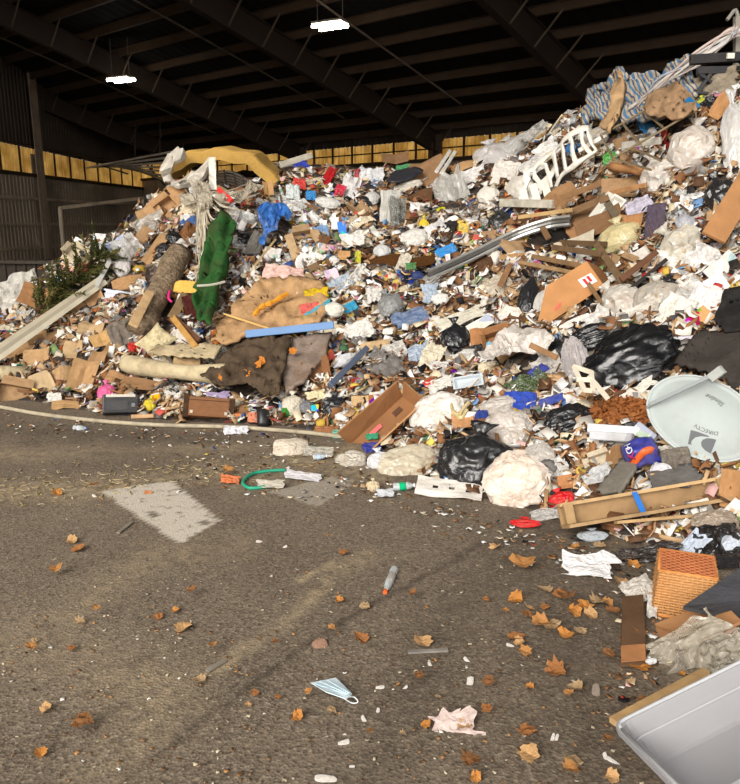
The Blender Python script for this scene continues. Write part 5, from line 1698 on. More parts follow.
for (px, py, w, h, c_, rot, var, lab) in ((585, 218, 54, 40, S(146, 108, 76), 20, 1, 'wide dark brown board sheet beside the garden chair'), (620, 190, 36, 24, S(176, 138, 100), -10, 2, 'tan board sheet below the cardboard tube'), (560, 200, 36, 26, S(168, 124, 84), 30, 3, 'brown torn sheet under the garden chair'),
                                          (600, 226, 44, 22, S(136, 98, 68), 10, 4, 'dark brown paper heap above the yellow packet bag'), (580, 232, 34, 16, S(176, 128, 86), 0, 5, 'crumpled kraft paper above the cream scraps'), (630, 222, 26, 20, S(188, 130, 82), -20, 0, 'orange-brown board behind the yellow packet bag'),
                                          (575, 245, 40, 14, S(206, 196, 176), 5, 2, 'cream paper scraps above the blue and green bottles'), (620, 290, 28, 26, S(140, 104, 70), 30, 1, 'bent brown board beside the labelled carton'), (512, 352, 30, 14, S(166, 126, 86), 30, 3, 'slanting brown board below the open brown carton')):
    put('crushed_cardboard', px, py, w, h, c_, lab, 'cardboard', rot, var, .7, name='torn_board')
put('plastic_bottle', 577, 251, 20, 20, S(70, 170, 226), 'blue labelled bottle lying on the dark plank', 'bottle', -88, 1, 1)
put('plastic_bottle', 596, 251, 16, 16, S(110, 206, 70), 'green labelled bottle beside the blue one on the plank', 'bottle', -92, 2, 1)

# labelled carton
def labelled_carton():
    P, X, Yv, N, kx, ky = frame(566, 304, 32, .7)
    root = empty('flat_carton', P)
    def pt(u, w, z):
        return P + X * u * kx + Yv * w * ky + N * (z + .2)
    fpan = np.array([pt(-44, -13, .02), pt(36, -15, .02), pt(38, 14, .03), pt(-8, 16, .06)])
    wobj('front_panel', *solidify(fpan, [(0, 1, 2, 3)], .015), M_CARD, S(198, 136, 82), root)
    wobj('end_panel', *solidify(np.array([pt(36, -15, .02), pt(46, -20, -.18), pt(48, 8, -.18), pt(38, 14, .03)]), [(0, 1, 2, 3)], .015), M_CARD, S(160, 106, 64), root)
    wobj('lower_flap', *solidify(np.array([pt(-46, -17, -.02), pt(0, -24, -.06), pt(2, -15, .0), pt(-44, -13, .02)]), [(0, 1, 2, 3)], .012), M_CARD, S(172, 126, 84), root)
    l = wobj('label', *solidify(np.array([pt(20, -6, .036), pt(34, -8, .036), pt(34, 2, .040), pt(20, 4, .040)]), [(0, 1, 2, 3)], .004), M_PLAIN, S(226, 218, 210), root)
    for u in (23.5, 28):
        wobj('red_bar', *solidify(np.array([pt(u, -4.5, .042), pt(u + 2.6, -5, .042), pt(u + 2.6, 1, .046), pt(u, 1.6, .046)]), [(0, 1, 2, 3)], .003), M_PRINT, S(204, 36, 40), l)
    wobj('red_print', *solidify(np.array([pt(-16, -8, .034), pt(-7, -6, .036), pt(-6, -3.5, .04), pt(-15, -5.5, .038)]), [(0, 1, 2, 3)], .003), M_PRINT, S(214, 96, 80), root)
    tag(root, 'flattened tan carton with a red and white label', 'carton'); lm('the labelled carton', 566, 302)
    COVER.append((566, 303, 36, 15, .55))


labelled_carton()
put('foam_chunk', 575, 322, 34, 10, S(220, 216, 208), 'white foam edge under the labelled carton', 'foam', 15, 2, .6)
put('refuse_sack', 528, 300, 20, 50, S(34, 34, 36), 'tall narrow black sack beside the labelled carton', 'sack', -12, 2, .7, lmk='the narrow black sack')
put('grocery_bag', 541, 300, 14, 28, S(206, 202, 194), 'white foam strip between narrow sack and labelled carton', 'foam', -25, 1, .6)
put('film_scrap', 500, 288, 26, 24, S(190, 178, 158), 'grey torn fabric beside the narrow black sack', 'fabric', 20, 2, .8)

# black and white bags in the middle of the near slope
def bag_entry(seed, m, wrinkle=1.3, knot=True, flat=.7, det=5, st=(1, 1, 1)):
    return k_bag(seed, det, wrinkle, knot, m, flat, st)


put('b', 632, 362, 116, 72, S(22, 22, 24), 'big glossy black sack lying across the near slope', 'sack', 14, entry=bag_entry(41, M_BLACK, 1.2, False, st=(.45, 1.8, 1.8)), name='refuse_sack', depth=.7, lift=.3, lmk='the big glossy black sack')
put('b', 592, 338, 56, 26, S(26, 26, 28), 'black film ridge behind the big glossy sack', 'plastic film', 10, entry=bag_entry(42, M_BLACK, 1.3, False, .8, st=(.5, 1.8, 1.8)), name='black_film', depth=.7, lift=.25)
put('b', 556, 352, 24, 30, S(38, 38, 40), 'small slack black sack above the white film sheet', 'sack', -20, entry=bag_entry(43, M_BLACK, 1.2), name='refuse_sack', depth=.7)
put('b', 566, 424, 58, 36, S(30, 29, 30), 'dull black sack below the white chair back piece', 'sack', 14, entry=bag_entry(44, M_BLACK, 1.2, False, st=(.5, 1.8, 1.8)), name='refuse_sack', depth=.7, lmk='the lower dull black sack')
put('b', 577, 368, 30, 62, S(196, 190, 190), 'grey-white slack bag beside the big glossy sack', 'bag', 4, entry=bag_entry(45, M_CLEAR, 1.2, False, st=(1.8, .5, 1.8)), name='clear_bag', depth=.7, lmk='the grey-white slack bag')
sheet_on('film_sheet', [(482, 370), (498, 352), (520, 338), (545, 340), (556, 352), (548, 372), (532, 362), (506, 372), (488, 374)], S(214, 206, 198), M_FILM, 'wide white film sheet above the blue cloth', 'plastic sheet', .16, .07, (5, 5, 3), .008, lmk='the white film sheet')
put('film_scrap', 548, 366, 30, 22, S(206, 200, 192), 'white film lying on the wide film sheet', 'plastic film', 20, 1, .7)
bar('brown_lath', (530, 360), (556, 373), 6, .03, S(176, 126, 84), M_WOOD, 'short brown lath on the white film sheet', 'lath', .3)
put('rag', 520, 406, 28, 24, S(54, 78, 170), 'royal blue cloth between the white bags', 'cloth', -10, 2, .6, lmk='the royal blue cloth')
put('rag', 538, 372, 18, 9, S(70, 80, 170), 'blue-violet cloth end under the brown lath', 'cloth', 30, 1, .7)
put('film_scrap', 552, 400, 28, 8, S(50, 70, 160), 'blue and red folded packet beside the royal blue cloth', 'packet', 12, 2, .7)
put('clear_wrap', 528, 385, 40, 20, S(80, 96, 60), 'dark green clear film above the royal blue cloth', 'plastic film', 15, 2, .7)
put('film_scrap', 496, 350, 16, 14, S(120, 190, 222), 'sky blue wad beside the open brown carton', 'wad', 0, 4, 1)

# chair back piece (white frame)
cb = empty('chair_back_piece', along([(585, 405)], .3)[0])
for a, b_ in (((573, 385), (583, 412)), ((573, 385), (590, 392)), ((590, 392), (592, 410)), ((583, 412), (592, 410)), ((588, 396), (606, 418)), ((576, 398), (590, 401))):
    P = along([a, b_], .34); v, f = beam(P[0], P[1], .032, .02, nrm(CAM - P[0])); wobj('strut', v, f, M_HARD, S(216, 206, 186), cb)
tag(cb, 'cream chair back piece with an open frame', 'chair piece'); lm('the cream chair back piece', 585, 402)
# leaf heap on the slope (uncountable leaves)
R = np.random.default_rng(8)
pr = []
for k in range(900):
    a, r = R.uniform(0, 6.28), math.sqrt(R.random())
    px, py = 622 + 34 * r * math.cos(a), 414 + 17 * r * math.sin(a)
    P, _, _ = hit(px, py); P = P[0] + nrm(CAM - P[0]) * R.uniform(.04, .13)
    s = R.uniform(.015, .035); u = nrm(R.normal(size=3)); w_ = nrm(np.cross(u, R.normal(size=3)))
    pr.append((np.array([P - u * s, P - w_ * s * .6, P + u * s, P + w_ * s * .6, P + np.cross(u, w_) * s * .5]), [(0, 1, 4), (1, 2, 4), (2, 3, 4), (3, 0, 4), (0, 3, 2, 1)]))
o = wobj('leaf_heap', *merge(pr), M_LEAF, S(166, 104, 58)); tag(o, 'mound of brown dry leaves beside the satellite dish', 'leaves', kind='stuff'); COVER.append((622, 414, 32, 15, 0))
lm('the mound of dry leaves', 622, 414)

# compost patch in the middle
for (px, py, w, h, lab) in ((388, 262, 36, 20, 'rust brown compost clump on the middle slope'), (420, 262, 30, 14, 'dark brown compost clump beside the bed rail end')):
    put('b', px, py, w, h, S(112, 74, 40), lab, 'compost', 5, entry=[('clump', k_chunk(7, M_BARK)[0][1].copy(), M_BARK, None)], name='compost_clump', depth=.3, lift=.1)

# front row --------------------------------------------------------
# long open carton
def long_carton():
    A = along([(353, 446), (376, 449), (417, 405), (381, 412)], .0)
    P, X, Yv, N, kx, ky = frame(386, 428, 40, .55)
    root = empty('open_carton', P)
    def pt(u, w, z): return P + X * u * kx + Yv * w * ky + N * (z + .06)
    def quad(nm, q, c_, t=.012): return wobj(nm, *solidify(np.array([pt(*p) for p in q]), [(0, 1, 2, 3)], t), M_CARD, c_, root)
    quad('bottom', [(-42, -12, -.02), (36, -12, 0), (34, 10, 0), (-38, 10, -.02)], S(150, 100, 62))
    quad('long_side', [(-42, -12, -.02), (36, -12, 0), (38, -17, .16), (-44, -17, .14)], S(196, 142, 92))
    quad('long_side', [(-38, 10, -.02), (34, 10, 0), (36, 15, .17), (-40, 17, .15)], S(172, 116, 72))
    quad('short_side', [(36, -12, 0), (34, 10, 0), (42, 12, .14), (43, -15, .14)], S(166, 112, 70))
    quad('flap', [(-42, -12, -.02), (-38, 10, -.02), (-50, 9, .05), (-53, -10, .04)], S(190, 138, 88))
    wobj('red_label', *solidify(np.array([pt(-18, 0, .008), pt(-2, 0, .010), pt(-2, 4, .012), pt(-18, 4, .010)]), [(0, 1, 2, 3)], .003), M_PRINT, S(206, 96, 96), root)
    wobj('hand_hole', *solidify(np.array([pt(14, -1, .01), pt(24, -1, .012), pt(24, 4, .012), pt(14, 4, .01)]), [(0, 1, 2, 3)], .003), M_PRINT, S(80, 50, 32), root)
    tag(root, 'long open brown carton with a red label inside', 'carton'); lm('the long open carton', 386, 428)
    COVER.append((386, 428, 38, 16, .75))


long_carton()
for (px, py, w, h, c_, m_, lab, rot, seed, knot, lift) in (
        (438, 414, 60, 42, S(238, 232, 224), M_CLEAR, 'large white bag behind the tied black sack', 10, 51, False, .3),
        (476, 462, 80, 66, S(34, 34, 35), M_BLACK, 'round black sack tied with a pale drawstring at the front', -14, 52, True, .35),
        (506, 432, 56, 44, S(214, 206, 198), M_CLEAR, 'white clear bag behind the front white sack', 0, 53, False, .3),
        (516, 482, 68, 60, S(244, 230, 216), M_CLEAR, 'round white sack at the front beside the black one', -8, 54, False, .4),
        (409, 466, 68, 40, S(216, 206, 184), M_CLEAR, 'clear yellowish bag lying before the long open carton', 12, 55, False, .35),
        (380, 462, 26, 22, S(220, 220, 222), M_FILM, 'small white and blue bag beside the yellowish clear bag', 10, 56, True, .35),
        (352, 460, 34, 18, S(206, 198, 184), M_CLEAR, 'flat clear film on the floor before the long carton', 0, 57, False, .2),
        (540, 462, 34, 40, S(208, 202, 194), M_CLEAR, 'slack clear bag between white sack and brown carton', 10, 58, False, .3),
        (500, 408, 40, 24, S(206, 198, 190), M_CLEAR, 'grey-white film bag beside the royal blue cloth', 10, 59, False, .3),
        (551, 382, 0.1, 0.1, OFFW, M_FILM, None, 0, 1, False, .3)):
    if lab:
        put('b', px, py, w, h, c_, lab, 'bag' if 'sack' not in lab.split(' at ')[0].split(' behind ')[0] else 'sack', rot, entry=bag_entry(seed, m_, .8 if m_ is not M_BLACK else 1.0, knot), name='plastic_sack', depth=.75, lift=lift)
for ph, x, y in (('the large white bag', 438, 414), ('the tied black sack', 476, 462), ('the front white sack', 516, 482), ('the yellowish clear bag', 409, 466), ('the grey-white film bag', 500, 408)):
    lm(ph, x, y)
tie = empty('drawstring', along([(455, 432)], .38)[0])
for pth in ([(451, 428), (453, 438), (459, 440)], [(459, 440), (464, 432), (468, 426)], [(452, 436), (460, 443), (466, 436)]):
    v, f = tube(smooth_path(along(pth, .42), 8), .013, 6); wobj('strand', v, f, M_FILM, S(224, 204, 150), tie)
tag(tie, 'pale yellow drawstring knotted on the round black sack', 'drawstring')
put('crushed_cardboard', 465, 417, 24, 20, S(206, 146, 96), 'orange-tan paper bag on the large white bag', 'paper bag', 5, 1, .9, lift=.9)
put('rag', 481, 416, 12, 12, S(54, 74, 150), 'small blue cloth beside the orange-tan paper bag', 'cloth', 0, 3, .9, lift=.5)
# foam tray sheet with holes
def holed_sheet():
    P, X, Yv, N, kx, ky = frame(449, 494, -12, .35)
    v, f = gridsheet(13, 6)
    f = [q for q in f if not ((q[0] % 13) in (3, 6, 9) and (q[0] // 13) in (2,))]
    v[:, 2] = .12 * (vn(v * 4 + 3, 91) - .4) + .1 * v[:, 0] ** 2
    e = [('sheet', mesh('sheet', *solidify(v, f, .03)), M_FOAM, None)]
    return place_kit('foam_sheet', e, P + N * .05, X, Yv, N, 66 * kx, 18 * ky, .25, S(222, 216, 206), 'foam sheet', 'flat white foam sheet with dark holes before the black sack')


holed_sheet(); COVER.append((449, 494, 30, 8, -.2))
put('grocery_bag', 525, 524, 32, 10, S(206, 24, 26), 'flat bright red plastic bag on the floor at the front', 'bag', -6, 2, .35, lmk='the flat red bag')
put('grocery_bag', 561, 499, 28, 20, S(214, 22, 28), 'bright red tied bag between white sack and plywood drawer', 'bag', 10, 1, .7, lmk='the red tied bag')
put('clear_wrap', 548, 515, 34, 12, S(206, 202, 196), 'clear film lying behind the flat red bag', 'plastic film', 5, 2, .6)
put('plastic_bottle', 404, 486, 22, 22, S(50, 90, 190), 'small blue-capped bottle before the yellowish clear bag', 'bottle', -85, 3, 1)
put('film_scrap', 372, 448, 18, 10, S(50, 60, 150), 'dark blue wrapper under the long open carton', 'wrapper', 10, 2, .8)
put('film_scrap', 418, 443, 14, 7, S(70, 180, 90), 'green wrapper behind the yellowish clear bag', 'wrapper', 0, 3, .8)
put('film_scrap', 450, 478, 10, 12, S(40, 130, 210), 'small blue cap under the tied black sack', 'wrapper', 0, 4, .8)
put('grocery_bag', 373, 487, 14, 12, S(216, 196, 160), 'crumpled cream paper in front of the yellowish clear bag', 'paper', 0, 2, .9)
put('film_scrap', 385, 493, 16, 8, S(206, 208, 212), 'white wad on the floor before the yellowish clear bag', 'wad', 0, 5, .8)
put('cardboard_piece', 575, 453, 22, 26, S(140, 90, 56), 'dark brown cardboard beside the white cartons', 'cardboard', 10, 3, .6)
put('cardboard_piece', 570, 482, 24, 22, S(196, 128, 78), 'orange-brown cardboard above the red tied bag', 'cardboard', 4, 4, .6)
for i, (x0, y0, x1, y1, c_) in enumerate(((588, 439, 640, 443, S(214, 216, 218)), (590, 446, 632, 449, S(200, 202, 206)), (636, 437, 650, 448, S(222, 216, 204)))):
    bar('slim_carton', (x0, y0), (x1, y1), 9 if i < 2 else 13, .05, c_, M_PAPER, ['upper slim white lamp carton beside the leaf mound', 'lower slim white lamp carton above the brown bag', 'short cream carton beside the printed blue bag'][i], 'carton', .16)
put('crushed_cardboard', 615, 462, 22, 34, S(154, 112, 74), 'open brown paper bag beside the printed blue bag', 'paper bag', -12, 5, .9)
put('carton', 600, 462, 22, 14, S(206, 192, 168), 'small cream box below the slim white cartons', 'box', 10, 2, .6)
put('film_scrap', 600, 478, 30, 22, S(196, 196, 196), 'white and clear wrapping below the small cream box', 'wrapping', 20, 1, .8)
sheet_on('grey_board', [(598, 500), (622, 470), (640, 462), (638, 478), (622, 502)], S(116, 110, 100), M_ROCK, 'grey fibre board slab below the printed blue bag', 'board', .1, .008, thick=.03)
sheet_on('grey_shingle', [(648, 480), (690, 470), (704, 482), (690, 490), (655, 496)], S(104, 100, 96), M_ROCK, 'dark grey shingle below the satellite dish', 'shingle', .06, .008, thick=.02)
put('rag', 676, 462, 26, 24, S(120, 112, 102), 'grey round pad below the dish edge', 'pad', 0, 2, .6)
put('film_scrap', 668, 452, 16, 12, S(214, 208, 198), 'white crumpled paper by the dish edge', 'paper', 0, 3, 1)
put('grocery_bag', 661, 470, 22, 24, S(220, 218, 222), 'white tail of plastic beside the printed blue bag', 'plastic bag', 15, 4, .7)


# printed blue bag: cloth, orange sweep and lettering
def printed_bag():
    P, X, Yv, N, kx, ky = frame(642, 458, 12, .75)
    root = empty('printed_bag', P)
    def surf(u, w):
        q = np.stack([u, w, u * 0], -1)
        return .24 + .02 * (vn(q * .16 + 3, 95) - .5) * 3 - .0003 * (u ** 2 + w ** 2)
    def lay(v2, f, z, nm, m_, c_, t=.003):
        u, w = v2[:, 0], v2[:, 1]
        p = P + np.outer(u * kx, X) + np.outer(w * ky, Yv) + np.outer(surf(u, w) + z, N)
        return wobj(nm, *solidify(p, f, t), m_, c_, root, True)
    v, f = gridsheet(15, 12)
    u = np.c_[v[:, 0] * 31 + (vn(v * 5 + 2, 7) - .5) * 4, v[:, 1] * 24 + (vn(v * 5 + 9, 8) - .5) * 4]
    lay(u, f, 0, 'bag_body', M_FILM, S(48, 56, 152), .03)
    g, gf = gridsheet(12, 3)
    s = g[:, 0] * 28
    lay(np.c_[s, -5.5 + g[:, 1] * 6 + 3.0 * np.sin(s * .16 + .3)], gf, .030, 'orange_sweep', M_FILM, S(228, 104, 50))
    for ch, y0, c_ in (('H', 7.5, S(226, 224, 230)), ('D', 1.5, S(226, 224, 230)), ('X', -4.0, S(206, 50, 90))):
        tv, tf = text_mesh(ch, 9)
        a = math.radians(-90)
        rot = np.c_[tv[:, 0] * math.cos(a) - tv[:, 1] * math.sin(a) - 10, tv[:, 0] * math.sin(a) + tv[:, 1] * math.cos(a) + y0]
        lay(rot, tf, .040, 'letter', M_PRINT, c_, .002)
    tag(root, 'blue printed bag with an orange sweep and white letters', 'bag'); lm('the printed blue bag', 642, 458)
    COVER.append((642, 458, 15, 12, 0))


printed_bag()


# dark slabs on the near side
sheet_on('dark_slab', [(676, 374), (700, 340), (722, 344), (748, 336), (760, 372), (740, 392), (700, 380)], S(62, 57, 53), M_ROCK, 'dark brown shingle slab behind the satellite dish', 'slab', .12, .02, thick=.03, lmk='the dark slab')
sheet_on('black_slab', [(716, 330), (728, 300), (760, 298), (764, 345), (726, 344)], S(40, 38, 37), M_ROCK, 'black sheet slab above the dark brown shingle slab', 'slab', .14, .03, thick=.03)
sheet_on('dark_slab_piece', [(722, 380), (750, 384), (756, 420), (738, 405)], S(58, 54, 50), M_ROCK, 'dark slab end at the rim of the satellite dish', 'slab', .1, .01, thick=.03)

for (px, py, w, h, c_, rot, lab) in ((712, 286, 30, 24, S(224, 222, 226), 20, 'white paper sheet beside the black slab'), (722, 266, 34, 22, S(216, 206, 196), 30, 'spotted paper sheet above the white sheet'), (686, 340, 26, 12, S(212, 206, 218), -10, 'lilac-white paper beside the dark slab'),
                                     (700, 320, 24, 22, S(196, 150, 100), 30, 'torn tan carton paper beside the black slab'), (692, 330, 10, 14, S(226, 220, 200), 10, 'cream card above the dark slab')):
    put('paper_sheet', px, py, w, h, c_, lab, 'paper', rot, px % 6, .8)
put('clear_wrap', 690, 300, 40, 34, S(220, 216, 210), 'long white film beside the paper sheets', 'plastic film', 40, 1, .7)
put('plastic_bottle', 606, 292, 22, 22, S(206, 90, 80), 'pink labelled bottle beside the labelled carton', 'bottle', 40, 4, 1)
put('film_scrap', 663, 272, 8, 8, S(236, 110, 50), 'small orange wrapper beside the red-brown board', 'wrapper', 0, 1, 1)
put('plastic_bottle', 646, 276, 16, 16, S(196, 40, 44), 'red labelled bottle beside the dark thin rail', 'bottle', -50, 2, 1)

# pale film and paper masses that fill the upper and near slopes
for i, (px, py, w, h, kd, c_, rot, lab) in enumerate((
        (470, 178, 30, 18, 'film_scrap', S(232, 228, 224), 10, 'white crumpled film below the crest film bags'), (535, 165, 30, 16, 'clear_wrap', S(234, 230, 224), 30, 'white clear wrap beside the deep blue bag'),
        (505, 175, 24, 26, 'film_scrap', S(228, 222, 212), -20, 'hanging white sheet above the white trim board'), (548, 150, 24, 18, 'film_scrap', S(236, 234, 230), 30, 'bright white folded sheet above the garden chair'),
        (488, 196, 24, 22, 'grocery_bag', S(226, 220, 208), 10, 'cream bag beside the dull black sack'), (535, 132, 30, 12, 'clear_wrap', S(206, 202, 196), 38, 'grey film along the crest near the garden chair'),
        (700, 262, 34, 26, 'clear_wrap', S(240, 236, 232), 35, 'white clear wrap below the lower clear bag'), (668, 262, 30, 20, 'film_scrap', S(236, 230, 222), -15, 'white film beside the white folded board'),
        (640, 318, 44, 20, 'clear_wrap', S(226, 218, 206), 10, 'cream wrap above the big glossy black sack'), (676, 312, 34, 30, 'film_scrap', S(232, 226, 216), 50, 'white torn film beside the cream card'),
        (596, 322, 34, 20, 'clear_wrap', S(230, 226, 220), 30, 'clear wrap above the black film ridge'), (708, 300, 26, 34, 'film_scrap', S(238, 234, 230), 60, 'white hanging film beside the black slab'),
        (575, 395, 20, 14, 'film_scrap', S(228, 224, 218), 0, 'white wad above the cream chair back piece'), (640, 392, 36, 16, 'film_scrap', S(226, 220, 208), 20, 'white crumpled sack behind the leaf mound'),
        (545, 440, 22, 18, 'clear_wrap', S(230, 226, 220), 0, 'clear wrap beside the lower dull black sack'), (555, 470, 26, 18, 'clear_wrap', S(226, 222, 216), 20, 'clear wrap above the red tied bag'),
        (440, 385, 24, 12, 'film_scrap', S(226, 222, 214), 10, 'white film strip above the large white bag'), (395, 350, 22, 16, 'clear_wrap', S(222, 218, 210), 20, 'clear wrap above the cream curtain strip'),
        (360, 330, 26, 18, 'film_scrap', S(226, 222, 214), 25, 'white film bag above the white shopping bag'), (376, 345, 28, 10, 'crushed_cardboard', S(206, 172, 128), 10, 'tan paper band below the small white foam block'),
        (440, 300, 18, 14, 'grocery_bag', S(226, 222, 216), 0, 'white bag just under the bed rail'), (352, 240, 22, 14, 'film_scrap', S(230, 226, 220), 10, 'white film above the upright tan cardboard'),
        (372, 176, 24, 14, 'film_scrap', S(226, 226, 228), 0, 'white plastic heap near the crest beside kraft board'), (350, 188, 18, 22, 'film_scrap', S(222, 218, 216), -20, 'white shirt-like cloth below the dark red strip'),
        (372, 198, 16, 14, 'grocery_bag', S(206, 204, 200), 0, 'grey-white bag left of the tall torn sheet'.replace('left of', 'beside')), (130, 250, 24, 30, 'clear_wrap', S(206, 202, 196), 40, 'grey clear wrap beside the white T-shaped post'),
        (122, 268, 18, 22, 'grocery_bag', S(220, 214, 210), 0, 'white bag with red print beside the T-shaped post'), (120, 296, 30, 10, 'film_scrap', S(222, 226, 236), -8, 'white and blue paper band below the T-shaped post'),
        (150, 225, 30, 16, 'clear_wrap', S(196, 190, 180), 30, 'grey wrap on the crest above the round black sack'), (116, 245, 20, 10, 'film_scrap', S(190, 204, 230), 30, 'pale blue wrapper on the crest by the T-shaped post'))):
    nm_ = {'film_scrap': 'plastic_film', 'crushed_cardboard': 'paper_band'}.get(kd, kd)
    put(kd, px, py, w, h, c_, lab, {'film_scrap': 'plastic film', 'clear_wrap': 'plastic wrap', 'grocery_bag': 'bag'}.get(kd, 'paper'), rot, i, .7, name=nm_)
for i, (px, py, w, h, c_, rot, lab) in enumerate((
        (150, 214, 24, 20, S(196, 152, 108), 35, 'tan box end on the crest beside the netting'), (140, 240, 12, 40, S(172, 132, 94), -35, 'long kraft strip beside the round black sack'), (155, 250, 10, 40, S(186, 144, 100), -30, 'second long kraft strip along the log'),
        (126, 284, 30, 16, S(186, 140, 96), 20, 'tan board below the printed white bag'), (95, 300, 18, 16, S(196, 150, 104), 40, 'folded tan board at the top of the siding strip'), (60, 378, 20, 26, S(196, 154, 110), 10, 'upright tan flap behind the leaning pale cardboard'),
        (96, 366, 16, 34, S(178, 136, 94), -8, 'narrow kraft fold beside the pleated cardboard'), (118, 378, 22, 16, S(176, 130, 88), -20, 'bent brown flap above the pink bag'), (102, 340, 22, 16, S(206, 160, 100), 30, 'golden kraft scrap above the dark bent cardboard'),
        (145, 385, 46, 12, S(150, 110, 74), -6, 'flat brown board below the beige carpet roll'), (50, 338, 40, 10, S(150, 112, 76), 20, 'dark kraft strip below the wide bent cardboard'), (30, 332, 26, 10, S(206, 166, 118), 35, 'tan strip on the siding strip edge'),
        (188, 362, 26, 12, S(196, 160, 116), 0, 'tan flap on the folded carpet'), (240, 330, 10, 10, S(190, 142, 96), 0, 'small tan patch on the carpet underlay'))):
    put('crushed_cardboard', px, py, w, h, c_, lab, 'cardboard', rot, i, .8, name='cardboard_scrap')
# ------------------------------------------------------------------ satellite dish
def dish():
    P, X, Yv, N, kx, ky = frame(702, 418, 0, .85)
    P = P + nrm(CAM - P) * .30; kx *= .94; ky *= .94
    root = empty('satellite_dish', P)
    k = kx
    A, B, ang = 58.0, 39.0, math.radians(-27)
    ca, sa = math.cos(ang), math.sin(ang)
    def depth(u, w):      # u, w in picture pixels about the middle
        a = (u * ca + w * sa) / A; b = (-u * sa + w * ca) / B
        return .055 * (a * a + b * b)
    def pos(u, w, z=0.0):
        u = np.asarray(u, float); w = np.asarray(w, float)
        return P + np.multiply.outer(u * kx, X) + np.multiply.outer(w * ky, Yv) + np.multiply.outer(depth(u, w) + z, N)
    V, Q = [(0, 0)], []
    rings, seg = 8, 48
    for r in range(1, rings + 1):
        for s in range(seg):
            t = 2 * math.pi * s / seg
            a, b = A * r / rings * math.cos(t), B * r / rings * math.sin(t)
            V.append((a * ca - b * sa, a * sa + b * ca))
    V = np.array(V)
    for s in range(seg):
        Q.append((0, 1 + s, 1 + (s + 1) % seg))
    for r in range(rings - 1):
        for s in range(seg):
            Q.append((1 + r * seg + s, 1 + (r + 1) * seg + s, 1 + (r + 1) * seg + (s + 1) % seg, 1 + r * seg + (s + 1) % seg))
    wobj('reflector', *solidify(pos(V[:, 0], V[:, 1]), Q, .008), M_PAINT, S(158, 166, 164), root, True)
    rim = V[1 + (rings - 1) * seg:]
    rp_ = pos(np.r_[rim[:, 0], rim[:1, 0]], np.r_[rim[:, 1], rim[:1, 1]])
    wobj('rim', *tube(rp_, .007, 6), M_PAINT, S(176, 182, 180), root, True)
    arm = [pos(-51, 16, .03), pos(20, 42, .05)]
    v, f = beam(arm[0], arm[1], .022, .016, N); wobj('feed_arm', v, f, M_PAINT, S(128, 134, 134), root)
    v, f = beam(pos(12, 37, .06), pos(24, 44, .06), .05, .04, N); wobj('feed_bracket', v, f, M_PAINT, S(170, 174, 170), root)
    v, f = beam(pos(-55, 13, .02), pos(-43, 20, .03), .014, .012, N); wobj('clip', v, f, M_PAINT, S(110, 114, 114), root)
    def lay(u, w, f, nm, col, z=.006):
        wobj(nm, *solidify(pos(u, w, z), f, .0012), M_PRINT, col, root)
    ink = S(88, 90, 92)
    tv, tf = text_mesh('DIRECTV', 5.6)
    a = math.radians(157)
    ox, oy = 704 - 701, 420 - 432
    # letters stand along a shallow arc
    uu = tv[:, 0] * 1.12; ww = tv[:, 1] - .010 * uu ** 2
    lay(uu * math.cos(a) - ww * math.sin(a) + ox, uu * math.sin(a) + ww * math.cos(a) + oy, tf, 'lettering', ink)
    tv, tf = text_mesh('Slimline', 6.6, .35)
    a = math.radians(146)
    uu = tv[:, 0]; ww = tv[:, 1] + .012 * uu ** 2
    lay(uu * math.cos(a) - ww * math.sin(a) + 716 - 701, uu * math.sin(a) + ww * math.cos(a) + 420 - 402, tf, 'lettering', S(70, 72, 74))
    # emblem: a crescent and a half disc
    zz = lambda pts: (np.array([640 + x / 7.13 - 701 for x, y in pts]), np.array([420 - (360 + y / 7.13) for x, y in pts]))
    cres = [(350, 505), (400, 520), (470, 550), (478, 560), (420, 552), (380, 558), (352, 580), (345, 600), (350, 612), (322, 606)]
    half = [(525, 582), (478, 680), (440, 655), (418, 625), (416, 598), (430, 578), (460, 568), (495, 572)]
    for nm, pl in (('emblem', cres), ('emblem', half)):
        u, w = zz(pl)
        lay(u, w, [tuple(range(len(pl)))[::-1]], nm, S(96, 98, 100), .005)
    cd = [pos(27, -46, .0), pos(29, -54, -.02), pos(31, -60, -.05)]
    wobj('cable', *tube(smooth_path(cd, 8), .006, 5), M_HARD, S(214, 208, 196), root, True)
    tag(root, 'grey oval satellite dish lying on the near slope', 'satellite dish'); lm('the satellite dish', 697, 420)
    COVER.append((700, 420, 52, 36, -.5))


dish()


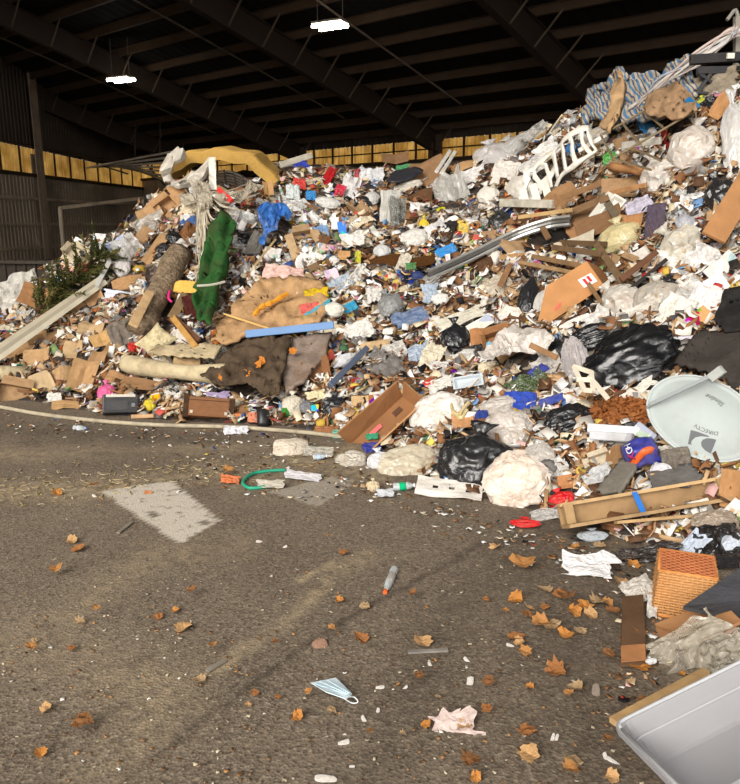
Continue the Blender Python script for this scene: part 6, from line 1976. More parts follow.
# ------------------------------------------------------------------ plywood drawer front at the foot
def drawer():
    Pa = at_z(562, 527, .06); Pb = at_z(760, 493, .20)
    d = nrm(Pb - Pa)
    up = nrm(np.array([0, .45, 1.0])); up = nrm(up - d * (up @ d))
    n = np.cross(d, up); n = n if n @ (CAM - Pa) > 0 else -n
    root = empty('plywood_drawer', Pa)
    def plank(nm, a, b, w, t, c_):
        v, f = beam(a, b, w, t, up); o = wobj(nm, v, f, M_WOOD, c_, root); return o
    H = .115
    plank('lower_rail', Pa + n * .06, Pb + n * .06, .13, .018, S(176, 138, 94))
    plank('upper_rail', Pa + up * H + n * .01, Pb + up * H + n * .01, .05, .018, S(206, 164, 112))
    v, f = beam(Pa + up * H / 2 - n * .01, Pb + up * H / 2 - n * .01, H, .012, n); wobj('back_panel', v, f, M_WOOD, S(166, 128, 86), root)  # back panel coloured darker, shade of the drawer's recess put into the wood tone
    for s in (.035, .80):
        q = Pa + (Pb - Pa) * s
        v, f = beam(q + up * .01 + n * .03, q + up * H + n * .03, .05, .05, n); wobj('end_block', v, f, M_WOOD, S(186, 146, 98), root)
    q = Pa + (Pb - Pa) * .37
    v, f = beam(q - up * .012 + n * .10, q + up * (H + .004) + n * .036, .03, .004, nrm(n + up)); wobj('blue_tape', v, f, M_PAINT, S(40, 110, 190), root)
    v, f = beam(Pa + n * .12 - up * .02 + d * .25, Pa + n * .12 - up * .06 + d * .75, .05, .016, up); wobj('splinter', v, f, M_WOOD, S(190, 150, 100), root)
    tag(root, 'long plywood drawer part with a strip of blue tape', 'drawer part'); lm('the plywood drawer', 655, 508)
    COVER.append((655, 508, 92, 12, .17))


drawer()


# ------------------------------------------------------------------ wicker basket lying upside down
def woven(nm, c00, c10, c11, c01, nu, nv, col, root, r=.0042):
    """panel of horizontal strands passing over and under stakes"""
    c00, c10, c11, c01 = map(lambda p: np.asarray(p, float), (c00, c10, c11, c01))
    n = nrm(np.cross(c10 - c00, c01 - c00))
    parts = []
    for j in range(nv):
        t = (j + .5) / nv
        L, R_ = c00 + (c01 - c00) * t, c10 + (c11 - c10) * t
        s = np.linspace(0, 1, nu * 2 + 1)
        p = L + (R_ - L) * s[:, None] + n * (.004 * np.cos(math.pi * (s * nu * 1.0 + j)))[:, None]
        parts.append(tube(p, r, 5, False))
    for i in range(nu + 1):
        s = i / nu
        parts.append(tube([c00 + (c10 - c00) * s, c01 + (c11 - c01) * s], .0036, 4, False))
    back = np.array([c00, c10, c11, c01]) - n * .006
    parts.append(solidify(back, [(0, 1, 2, 3)], .003))
    return wobj(nm, *merge(parts), M_WICKER, col, root, True)


def basket():
    W, D, Hh = .26, .26, .20
    T0, T1 = at_z(658, 572, Hh), at_z(712, 582, Hh)
    ay = nrm(np.array([.36, .93, 0])); ax = np.array([ay[1], -ay[0], 0]); up = np.array([0, 0, 1.0])
    B = np.array([T0[0], T0[1], .008]) - ax * .012 - ay * .012
    bot = [B, B + ax * W, B + ax * W + ay * D, B + ay * D]
    c = (bot[0] + bot[2]) / 2
    top = [p + up * Hh + (c - p) * .12 for p in bot]
    root = empty('wicker_basket', c)
    cl = S(206, 152, 96)
    for i in range(4):
        j = (i + 1) % 4
        woven('wicker_side', bot[i], bot[j], top[j], top[i], 12, 17, cl, root)
    woven('wicker_base', top[0], top[1], top[2], top[3], 12, 15, S(176, 104, 62), root)
    for ring, r in ((bot, .008), (top, .006)):
        p = ring + [ring[0]]
        wobj('rim', *tube(np.array(p), r, 6), M_WICKER, S(200, 132, 70), root, True)
    tag(root, 'orange wicker basket upside down on the asphalt', 'basket'); lm('the wicker basket', 690, 590)
    COVER.append((690, 588, 32, 34, 0))


basket()
# dark slate board leaning over the basket
P4 = [at_z(683, 608, .16), at_z(745, 566, .24), at_z(770, 600, .20), at_z(745, 622, .06)]
o = wobj('slate_board', *solidify(np.array(P4), [(0, 1, 2, 3)], .018), M_ROCK, S(74, 74, 78)); tag(o, 'dark slate grey board leaning on the wicker basket', 'board')
put('rag', 724, 562, 26, 14, S(46, 44, 46), 'black rag on the far corner of the basket', 'rag', -10, 2, .8, lift=1.4)
# cardboard beneath
for nm, q, c_, lab in (('cardboard_sheet', [(655, 625, .02), (700, 608, .10), (722, 602, .14), (742, 622, .12), (700, 642, .05)], S(176, 122, 78), 'folded brown cardboard in front of the basket'),):
    v = np.array([at_z(x, y, z) for x, y, z in q])
    root = wobj(nm, *solidify(v, [tuple(range(len(v)))], .012), M_CARD, c_)
    v2 = np.array([at_z(656, 627, .02), at_z(700, 644, .05), at_z(698, 652, .0), at_z(660, 638, .0)])
    wobj('flap', *solidify(v2, [(0, 1, 2, 3)], .01), M_CARD, S(160, 110, 70), root)
    tag(root, lab, 'cardboard')
# plank on the asphalt
q = [at_z(622, 600, .03), at_z(643, 598, .03), at_z(646, 661, .03), at_z(621, 663, .03)]
v = np.array(q)
pl = wobj('ground_plank', *solidify(v, [(0, 1, 2, 3)], .035), M_WOOD, S(112, 78, 52)); tag(pl, 'short dirty brown plank flat on the asphalt', 'plank'); lm('the dirty ground plank', 633, 632)
v = np.array([at_z(621, 646, .0485), at_z(645, 644, .0485), at_z(646, 660, .0485), at_z(621, 662, .0485)])
wobj('raw_end', *solidify(v, [(0, 1, 2, 3)], .003), M_WOOD, S(196, 124, 70), pl)
# clear sack and pink film before the basket
put('b', 690, 652, 84, 48, S(176, 166, 148), 'grey clear sack lying before the folded brown cardboard', 'sack', 18, entry=k_sheet(71, 27, .2, M_CLEAR, .006, .1, 2.4), name='clear_sack', depth=.9, lift=.25, lmk='the grey clear sack')
put('b', 706, 636, 58, 26, S(222, 190, 170), 'pinkish film packet on top of the grey clear sack', 'packet', 20, entry=k_sheet(72, 21, .14, M_FILM, .01, .05, 2.5), name='film_packet', depth=.7, lift=.9)
put('b', 730, 660, 46, 44, S(180, 172, 154), 'grey film bundle behind the translucent storage bin', 'film bundle', 10, entry=k_sheet(73, 25, .24, M_CLEAR, .006, .1, 2.6), name='film_bundle', depth=.9, lift=.4)
put('grocery_bag', 730, 545, 30, 24, S(196, 204, 216), 'pale blue film behind the wicker basket', 'plastic film', 30, 2, .6)
put('film_scrap', 692, 545, 34, 20, S(196, 206, 222), 'light blue plastic sheet beside the black loop', 'plastic sheet', 40, 3, .6)
put('b', 716, 540, 46, 30, S(40, 36, 34), 'black crumpled sheet loop behind the basket', 'sheet', -10, entry=k_sheet(33, m=M_BLACK, amp=.25), name='black_sheet', depth=.9, lift=.4)
put('b', 716, 522, 50, 26, S(166, 150, 132), 'beige clear bag under the plywood drawer', 'bag', 0, entry=k_bag(74, 4, 1.0, False, M_CLEAR), name='clear_bag', depth=.6, lift=.2)
put('grocery_bag', 593, 535, 32, 12, S(176, 184, 190), 'grey-blue tray wrap under the drawer end', 'plastic wrap', -4, 3, .6)
put('b', 591, 567, 46, 24, S(222, 220, 220), 'crumpled white bag lying alone on the asphalt', 'bag', -12, entry=k_sheet(75, 27, .18, M_FILM, .008, .12, 2.2), name='white_bag', depth=.7, lift=.2, lmk='the lone white bag')
put('film_scrap', 640, 590, 30, 26, S(206, 200, 190), 'pale torn film left of the wicker basket'.replace('left of', 'beside'), 'plastic film', 20, 2, .7)
put('film_scrap', 652, 607, 10, 22, S(216, 210, 202), 'narrow white film against the basket side', 'plastic film', -20, 3, .8)
put('grocery_bag', 651, 659, 12, 7, S(226, 226, 226), 'small white wad beside the dirty ground plank', 'wad', 0, 1, .8)
put('b', 735, 485, 30, 46, S(190, 136, 86), 'cardboard corner at the end of the plywood drawer', 'cardboard', -20, entry=KIT['cardboard_piece'][2], name='cardboard_piece', depth=.5)
for i, (x, y, w, h, c_, lab, rot) in enumerate(((650, 552, 60, 16, S(46, 40, 36), 'black film strip in the gap under the drawer', 4), (620, 556, 34, 8, S(60, 50, 44), 'dark wet cloth in the gap beside the lone bag', 0), (672, 562, 26, 14, S(70, 66, 62), 'dark shingle piece behind the basket corner', 10))):
    put('b', x, y, w, h, c_, lab, 'scrap', rot, entry=k_sheet(80 + i, m=M_BLACK, amp=.18), name='dark_scrap', depth=.8, lift=.2)

# lath beside the bin
la = [at_z(613, 722, .03), at_z(706, 672, .05)]
v, f = beam(la[0], la[1], .03, .022); o = wobj('wood_lath', v, f, M_WOOD, S(206, 160, 104)); tag(o, 'thin pale wood lath beside the translucent storage bin', 'lath')


# ------------------------------------------------------------------ translucent storage bin
def storage_bin():
    c0, c1, c3 = at_z(617, 724, .155), at_z(738, 664, .30), at_z(672, 786, .20)
    ax = nrm(c1 - c0); ay = c3 - c0; ay = nrm(ay - ax * (ay @ ax))
    e3 = np.cross(ax, ay); e3 = e3 if e3[2] > 0 else -e3
    W, D, Hb = .62, .44, .135
    def ring(h, inset, bev=.035):
        cs = [np.array([inset, inset]), np.array([W - inset, inset]), np.array([W - inset, D - inset]), np.array([inset, D - inset])]
        out = []
        for i in range(4):
            p, a, b_ = cs[i], cs[i - 1], cs[(i + 1) % 4]
            q0 = p + nrm(a - p) * bev; q1 = p + nrm(b_ - p) * bev
            for t in (0, .33, .67, 1):
                m_ = q0 * (1 - t) ** 2 + p * 2 * t * (1 - t) + q1 * t * t
                out.append(c0 + ax * m_[0] + ay * m_[1] + e3 * h)
        return out
    n = 16
    rows = [ring(-.02, -.012), ring(0, -.010), ring(.0, .006), ring(-.055, .014), ring(-.06, .03), ring(-Hb, .045), ring(-Hb - .004, .06)]
    V = np.array([p for r in rows for p in r])
    Q = [(i * n + k, i * n + (k + 1) % n, (i + 1) * n + (k + 1) % n, (i + 1) * n + k) for i in range(len(rows) - 1) for k in range(n)]
    Q.append(tuple((len(rows) - 1) * n + k for k in range(n)))
    base = c0 + ax * W / 2 + ay * D / 2 - e3 * Hb
    root = empty('storage_bin', base)
    wobj('bin_body', *solidify(V, Q, .004), M_BIN, S(188, 187, 190), root)
    rr = ring(.002, -.002); wobj('rim', *tube(np.array(rr + rr[:1]), .006, 6), M_BIN, S(216, 218, 220), root, True)
    rr = ring(-.058, .022); wobj('rib', *tube(np.array(rr + rr[:1]), .003, 5), M_BIN, S(222, 222, 222), root, True)
    tag(root, 'translucent white plastic storage bin on the asphalt', 'storage bin'); lm('the storage bin', 690, 730)
    q = [c0 + ax * u + ay * w - e3 * (Hb - h) for u, w, h in ((.1, .27, .012), (.52, .25, .02), (.53, .40, .04), (.1, .40, .02))]
    o = wobj('bin_paper', *solidify(np.array(q), [(0, 1, 2, 3)], .006), M_PLAIN, S(224, 226, 224)); tag(o, 'pale sheet lying inside the translucent storage bin', 'sheet')


M_BIN = mat('translucent_bin', rough=.3, spec=.35, dirt=.15, dcol=S(190, 176, 160), bump=.03, transl=.3, clear=.15)
storage_bin()

# ------------------------------------------------------------------ long pale hose along the foot
hp_ = [at_z(x, y, .02) for x, y in [(-60, 398), (0, 407), (40, 414), (100, 421), (160, 425), (230, 427), (300, 432), (345, 437)]]
o = wobj('flat_hose', *tube(smooth_path(hp_, 60), .018, 8), M_ROCK, S(178, 166, 142), smooth=True); tag(o, 'long pale hose curving along the foot of the heap', 'hose'); lm('the pale hose', 150, 424)

# ------------------------------------------------------------------ things on the asphalt
th = [at_z(x, y, .012) for x, y in [(286, 470), (268, 471), (252, 474), (243, 482), (250, 488), (268, 486), (276, 482)]]
o = wobj('garden_hose', *tube(smooth_path(th, 40), .012, 7), M_HARD, S(36, 150, 118), smooth=True); tag(o, 'loop of teal green hose on the dusty floor', 'hose'); lm('the teal hose loop', 262, 479)
put('b', 290, 449, 38, 22, S(214, 200, 180), 'white bag with a red mark alone on the floor', 'bag', 5, entry=k_bag(81, 4, .8, False, M_FILM), name='white_bag', depth=.7, lift=.3, lmk='the red marked bag')
put('film_scrap', 285, 444, 7, 6, S(214, 60, 60), 'red print on the marked white bag', 'wrapper', 0, 2, .6, lift=5)
put('clear_wrap', 318, 452, 30, 10, S(196, 190, 176), 'clear film trailing from the red marked bag', 'plastic film', 0, 1, .6)
put('film_scrap', 230, 479, 18, 8, S(214, 116, 64), 'orange rag on the floor beside the teal hose', 'rag', -5, 3, .8)
put('film_scrap', 270, 484, 26, 8, S(196, 188, 172), 'pale debris film inside the teal hose loop', 'plastic film', 0, 5, .6)
put('film_scrap', 303, 476, 36, 8, S(206, 202, 204), 'white tissue strip beside the teal hose loop', 'tissue', -8, 6, .6)
put('plastic_bottle', 320, 457, 14, 14, S(170, 190, 210), 'tiny clear bottle beyond the teal hose', 'bottle', -80, 1, 1)
put('plastic_bottle', 80, 428, 14, 14, S(206, 214, 220), 'small clear bottle on the floor by the pale hose', 'bottle', -85, 2, 1)
put('film_scrap', 350, 433, 34, 9, S(84, 180, 158), 'teal cloth on the floor beyond the long carton', 'cloth', 0, 1, .8)
put('rag', 325, 432, 22, 8, S(172, 118, 80), 'brown rag with a red tag on the floor', 'rag', 0, 3, .8)
put('film_scrap', 372, 437, 12, 6, S(40, 150, 110), 'small green scrap by the long carton corner', 'scrap', 0, 2, .8)
bp_ = at_z(390, 585, .03)
e = k_bottle(4); e[2] = ('cap', e[2][1], M_HARD, S(232, 96, 40)); e[1] = ('label', e[1][1], M_PET, S(190, 180, 170))
put('b', 390, 580, 26, 26, S(190, 180, 170), 'crushed clear bottle with an orange cap on the asphalt', 'bottle', 168, entry=e, name='plastic_bottle', depth=1, lift=.14, face=.0, cover=0)

# face mask
mv = [(311, 683), (336, 678), (352, 694), (346, 699), (326, 692)]
v = np.array([at_z(x, y, .012 + .006 * i) for i, (x, y) in enumerate(mv)])
root = wobj('face_mask', *solidify(v, [tuple(range(len(v)))], .004), M_PLAIN, S(206, 222, 228)); tag(root, 'pale blue disposable face mask on the asphalt', 'face mask')
for k in range(3):
    a_, b_ = [((314, 683), (347, 694)), ((320, 681), (349, 694)), ((328, 680), (350, 693))][k]
    vv, f_ = beam(at_z(*a_, .021 + .004 * k), at_z(*b_, .033 + .004 * k), .006, .003); wobj('pleat', vv, f_, M_PLAIN, S(186, 206, 214), root)
lp = smooth_path([at_z(347, 697, .03), at_z(354, 697, .012), at_z(358, 702, .005), at_z(352, 703, .005), at_z(345, 699, .03)], 14)
wobj('ear_loop', *tube(lp, .0022, 5), M_PLAIN, S(220, 226, 228), root)

# small white crumbs, stones, sticks
for i, (x, y, w, h) in enumerate(((380, 690, 9, 6), (405, 690, 7, 4), (378, 709, 7, 5), (364, 717, 10, 6), (510, 647, 8, 5), (344, 744, 12, 8), (552, 742, 14, 5), (430, 663, 7, 5), (95, 497, 7, 4), (326, 782, 22, 12), (660, 697, 6, 5), (470, 682, 12, 10), (467, 660, 9, 5), (259, 543, 6, 5), (452, 717, 12, 8), (556, 740, 12, 5), (606, 755, 12, 6), (613, 762, 16, 6), (352, 770, 6, 4), (285, 548, 5, 4))):
    put('b', x, y, w, h, S(214, 208, 200), ['white crumb of foam', 'pale pebble of plaster', 'white paper crumb', 'broken white foam bit'][i % 4] + ' on the asphalt ' + ['near the face mask', 'near the face mask', 'near the face mask', 'near the face mask', 'beside the scattered leaves', 'below the face mask', 'among the near leaves', 'above the leaf on a stick', 'at the painted patch', 'at the bottom edge', 'before the storage bin', 'among the brown leaves', 'above the paper clump', 'beyond the plaster streak', 'on the paper clump', 'near the storage bin', 'close before the storage bin', 'just before the storage bin', 'well below the face mask', 'beyond the pale streak'][i], 'crumb', i * 40, entry=[('crumb', k_chunk(i + 20)[0][1], M_FOAM, None)], name='foam_crumb', depth=.6, lift=.15, cover=0)
for x0, y0, x1, y1, c_, lab in ((408, 652, 448, 650, S(150, 144, 136), 'grey metal strip under a leaf on the asphalt'), (207, 671, 225, 660, S(150, 140, 126), 'thin pale splinter on the asphalt'), (118, 533, 132, 522, S(150, 140, 126), 'short grey splinter below the dust band')):
    v, f = beam(at_z(x0, y0, .008), at_z(x1, y1, .008), .018, .008); o = wobj('flat_strip', v, f, M_WOOD, c_); tag(o, lab, 'strip')
for i, (x, y, w, h, c_, lab) in enumerate(((320, 645, 14, 18, S(160, 124, 104), 'tan brick chip on the asphalt'), (596, 690, 16, 12, S(150, 136, 122), 'flat grey stone among the near leaves'))):
    put('b', x, y, w, h, c_, lab, 'stone', 30 + i * 40, entry=[('stone', k_chunk(50 + i, M_ROCK)[0][1], M_ROCK, None)], name='stone_chip', depth=.7, lift=.2, cover=0)
put('film_scrap', 454, 729, 44, 34, S(196, 176, 168), 'shredded pulpy paper clump on the near asphalt', 'paper clump', 10, 5, .3, entry=k_sheet(91, 17, .12, M_PAPER, .01, .12, 6), name='paper_clump', cover=0)
put('crushed_cardboard', 148, 492, 8, 5, S(196, 120, 70), 'tiny orange scrap at the corner of the painted patch', 'scrap', 0, 2, .6, cover=0)

# ------------------------------------------------------------------ fallen leaves on the asphalt
lv = [(57, 575, 15), (78, 551, 15), (72, 543, 14), (95, 490, 13), (57, 495, 12), (80, 624, 13), (97, 615, 10), (158, 619, 12), (184, 630, 20), (192, 597, 12), (176, 613, 10), (34, 644, 9), (32, 655, 14), (72, 651, 10), (46, 712, 16), (83, 730, 26), (41, 756, 15), (200, 683, 16), (214, 653, 12), (255, 696, 11), (248, 708, 9), (276, 650, 10),
      (297, 720, 17), (331, 713, 13), (309, 700, 10), (361, 641, 18), (422, 645, 22), (419, 684, 13), (426, 728, 13), (403, 737, 9), (332, 636, 11), (278, 700, 9), (465, 729, 18), (413, 600, 10), (340, 603, 12), (365, 609, 14), (228, 475, 14), (344, 555, 12), (495, 549, 14), (370, 740, 9),
      (516, 601, 20), (545, 592, 18), (522, 570, 28), (486, 602, 9), (530, 611, 12), (566, 604, 22), (573, 614, 20), (552, 628, 22), (541, 630, 24), (516, 640, 20), (519, 645, 14), (526, 622, 14), (584, 608, 18), (597, 604, 20), (606, 610, 16), (560, 596, 18), (590, 617, 18), (612, 618, 16), (565, 637, 18), (580, 634, 16), (525, 660, 16), (556, 673, 26),
      (549, 668, 10), (488, 690, 16), (530, 690, 12), (576, 690, 18), (569, 702, 12), (527, 735, 24), (529, 757, 26), (470, 770, 24), (475, 781, 16), (572, 765, 24), (570, 778, 20), (607, 741, 12), (612, 781, 18), (608, 662, 16), (640, 670, 26), (631, 685, 12), (638, 640, 18), (624, 640, 12), (621, 585, 22), (612, 570, 16), (634, 567, 16), (600, 548, 16), (575, 553, 12),
      (487, 712, 14), (611, 722, 14), (643, 709, 16), (682, 677, 9), (438, 700, 8), (505, 618, 10), (545, 610, 12)]
GROUND = [('the painted patch', 160, 512), ('the face mask', 333, 690), ('the paper clump', 454, 730), ('the orange-capped bottle', 390, 580), ('the lone white bag', 591, 567), ('the dirty ground plank', 633, 632), ('the storage bin', 640, 730), ('the flat grey stone', 596, 690), ('the metal strip', 428, 651), ('the tan brick chip', 320, 645), ('the thin splinter', 215, 666), ('the teal hose loop', 262, 479), ('the short grey splinter', 125, 528), ('the flat red bag', 525, 524)]
LC = [S(184, 132, 78), S(160, 108, 64), S(196, 156, 108), S(136, 94, 58), S(196, 134, 68), S(180, 152, 114)]
for i, (x, y, s) in enumerate(lv):
    ph, lx, ly = min(GROUND, key=lambda g: (g[1] - x) ** 2 + (g[2] - y) ** 2)
    where = ('beyond ' if ly - y > abs(lx - x) else 'before ' if y - ly > abs(lx - x) else 'beside ') + ph
    cw = ['amber', 'russet', 'tan', 'brown', 'orange', 'straw-coloured'][i % 6]
    P = at_z(x, y, 0.0)
    k = proj(P)[2] / F
    ln = s * k * 1.05
    a = random.Random(i).uniform(0, 6.28)
    n = nrm(np.array([random.Random(i + 99).uniform(-.35, .35), random.Random(i + 199).uniform(-.35, .1), 1]))
    X = nrm(np.cross([math.cos(a), math.sin(a), .1], n)); Yv = np.cross(n, X)
    z = .016 + .03 * (i % 3 == 0)
    place_kit('dry_leaf', KIT['dry_leaf'][i % 8], P + [0, 0, z * .8], X, Yv, n, ln, ln, ln * .9, LC[i % 6], 'leaf', ('large ' if s > 18 else 'small ' if s < 12 else '') + ['curled', 'crumpled', 'flattened', 'upturned'][i % 4] + ' ' + cw + ' dry leaf ' + where, 'fallen leaves on the asphalt')
# ------------------------------------------------------------------ litter pieces over the whole heap
PAL = {
    'white': [S(232, 228, 220), S(220, 212, 200), S(236, 233, 230)], 'cream': [S(206, 190, 162), S(214, 200, 172)], 'grey': [S(150, 146, 140), S(120, 116, 112)],
    'tan': [S(182, 146, 108), S(196, 162, 122), S(166, 130, 94)], 'brown': [S(120, 84, 56), S(96, 68, 48), S(140, 96, 62)], 'black': [S(30, 29, 30), S(44, 42, 42)],
    'blue': [S(66, 106, 164), S(116, 152, 194), S(54, 74, 128)], 'red': [S(172, 56, 50), S(186, 84, 72)], 'green': [S(66, 112, 78), S(122, 150, 96)],
    'yellow': [S(208, 180, 86), S(200, 166, 70)], 'orange': [S(216, 120, 50)], 'pink': [S(214, 172, 166), S(200, 134, 148)], 'clear': [S(226, 223, 217), S(206, 205, 202)],
}
#        kind            noun in label            category       weight size  depth colours
KINDS = [
    ('film_scrap', 'torn film scrap', 'plastic scrap', 2.4, 0.22, .7, 'white white white cream grey white blue clear white cream black grey'),
    ('clear_wrap', 'crumpled clear wrap', 'plastic wrap', 1.2, 0.24, .7, 'clear clear grey'),
    ('grocery_bag', 'knotted grocery bag', 'bag', 1.5, 0.26, .7, 'white white white cream grey white white cream grey blue clear yellow'),
    ('refuse_sack', 'slack rubbish sack', 'sack', .55, 0.31, .7, 'black black grey'),
    ('rag', 'crumpled rag', 'rag', 1.4, 0.24, .7, 'grey brown cream white grey brown black brown tan cream grey blue brown tan red'),
    ('paper_sheet', 'bent paper sheet', 'paper', 1.9, 0.175, .8, 'white white cream white tan white cream white red blue pink yellow'),
    ('cardboard_piece', 'torn cardboard piece', 'cardboard', 1.6, 0.25, .7, 'tan tan tan brown'),
    ('crushed_cardboard', 'crushed kraft board', 'cardboard', 1.8, 0.24, .9, 'tan tan brown cream'),
    ('carton', 'small open carton', 'carton', .5, .19, .6, 'tan tan brown white'),
    ('packet_box', 'printed packet box', 'packet', .9, 0.165, .8, 'white red blue yellow cream green'),
    ('plastic_bottle', 'empty plastic bottle', 'bottle', .8, .20, 1, 'white blue red green cream'),
    ('milk_jug', 'empty milk jug', 'jug', .2, .24, 1, 'white white cream'),
    ('drink_can', 'dented drink can', 'can', .5, .13, 1, 'red blue grey green white'),
    ('paper_cup', 'squashed paper cup', 'cup', .6, .14, 1, 'white white cream brown red'),
    ('food_tray', 'plastic food tray', 'tray', .7, .18, .8, 'white white black cream grey'),
    ('broken_plank', 'broken wood piece', 'wood', 0.8, .34, .6, 'tan brown brown cream'),
    ('stick', 'thin crooked stick', 'stick', 0.3, .32, 1, 'brown tan brown'),
    ('cord', 'loose tangled cord', 'cord', 0.35, .24, 1, 'black grey white orange blue'),
    ('foam_chunk', 'broken foam chunk', 'foam', .7, .15, .9, 'white white cream yellow'),
    ('snack_packet', 'empty snack packet', 'packet', 1.5, 0.165, .9, 'red blue yellow white green orange pink grey white cream white grey'),
    ('plastic_strip', 'curled plastic strip', 'plastic strip', 0.6, .30, .9, 'white cream grey blue black white'),
    ('round_cover', 'round plastic lid', 'lid', .3, .12, 1, 'white blue red yellow grey'),
]
KN = [k[0] for k in KINDS]
# where some kinds gather: (x, y, reach, {kind: factor})
ZONES = [(70, 360, 75, {'cardboard_piece': 5, 'crushed_cardboard': 6, 'carton': 2}), (175, 200, 45, {'cardboard_piece': 4, 'crushed_cardboard': 4}), (585, 245, 55, {'broken_plank': 8, 'crushed_cardboard': 5, 'cardboard_piece': 3, 'stick': 3}),
         (510, 170, 50, {'film_scrap': 4, 'clear_wrap': 4, 'grocery_bag': 2}), (450, 440, 90, {'clear_wrap': 3, 'film_scrap': 3, 'grocery_bag': 2}), (680, 270, 70, {'clear_wrap': 4, 'film_scrap': 4, 'paper_sheet': 3}),
         (410, 260, 60, {'stick': 3, 'broken_plank': 1.5, 'snack_packet': 2, 'rag': 1.5}), (330, 210, 70, {'snack_packet': 2.5, 'packet_box': 2, 'rag': 2}), (640, 130, 60, {'film_scrap': 3, 'clear_wrap': 3}), (620, 470, 60, {'paper_sheet': 2, 'refuse_sack': 2})]
cells = []
step = 7.7
for gy in np.arange(20, 575, step):
    for gx in np.arange(-28, 772, step):
        cells.append((gx + random.uniform(-.5, .5) * step, gy + random.uniform(-.5, .5) * step))
cells = np.array(cells)
Pc, hp, dn = hit(cells[:, 0], cells[:, 1], H1)
okc = hp & dn
cells, Pc = cells[okc], Pc[okc]
nc = hnorm(Pc, H1, .15)
order = list(range(len(cells)))
random.shuffle(order)
count = {k: 0 for k in KN}
LIMIT = 290
used_label = {}


def covered(x, y, g=0.0):
    for cx, cy, rx, ry, a in COVER:
        dx, dy = x - cx, -(y - cy)
        u = dx * math.cos(a) + dy * math.sin(a); w = -dx * math.sin(a) + dy * math.cos(a)
        if (u / (max(rx, 1) + g)) ** 2 + (w / (max(ry, 1) + g)) ** 2 < 1:
            return True
    return False


LMX = np.array([(x, y) for _, x, y in LANDMARKS])
n_put = 0
BIGPOS = {'film_scrap': .05}
for ci in order:
    x, y = cells[ci]
    if covered(x, y):
        continue
    P, n = Pc[ci], nc[ci]
    wts = []
    for k in KINDS:
        w = k[3] if count[k[0]] < LIMIT else 0
        for zx, zy, zr, fac in ZONES:
            if k[0] in fac:
                w *= 1 + (fac[k[0]] - 1) * math.exp(-((x - zx) ** 2 + (y - zy) ** 2) / (zr * zr))
        wts.append(w)
    if sum(wts) <= 0:
        break
    k = random.choices(KINDS, wts)[0]
    kind, noun, cat, _, size, dep, cols = k
    cname = random.choice(cols.split())
    col = random.choice(PAL[cname])
    j = random.uniform(.82, 1.1)
    col = (min(col[0] * j, 1), min(col[1] * j, 1), min(col[2] * j, 1), 1)
    dist = P[1]
    s = size * math.exp(random.gauss(0, .26)) * (.58 + .055 * dist)
    if covered(x, y, .42 * s * F / proj(P)[2]):
        s *= .5
    N = nrm(n + .35 * nrm(CAM - P) + np.array([random.gauss(0, .38) for _ in range(3)]))
    a = random.uniform(0, 6.283)
    t = nrm(np.cross(N, [math.cos(a), math.sin(a), .3])); u = np.cross(N, t)
    sx = s * random.uniform(.85, 1.2); sy = s * random.uniform(.8, 1.15)
    if kind in ('plastic_bottle', 'milk_jug', 'drink_can', 'paper_cup', 'round_cover', 'broken_plank', 'stick', 'cord', 'plastic_strip'):
        sy = sx
    sz = dep * min(sx, sy)
    sw = 'large' if s > size * 1.5 else 'small' if s < size * .95 else 'middling'
    d2 = (LMX[:, 0] - x) ** 2 + (LMX[:, 1] - y) ** 2
    li = int(np.argmin(d2)); ph, lx, ly = LANDMARKS[li]
    rel = 'on top of' if False else ('above' if ly - y > abs(lx - x) else 'below' if y - ly > abs(lx - x) else 'beside')
    near = 'close ' if d2[li] < 22 ** 2 else 'well ' if d2[li] > 45 ** 2 and rel != 'beside' else ''
    szw = '' if sw == 'middling' else sw + ' '
    label = f'{szw}{cname if cname != "clear" else "colourless"} {noun} {near}{rel} {ph}'
    if len(label.split()) > 16:
        label = f'{cname} {noun} {rel} {ph}'
    if label in used_label:
        l2 = np.argsort(d2)
        for q_ in l2[1:5]:
            label = f'{szw}{cname if cname != "clear" else "colourless"} {noun} between {ph} and {LANDMARKS[q_][0]}'
            if len(label.replace('-', ' ').split()) > 16:
                label = f'{cname} {noun.split()[-1]} between {ph} and {LANDMARKS[q_][0]}'
            if label not in used_label:
                break
    used_label[label] = 1
    nm = kind
    place_kit(nm, random.choice(KIT[kind]), P + N * (sz * random.uniform(-.12, .22) + .01), t, u, N, sx, sy, sz, col, cat, label, noun + 's across the heap')
    count[kind] += 1
    n_put += 1

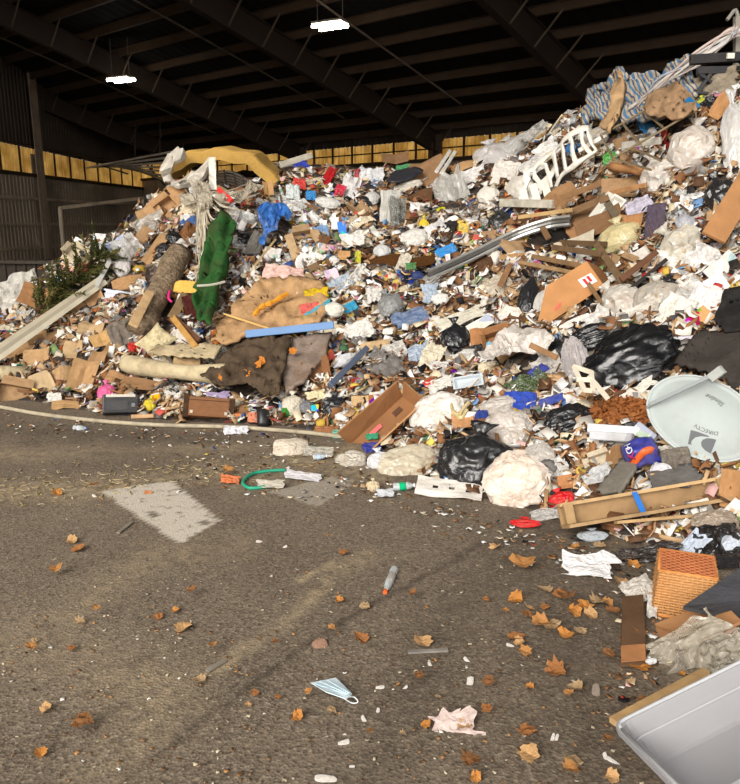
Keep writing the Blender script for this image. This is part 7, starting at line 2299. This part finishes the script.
# ------------------------------------------------------------------ fine litter too small to pick apart
def flakes(n, pts, nor, smin, smax, cols, wts, asp=(.3, 1), seed=1, lift=.03, tilt=.9):
    R = np.random.default_rng(seed)
    i = R.integers(0, len(pts), n)
    c = pts[i] + R.normal(0, .04, (n, 3)) * [1, 1, 0]
    nn = nrm(nor[i] + R.normal(0, tilt, (n, 3)) * .5)
    u = nrm(np.cross(nn, R.normal(size=(n, 3)))); w = np.cross(nn, u)
    s = R.uniform(smin, smax, n)[:, None]; r = R.uniform(asp[0], asp[1], n)[:, None]
    c = c + nor[i] * R.uniform(0, lift, (n, 1))
    V = np.zeros((n, 6, 3))
    bend = nn * s * R.uniform(-.5, .5, (n, 1))
    V[:, 0] = c - u * s - w * s * r + bend; V[:, 1] = c - u * s * .9 + w * s * r + bend
    V[:, 2] = c - w * s * r; V[:, 3] = c + w * s * r * .9
    V[:, 4] = c + u * s - w * s * r * .8 + bend; V[:, 5] = c + u * s * .9 + w * s * r + bend
    V2 = V - nn[:, None] * (s * .10)[:, None]
    allv = np.concatenate([V, V2], 1).reshape(-1, 3)
    f = np.array([(0, 2, 3, 1), (2, 4, 5, 3), (7, 9, 8, 6), (9, 11, 10, 8), (0, 1, 7, 6), (4, 10, 11, 5), (1, 3, 9, 7), (3, 5, 11, 9), (2, 0, 6, 8), (4, 2, 8, 10)])
    fa = (f[None] + (np.arange(n) * 12)[:, None, None]).reshape(-1, 4)
    ci = R.choice(len(cols), n, p=np.array(wts) / sum(wts))
    cc = np.array(cols)[ci] * R.uniform(.75, 1.15, (n, 1)); cc[:, 3] = 1
    return allv, fa, np.repeat(np.clip(cc, 0, 1), 12, 0)


def litter(name, label, cat, *a, **k):
    v, f, c = flakes(*a, **k)
    me = bpy.data.meshes.new(name)
    me.vertices.add(len(v)); me.vertices.foreach_set('co', v.ravel())
    me.loops.add(f.size); me.loops.foreach_set('vertex_index', f.ravel().astype(np.int32))
    me.polygons.add(len(f)); me.polygons.foreach_set('loop_start', np.arange(0, f.size, 4, dtype=np.int32))
    me.update(calc_edges=True); me.validate()
    at = me.color_attributes.new('col', 'FLOAT_COLOR', 'POINT'); at.data.foreach_set('color', c.astype(np.float32).ravel())
    o = link(name, me, M_LITTER)
    return tag(o, label, cat, kind='stuff')


unc = np.array([not covered(*c) for c in cells]); PcU, ncU = Pc[unc], nc[unc]
ALLC = [c for v in ('white', 'cream', 'tan', 'brown', 'brown', 'grey', 'black', 'white') for c in PAL[v]]
AW = [1] * len(ALLC)
ACC = [c for v in ('blue', 'red', 'green', 'yellow', 'orange', 'pink') for c in PAL[v]]
litter('fine_litter', 'fine mixed litter filling the gaps of the heap', 'litter', 15000, PcU, ncU, .02, .06, ALLC + ACC, AW + [.12] * len(ACC), asp=(.5, 1), seed=3, lift=.05)
litter('wood_splinters', 'splinters and straw scattered through the heap', 'splinters', 2200, PcU, ncU, .05, .12, PAL['brown'] + PAL['tan'], [1] * (len(PAL['brown'] + PAL['tan'])), asp=(.06, .14), seed=4, lift=.06)
# the heap goes on past the edges of the picture
sx_ = np.r_[rng.uniform(-330, -26, 2600), rng.uniform(770, 980, 2600)]; sy_ = np.r_[rng.uniform(290, 405, 2600), rng.uniform(40, 590, 2600)]
Pe, he, de = hit(sx_, sy_, H1); Pe = Pe[he & de]
litter('outlying_litter', 'loose mixed litter on the far ends of the heap', 'litter', 5200, Pe, hnorm(Pe, H1, .15), .04, .13, ALLC + ACC, AW + [.15] * len(ACC), asp=(.5, 1), seed=9, lift=.06)
# crumbs on the floor: along the foot and over the open asphalt
R = np.random.default_rng(12)
q = []
foot = np.array([(0, 410), (100, 424), (200, 430), (300, 436), (350, 460), (390, 488), (450, 506), (520, 528), (580, 545), (640, 570), (650, 640), (630, 700)], float)
for _ in range(2600):
    s = R.uniform(0, len(foot) - 1.001); i = int(s); p = foot[i] + (foot[i + 1] - foot[i]) * (s - i)
    q.append(p + [R.normal(0, 14), abs(R.normal(0, 12))])
for _ in range(900):
    q.append((R.uniform(180, 380), R.uniform(430, 500)))
q = np.array(q); pf = at_z(q[:, 0], q[:, 1], .004)
up = np.tile([0, 0, 1.0], (len(pf), 1))
litter('floor_crumbs', 'small crumbs and scraps strewn along the foot of the heap', 'crumbs', 750, pf, up, .005, .02, ALLC + ACC, [1.4] * len(ALLC) + [.06] * len(ACC), seed=5, lift=.01, tilt=.3)
q = np.c_[R.uniform(-40, 780, 1500), R.uniform(470, 800, 1500)]; pf = at_z(q[:, 0], q[:, 1], .003)
litter('leaf_crumbs', 'broken leaf and grit specks over the open asphalt', 'specks', 900, pf, np.tile([0, 0, 1.0], (len(pf), 1)), .003, .009, [S(170, 124, 78), S(190, 176, 150), S(130, 100, 70), S(214, 208, 198)], [1, 2, 2, .7], seed=6, lift=.006, tilt=.3)
q = np.c_[R.uniform(-40, 330, 1500), 488 + R.normal(0, 9, 1500) - np.linspace(0, 1, 1500) * 0]
q[:, 1] -= (q[:, 0] - 0) * .085
pf = at_z(q[:, 0], q[:, 1], .003)
litter('straw_bits', 'pale straw bits along the dusty band of the floor', 'straw', 500, pf, np.tile([0, 0, 1.0], (len(pf), 1)), .008, .03, [S(176, 154, 112), S(160, 138, 96), S(190, 174, 140)], [1, 1, 1], asp=(.08, .2), seed=7, lift=.006, tilt=.15)
print('PUT', n_put, count, 'objects', len(bpy.data.objects))
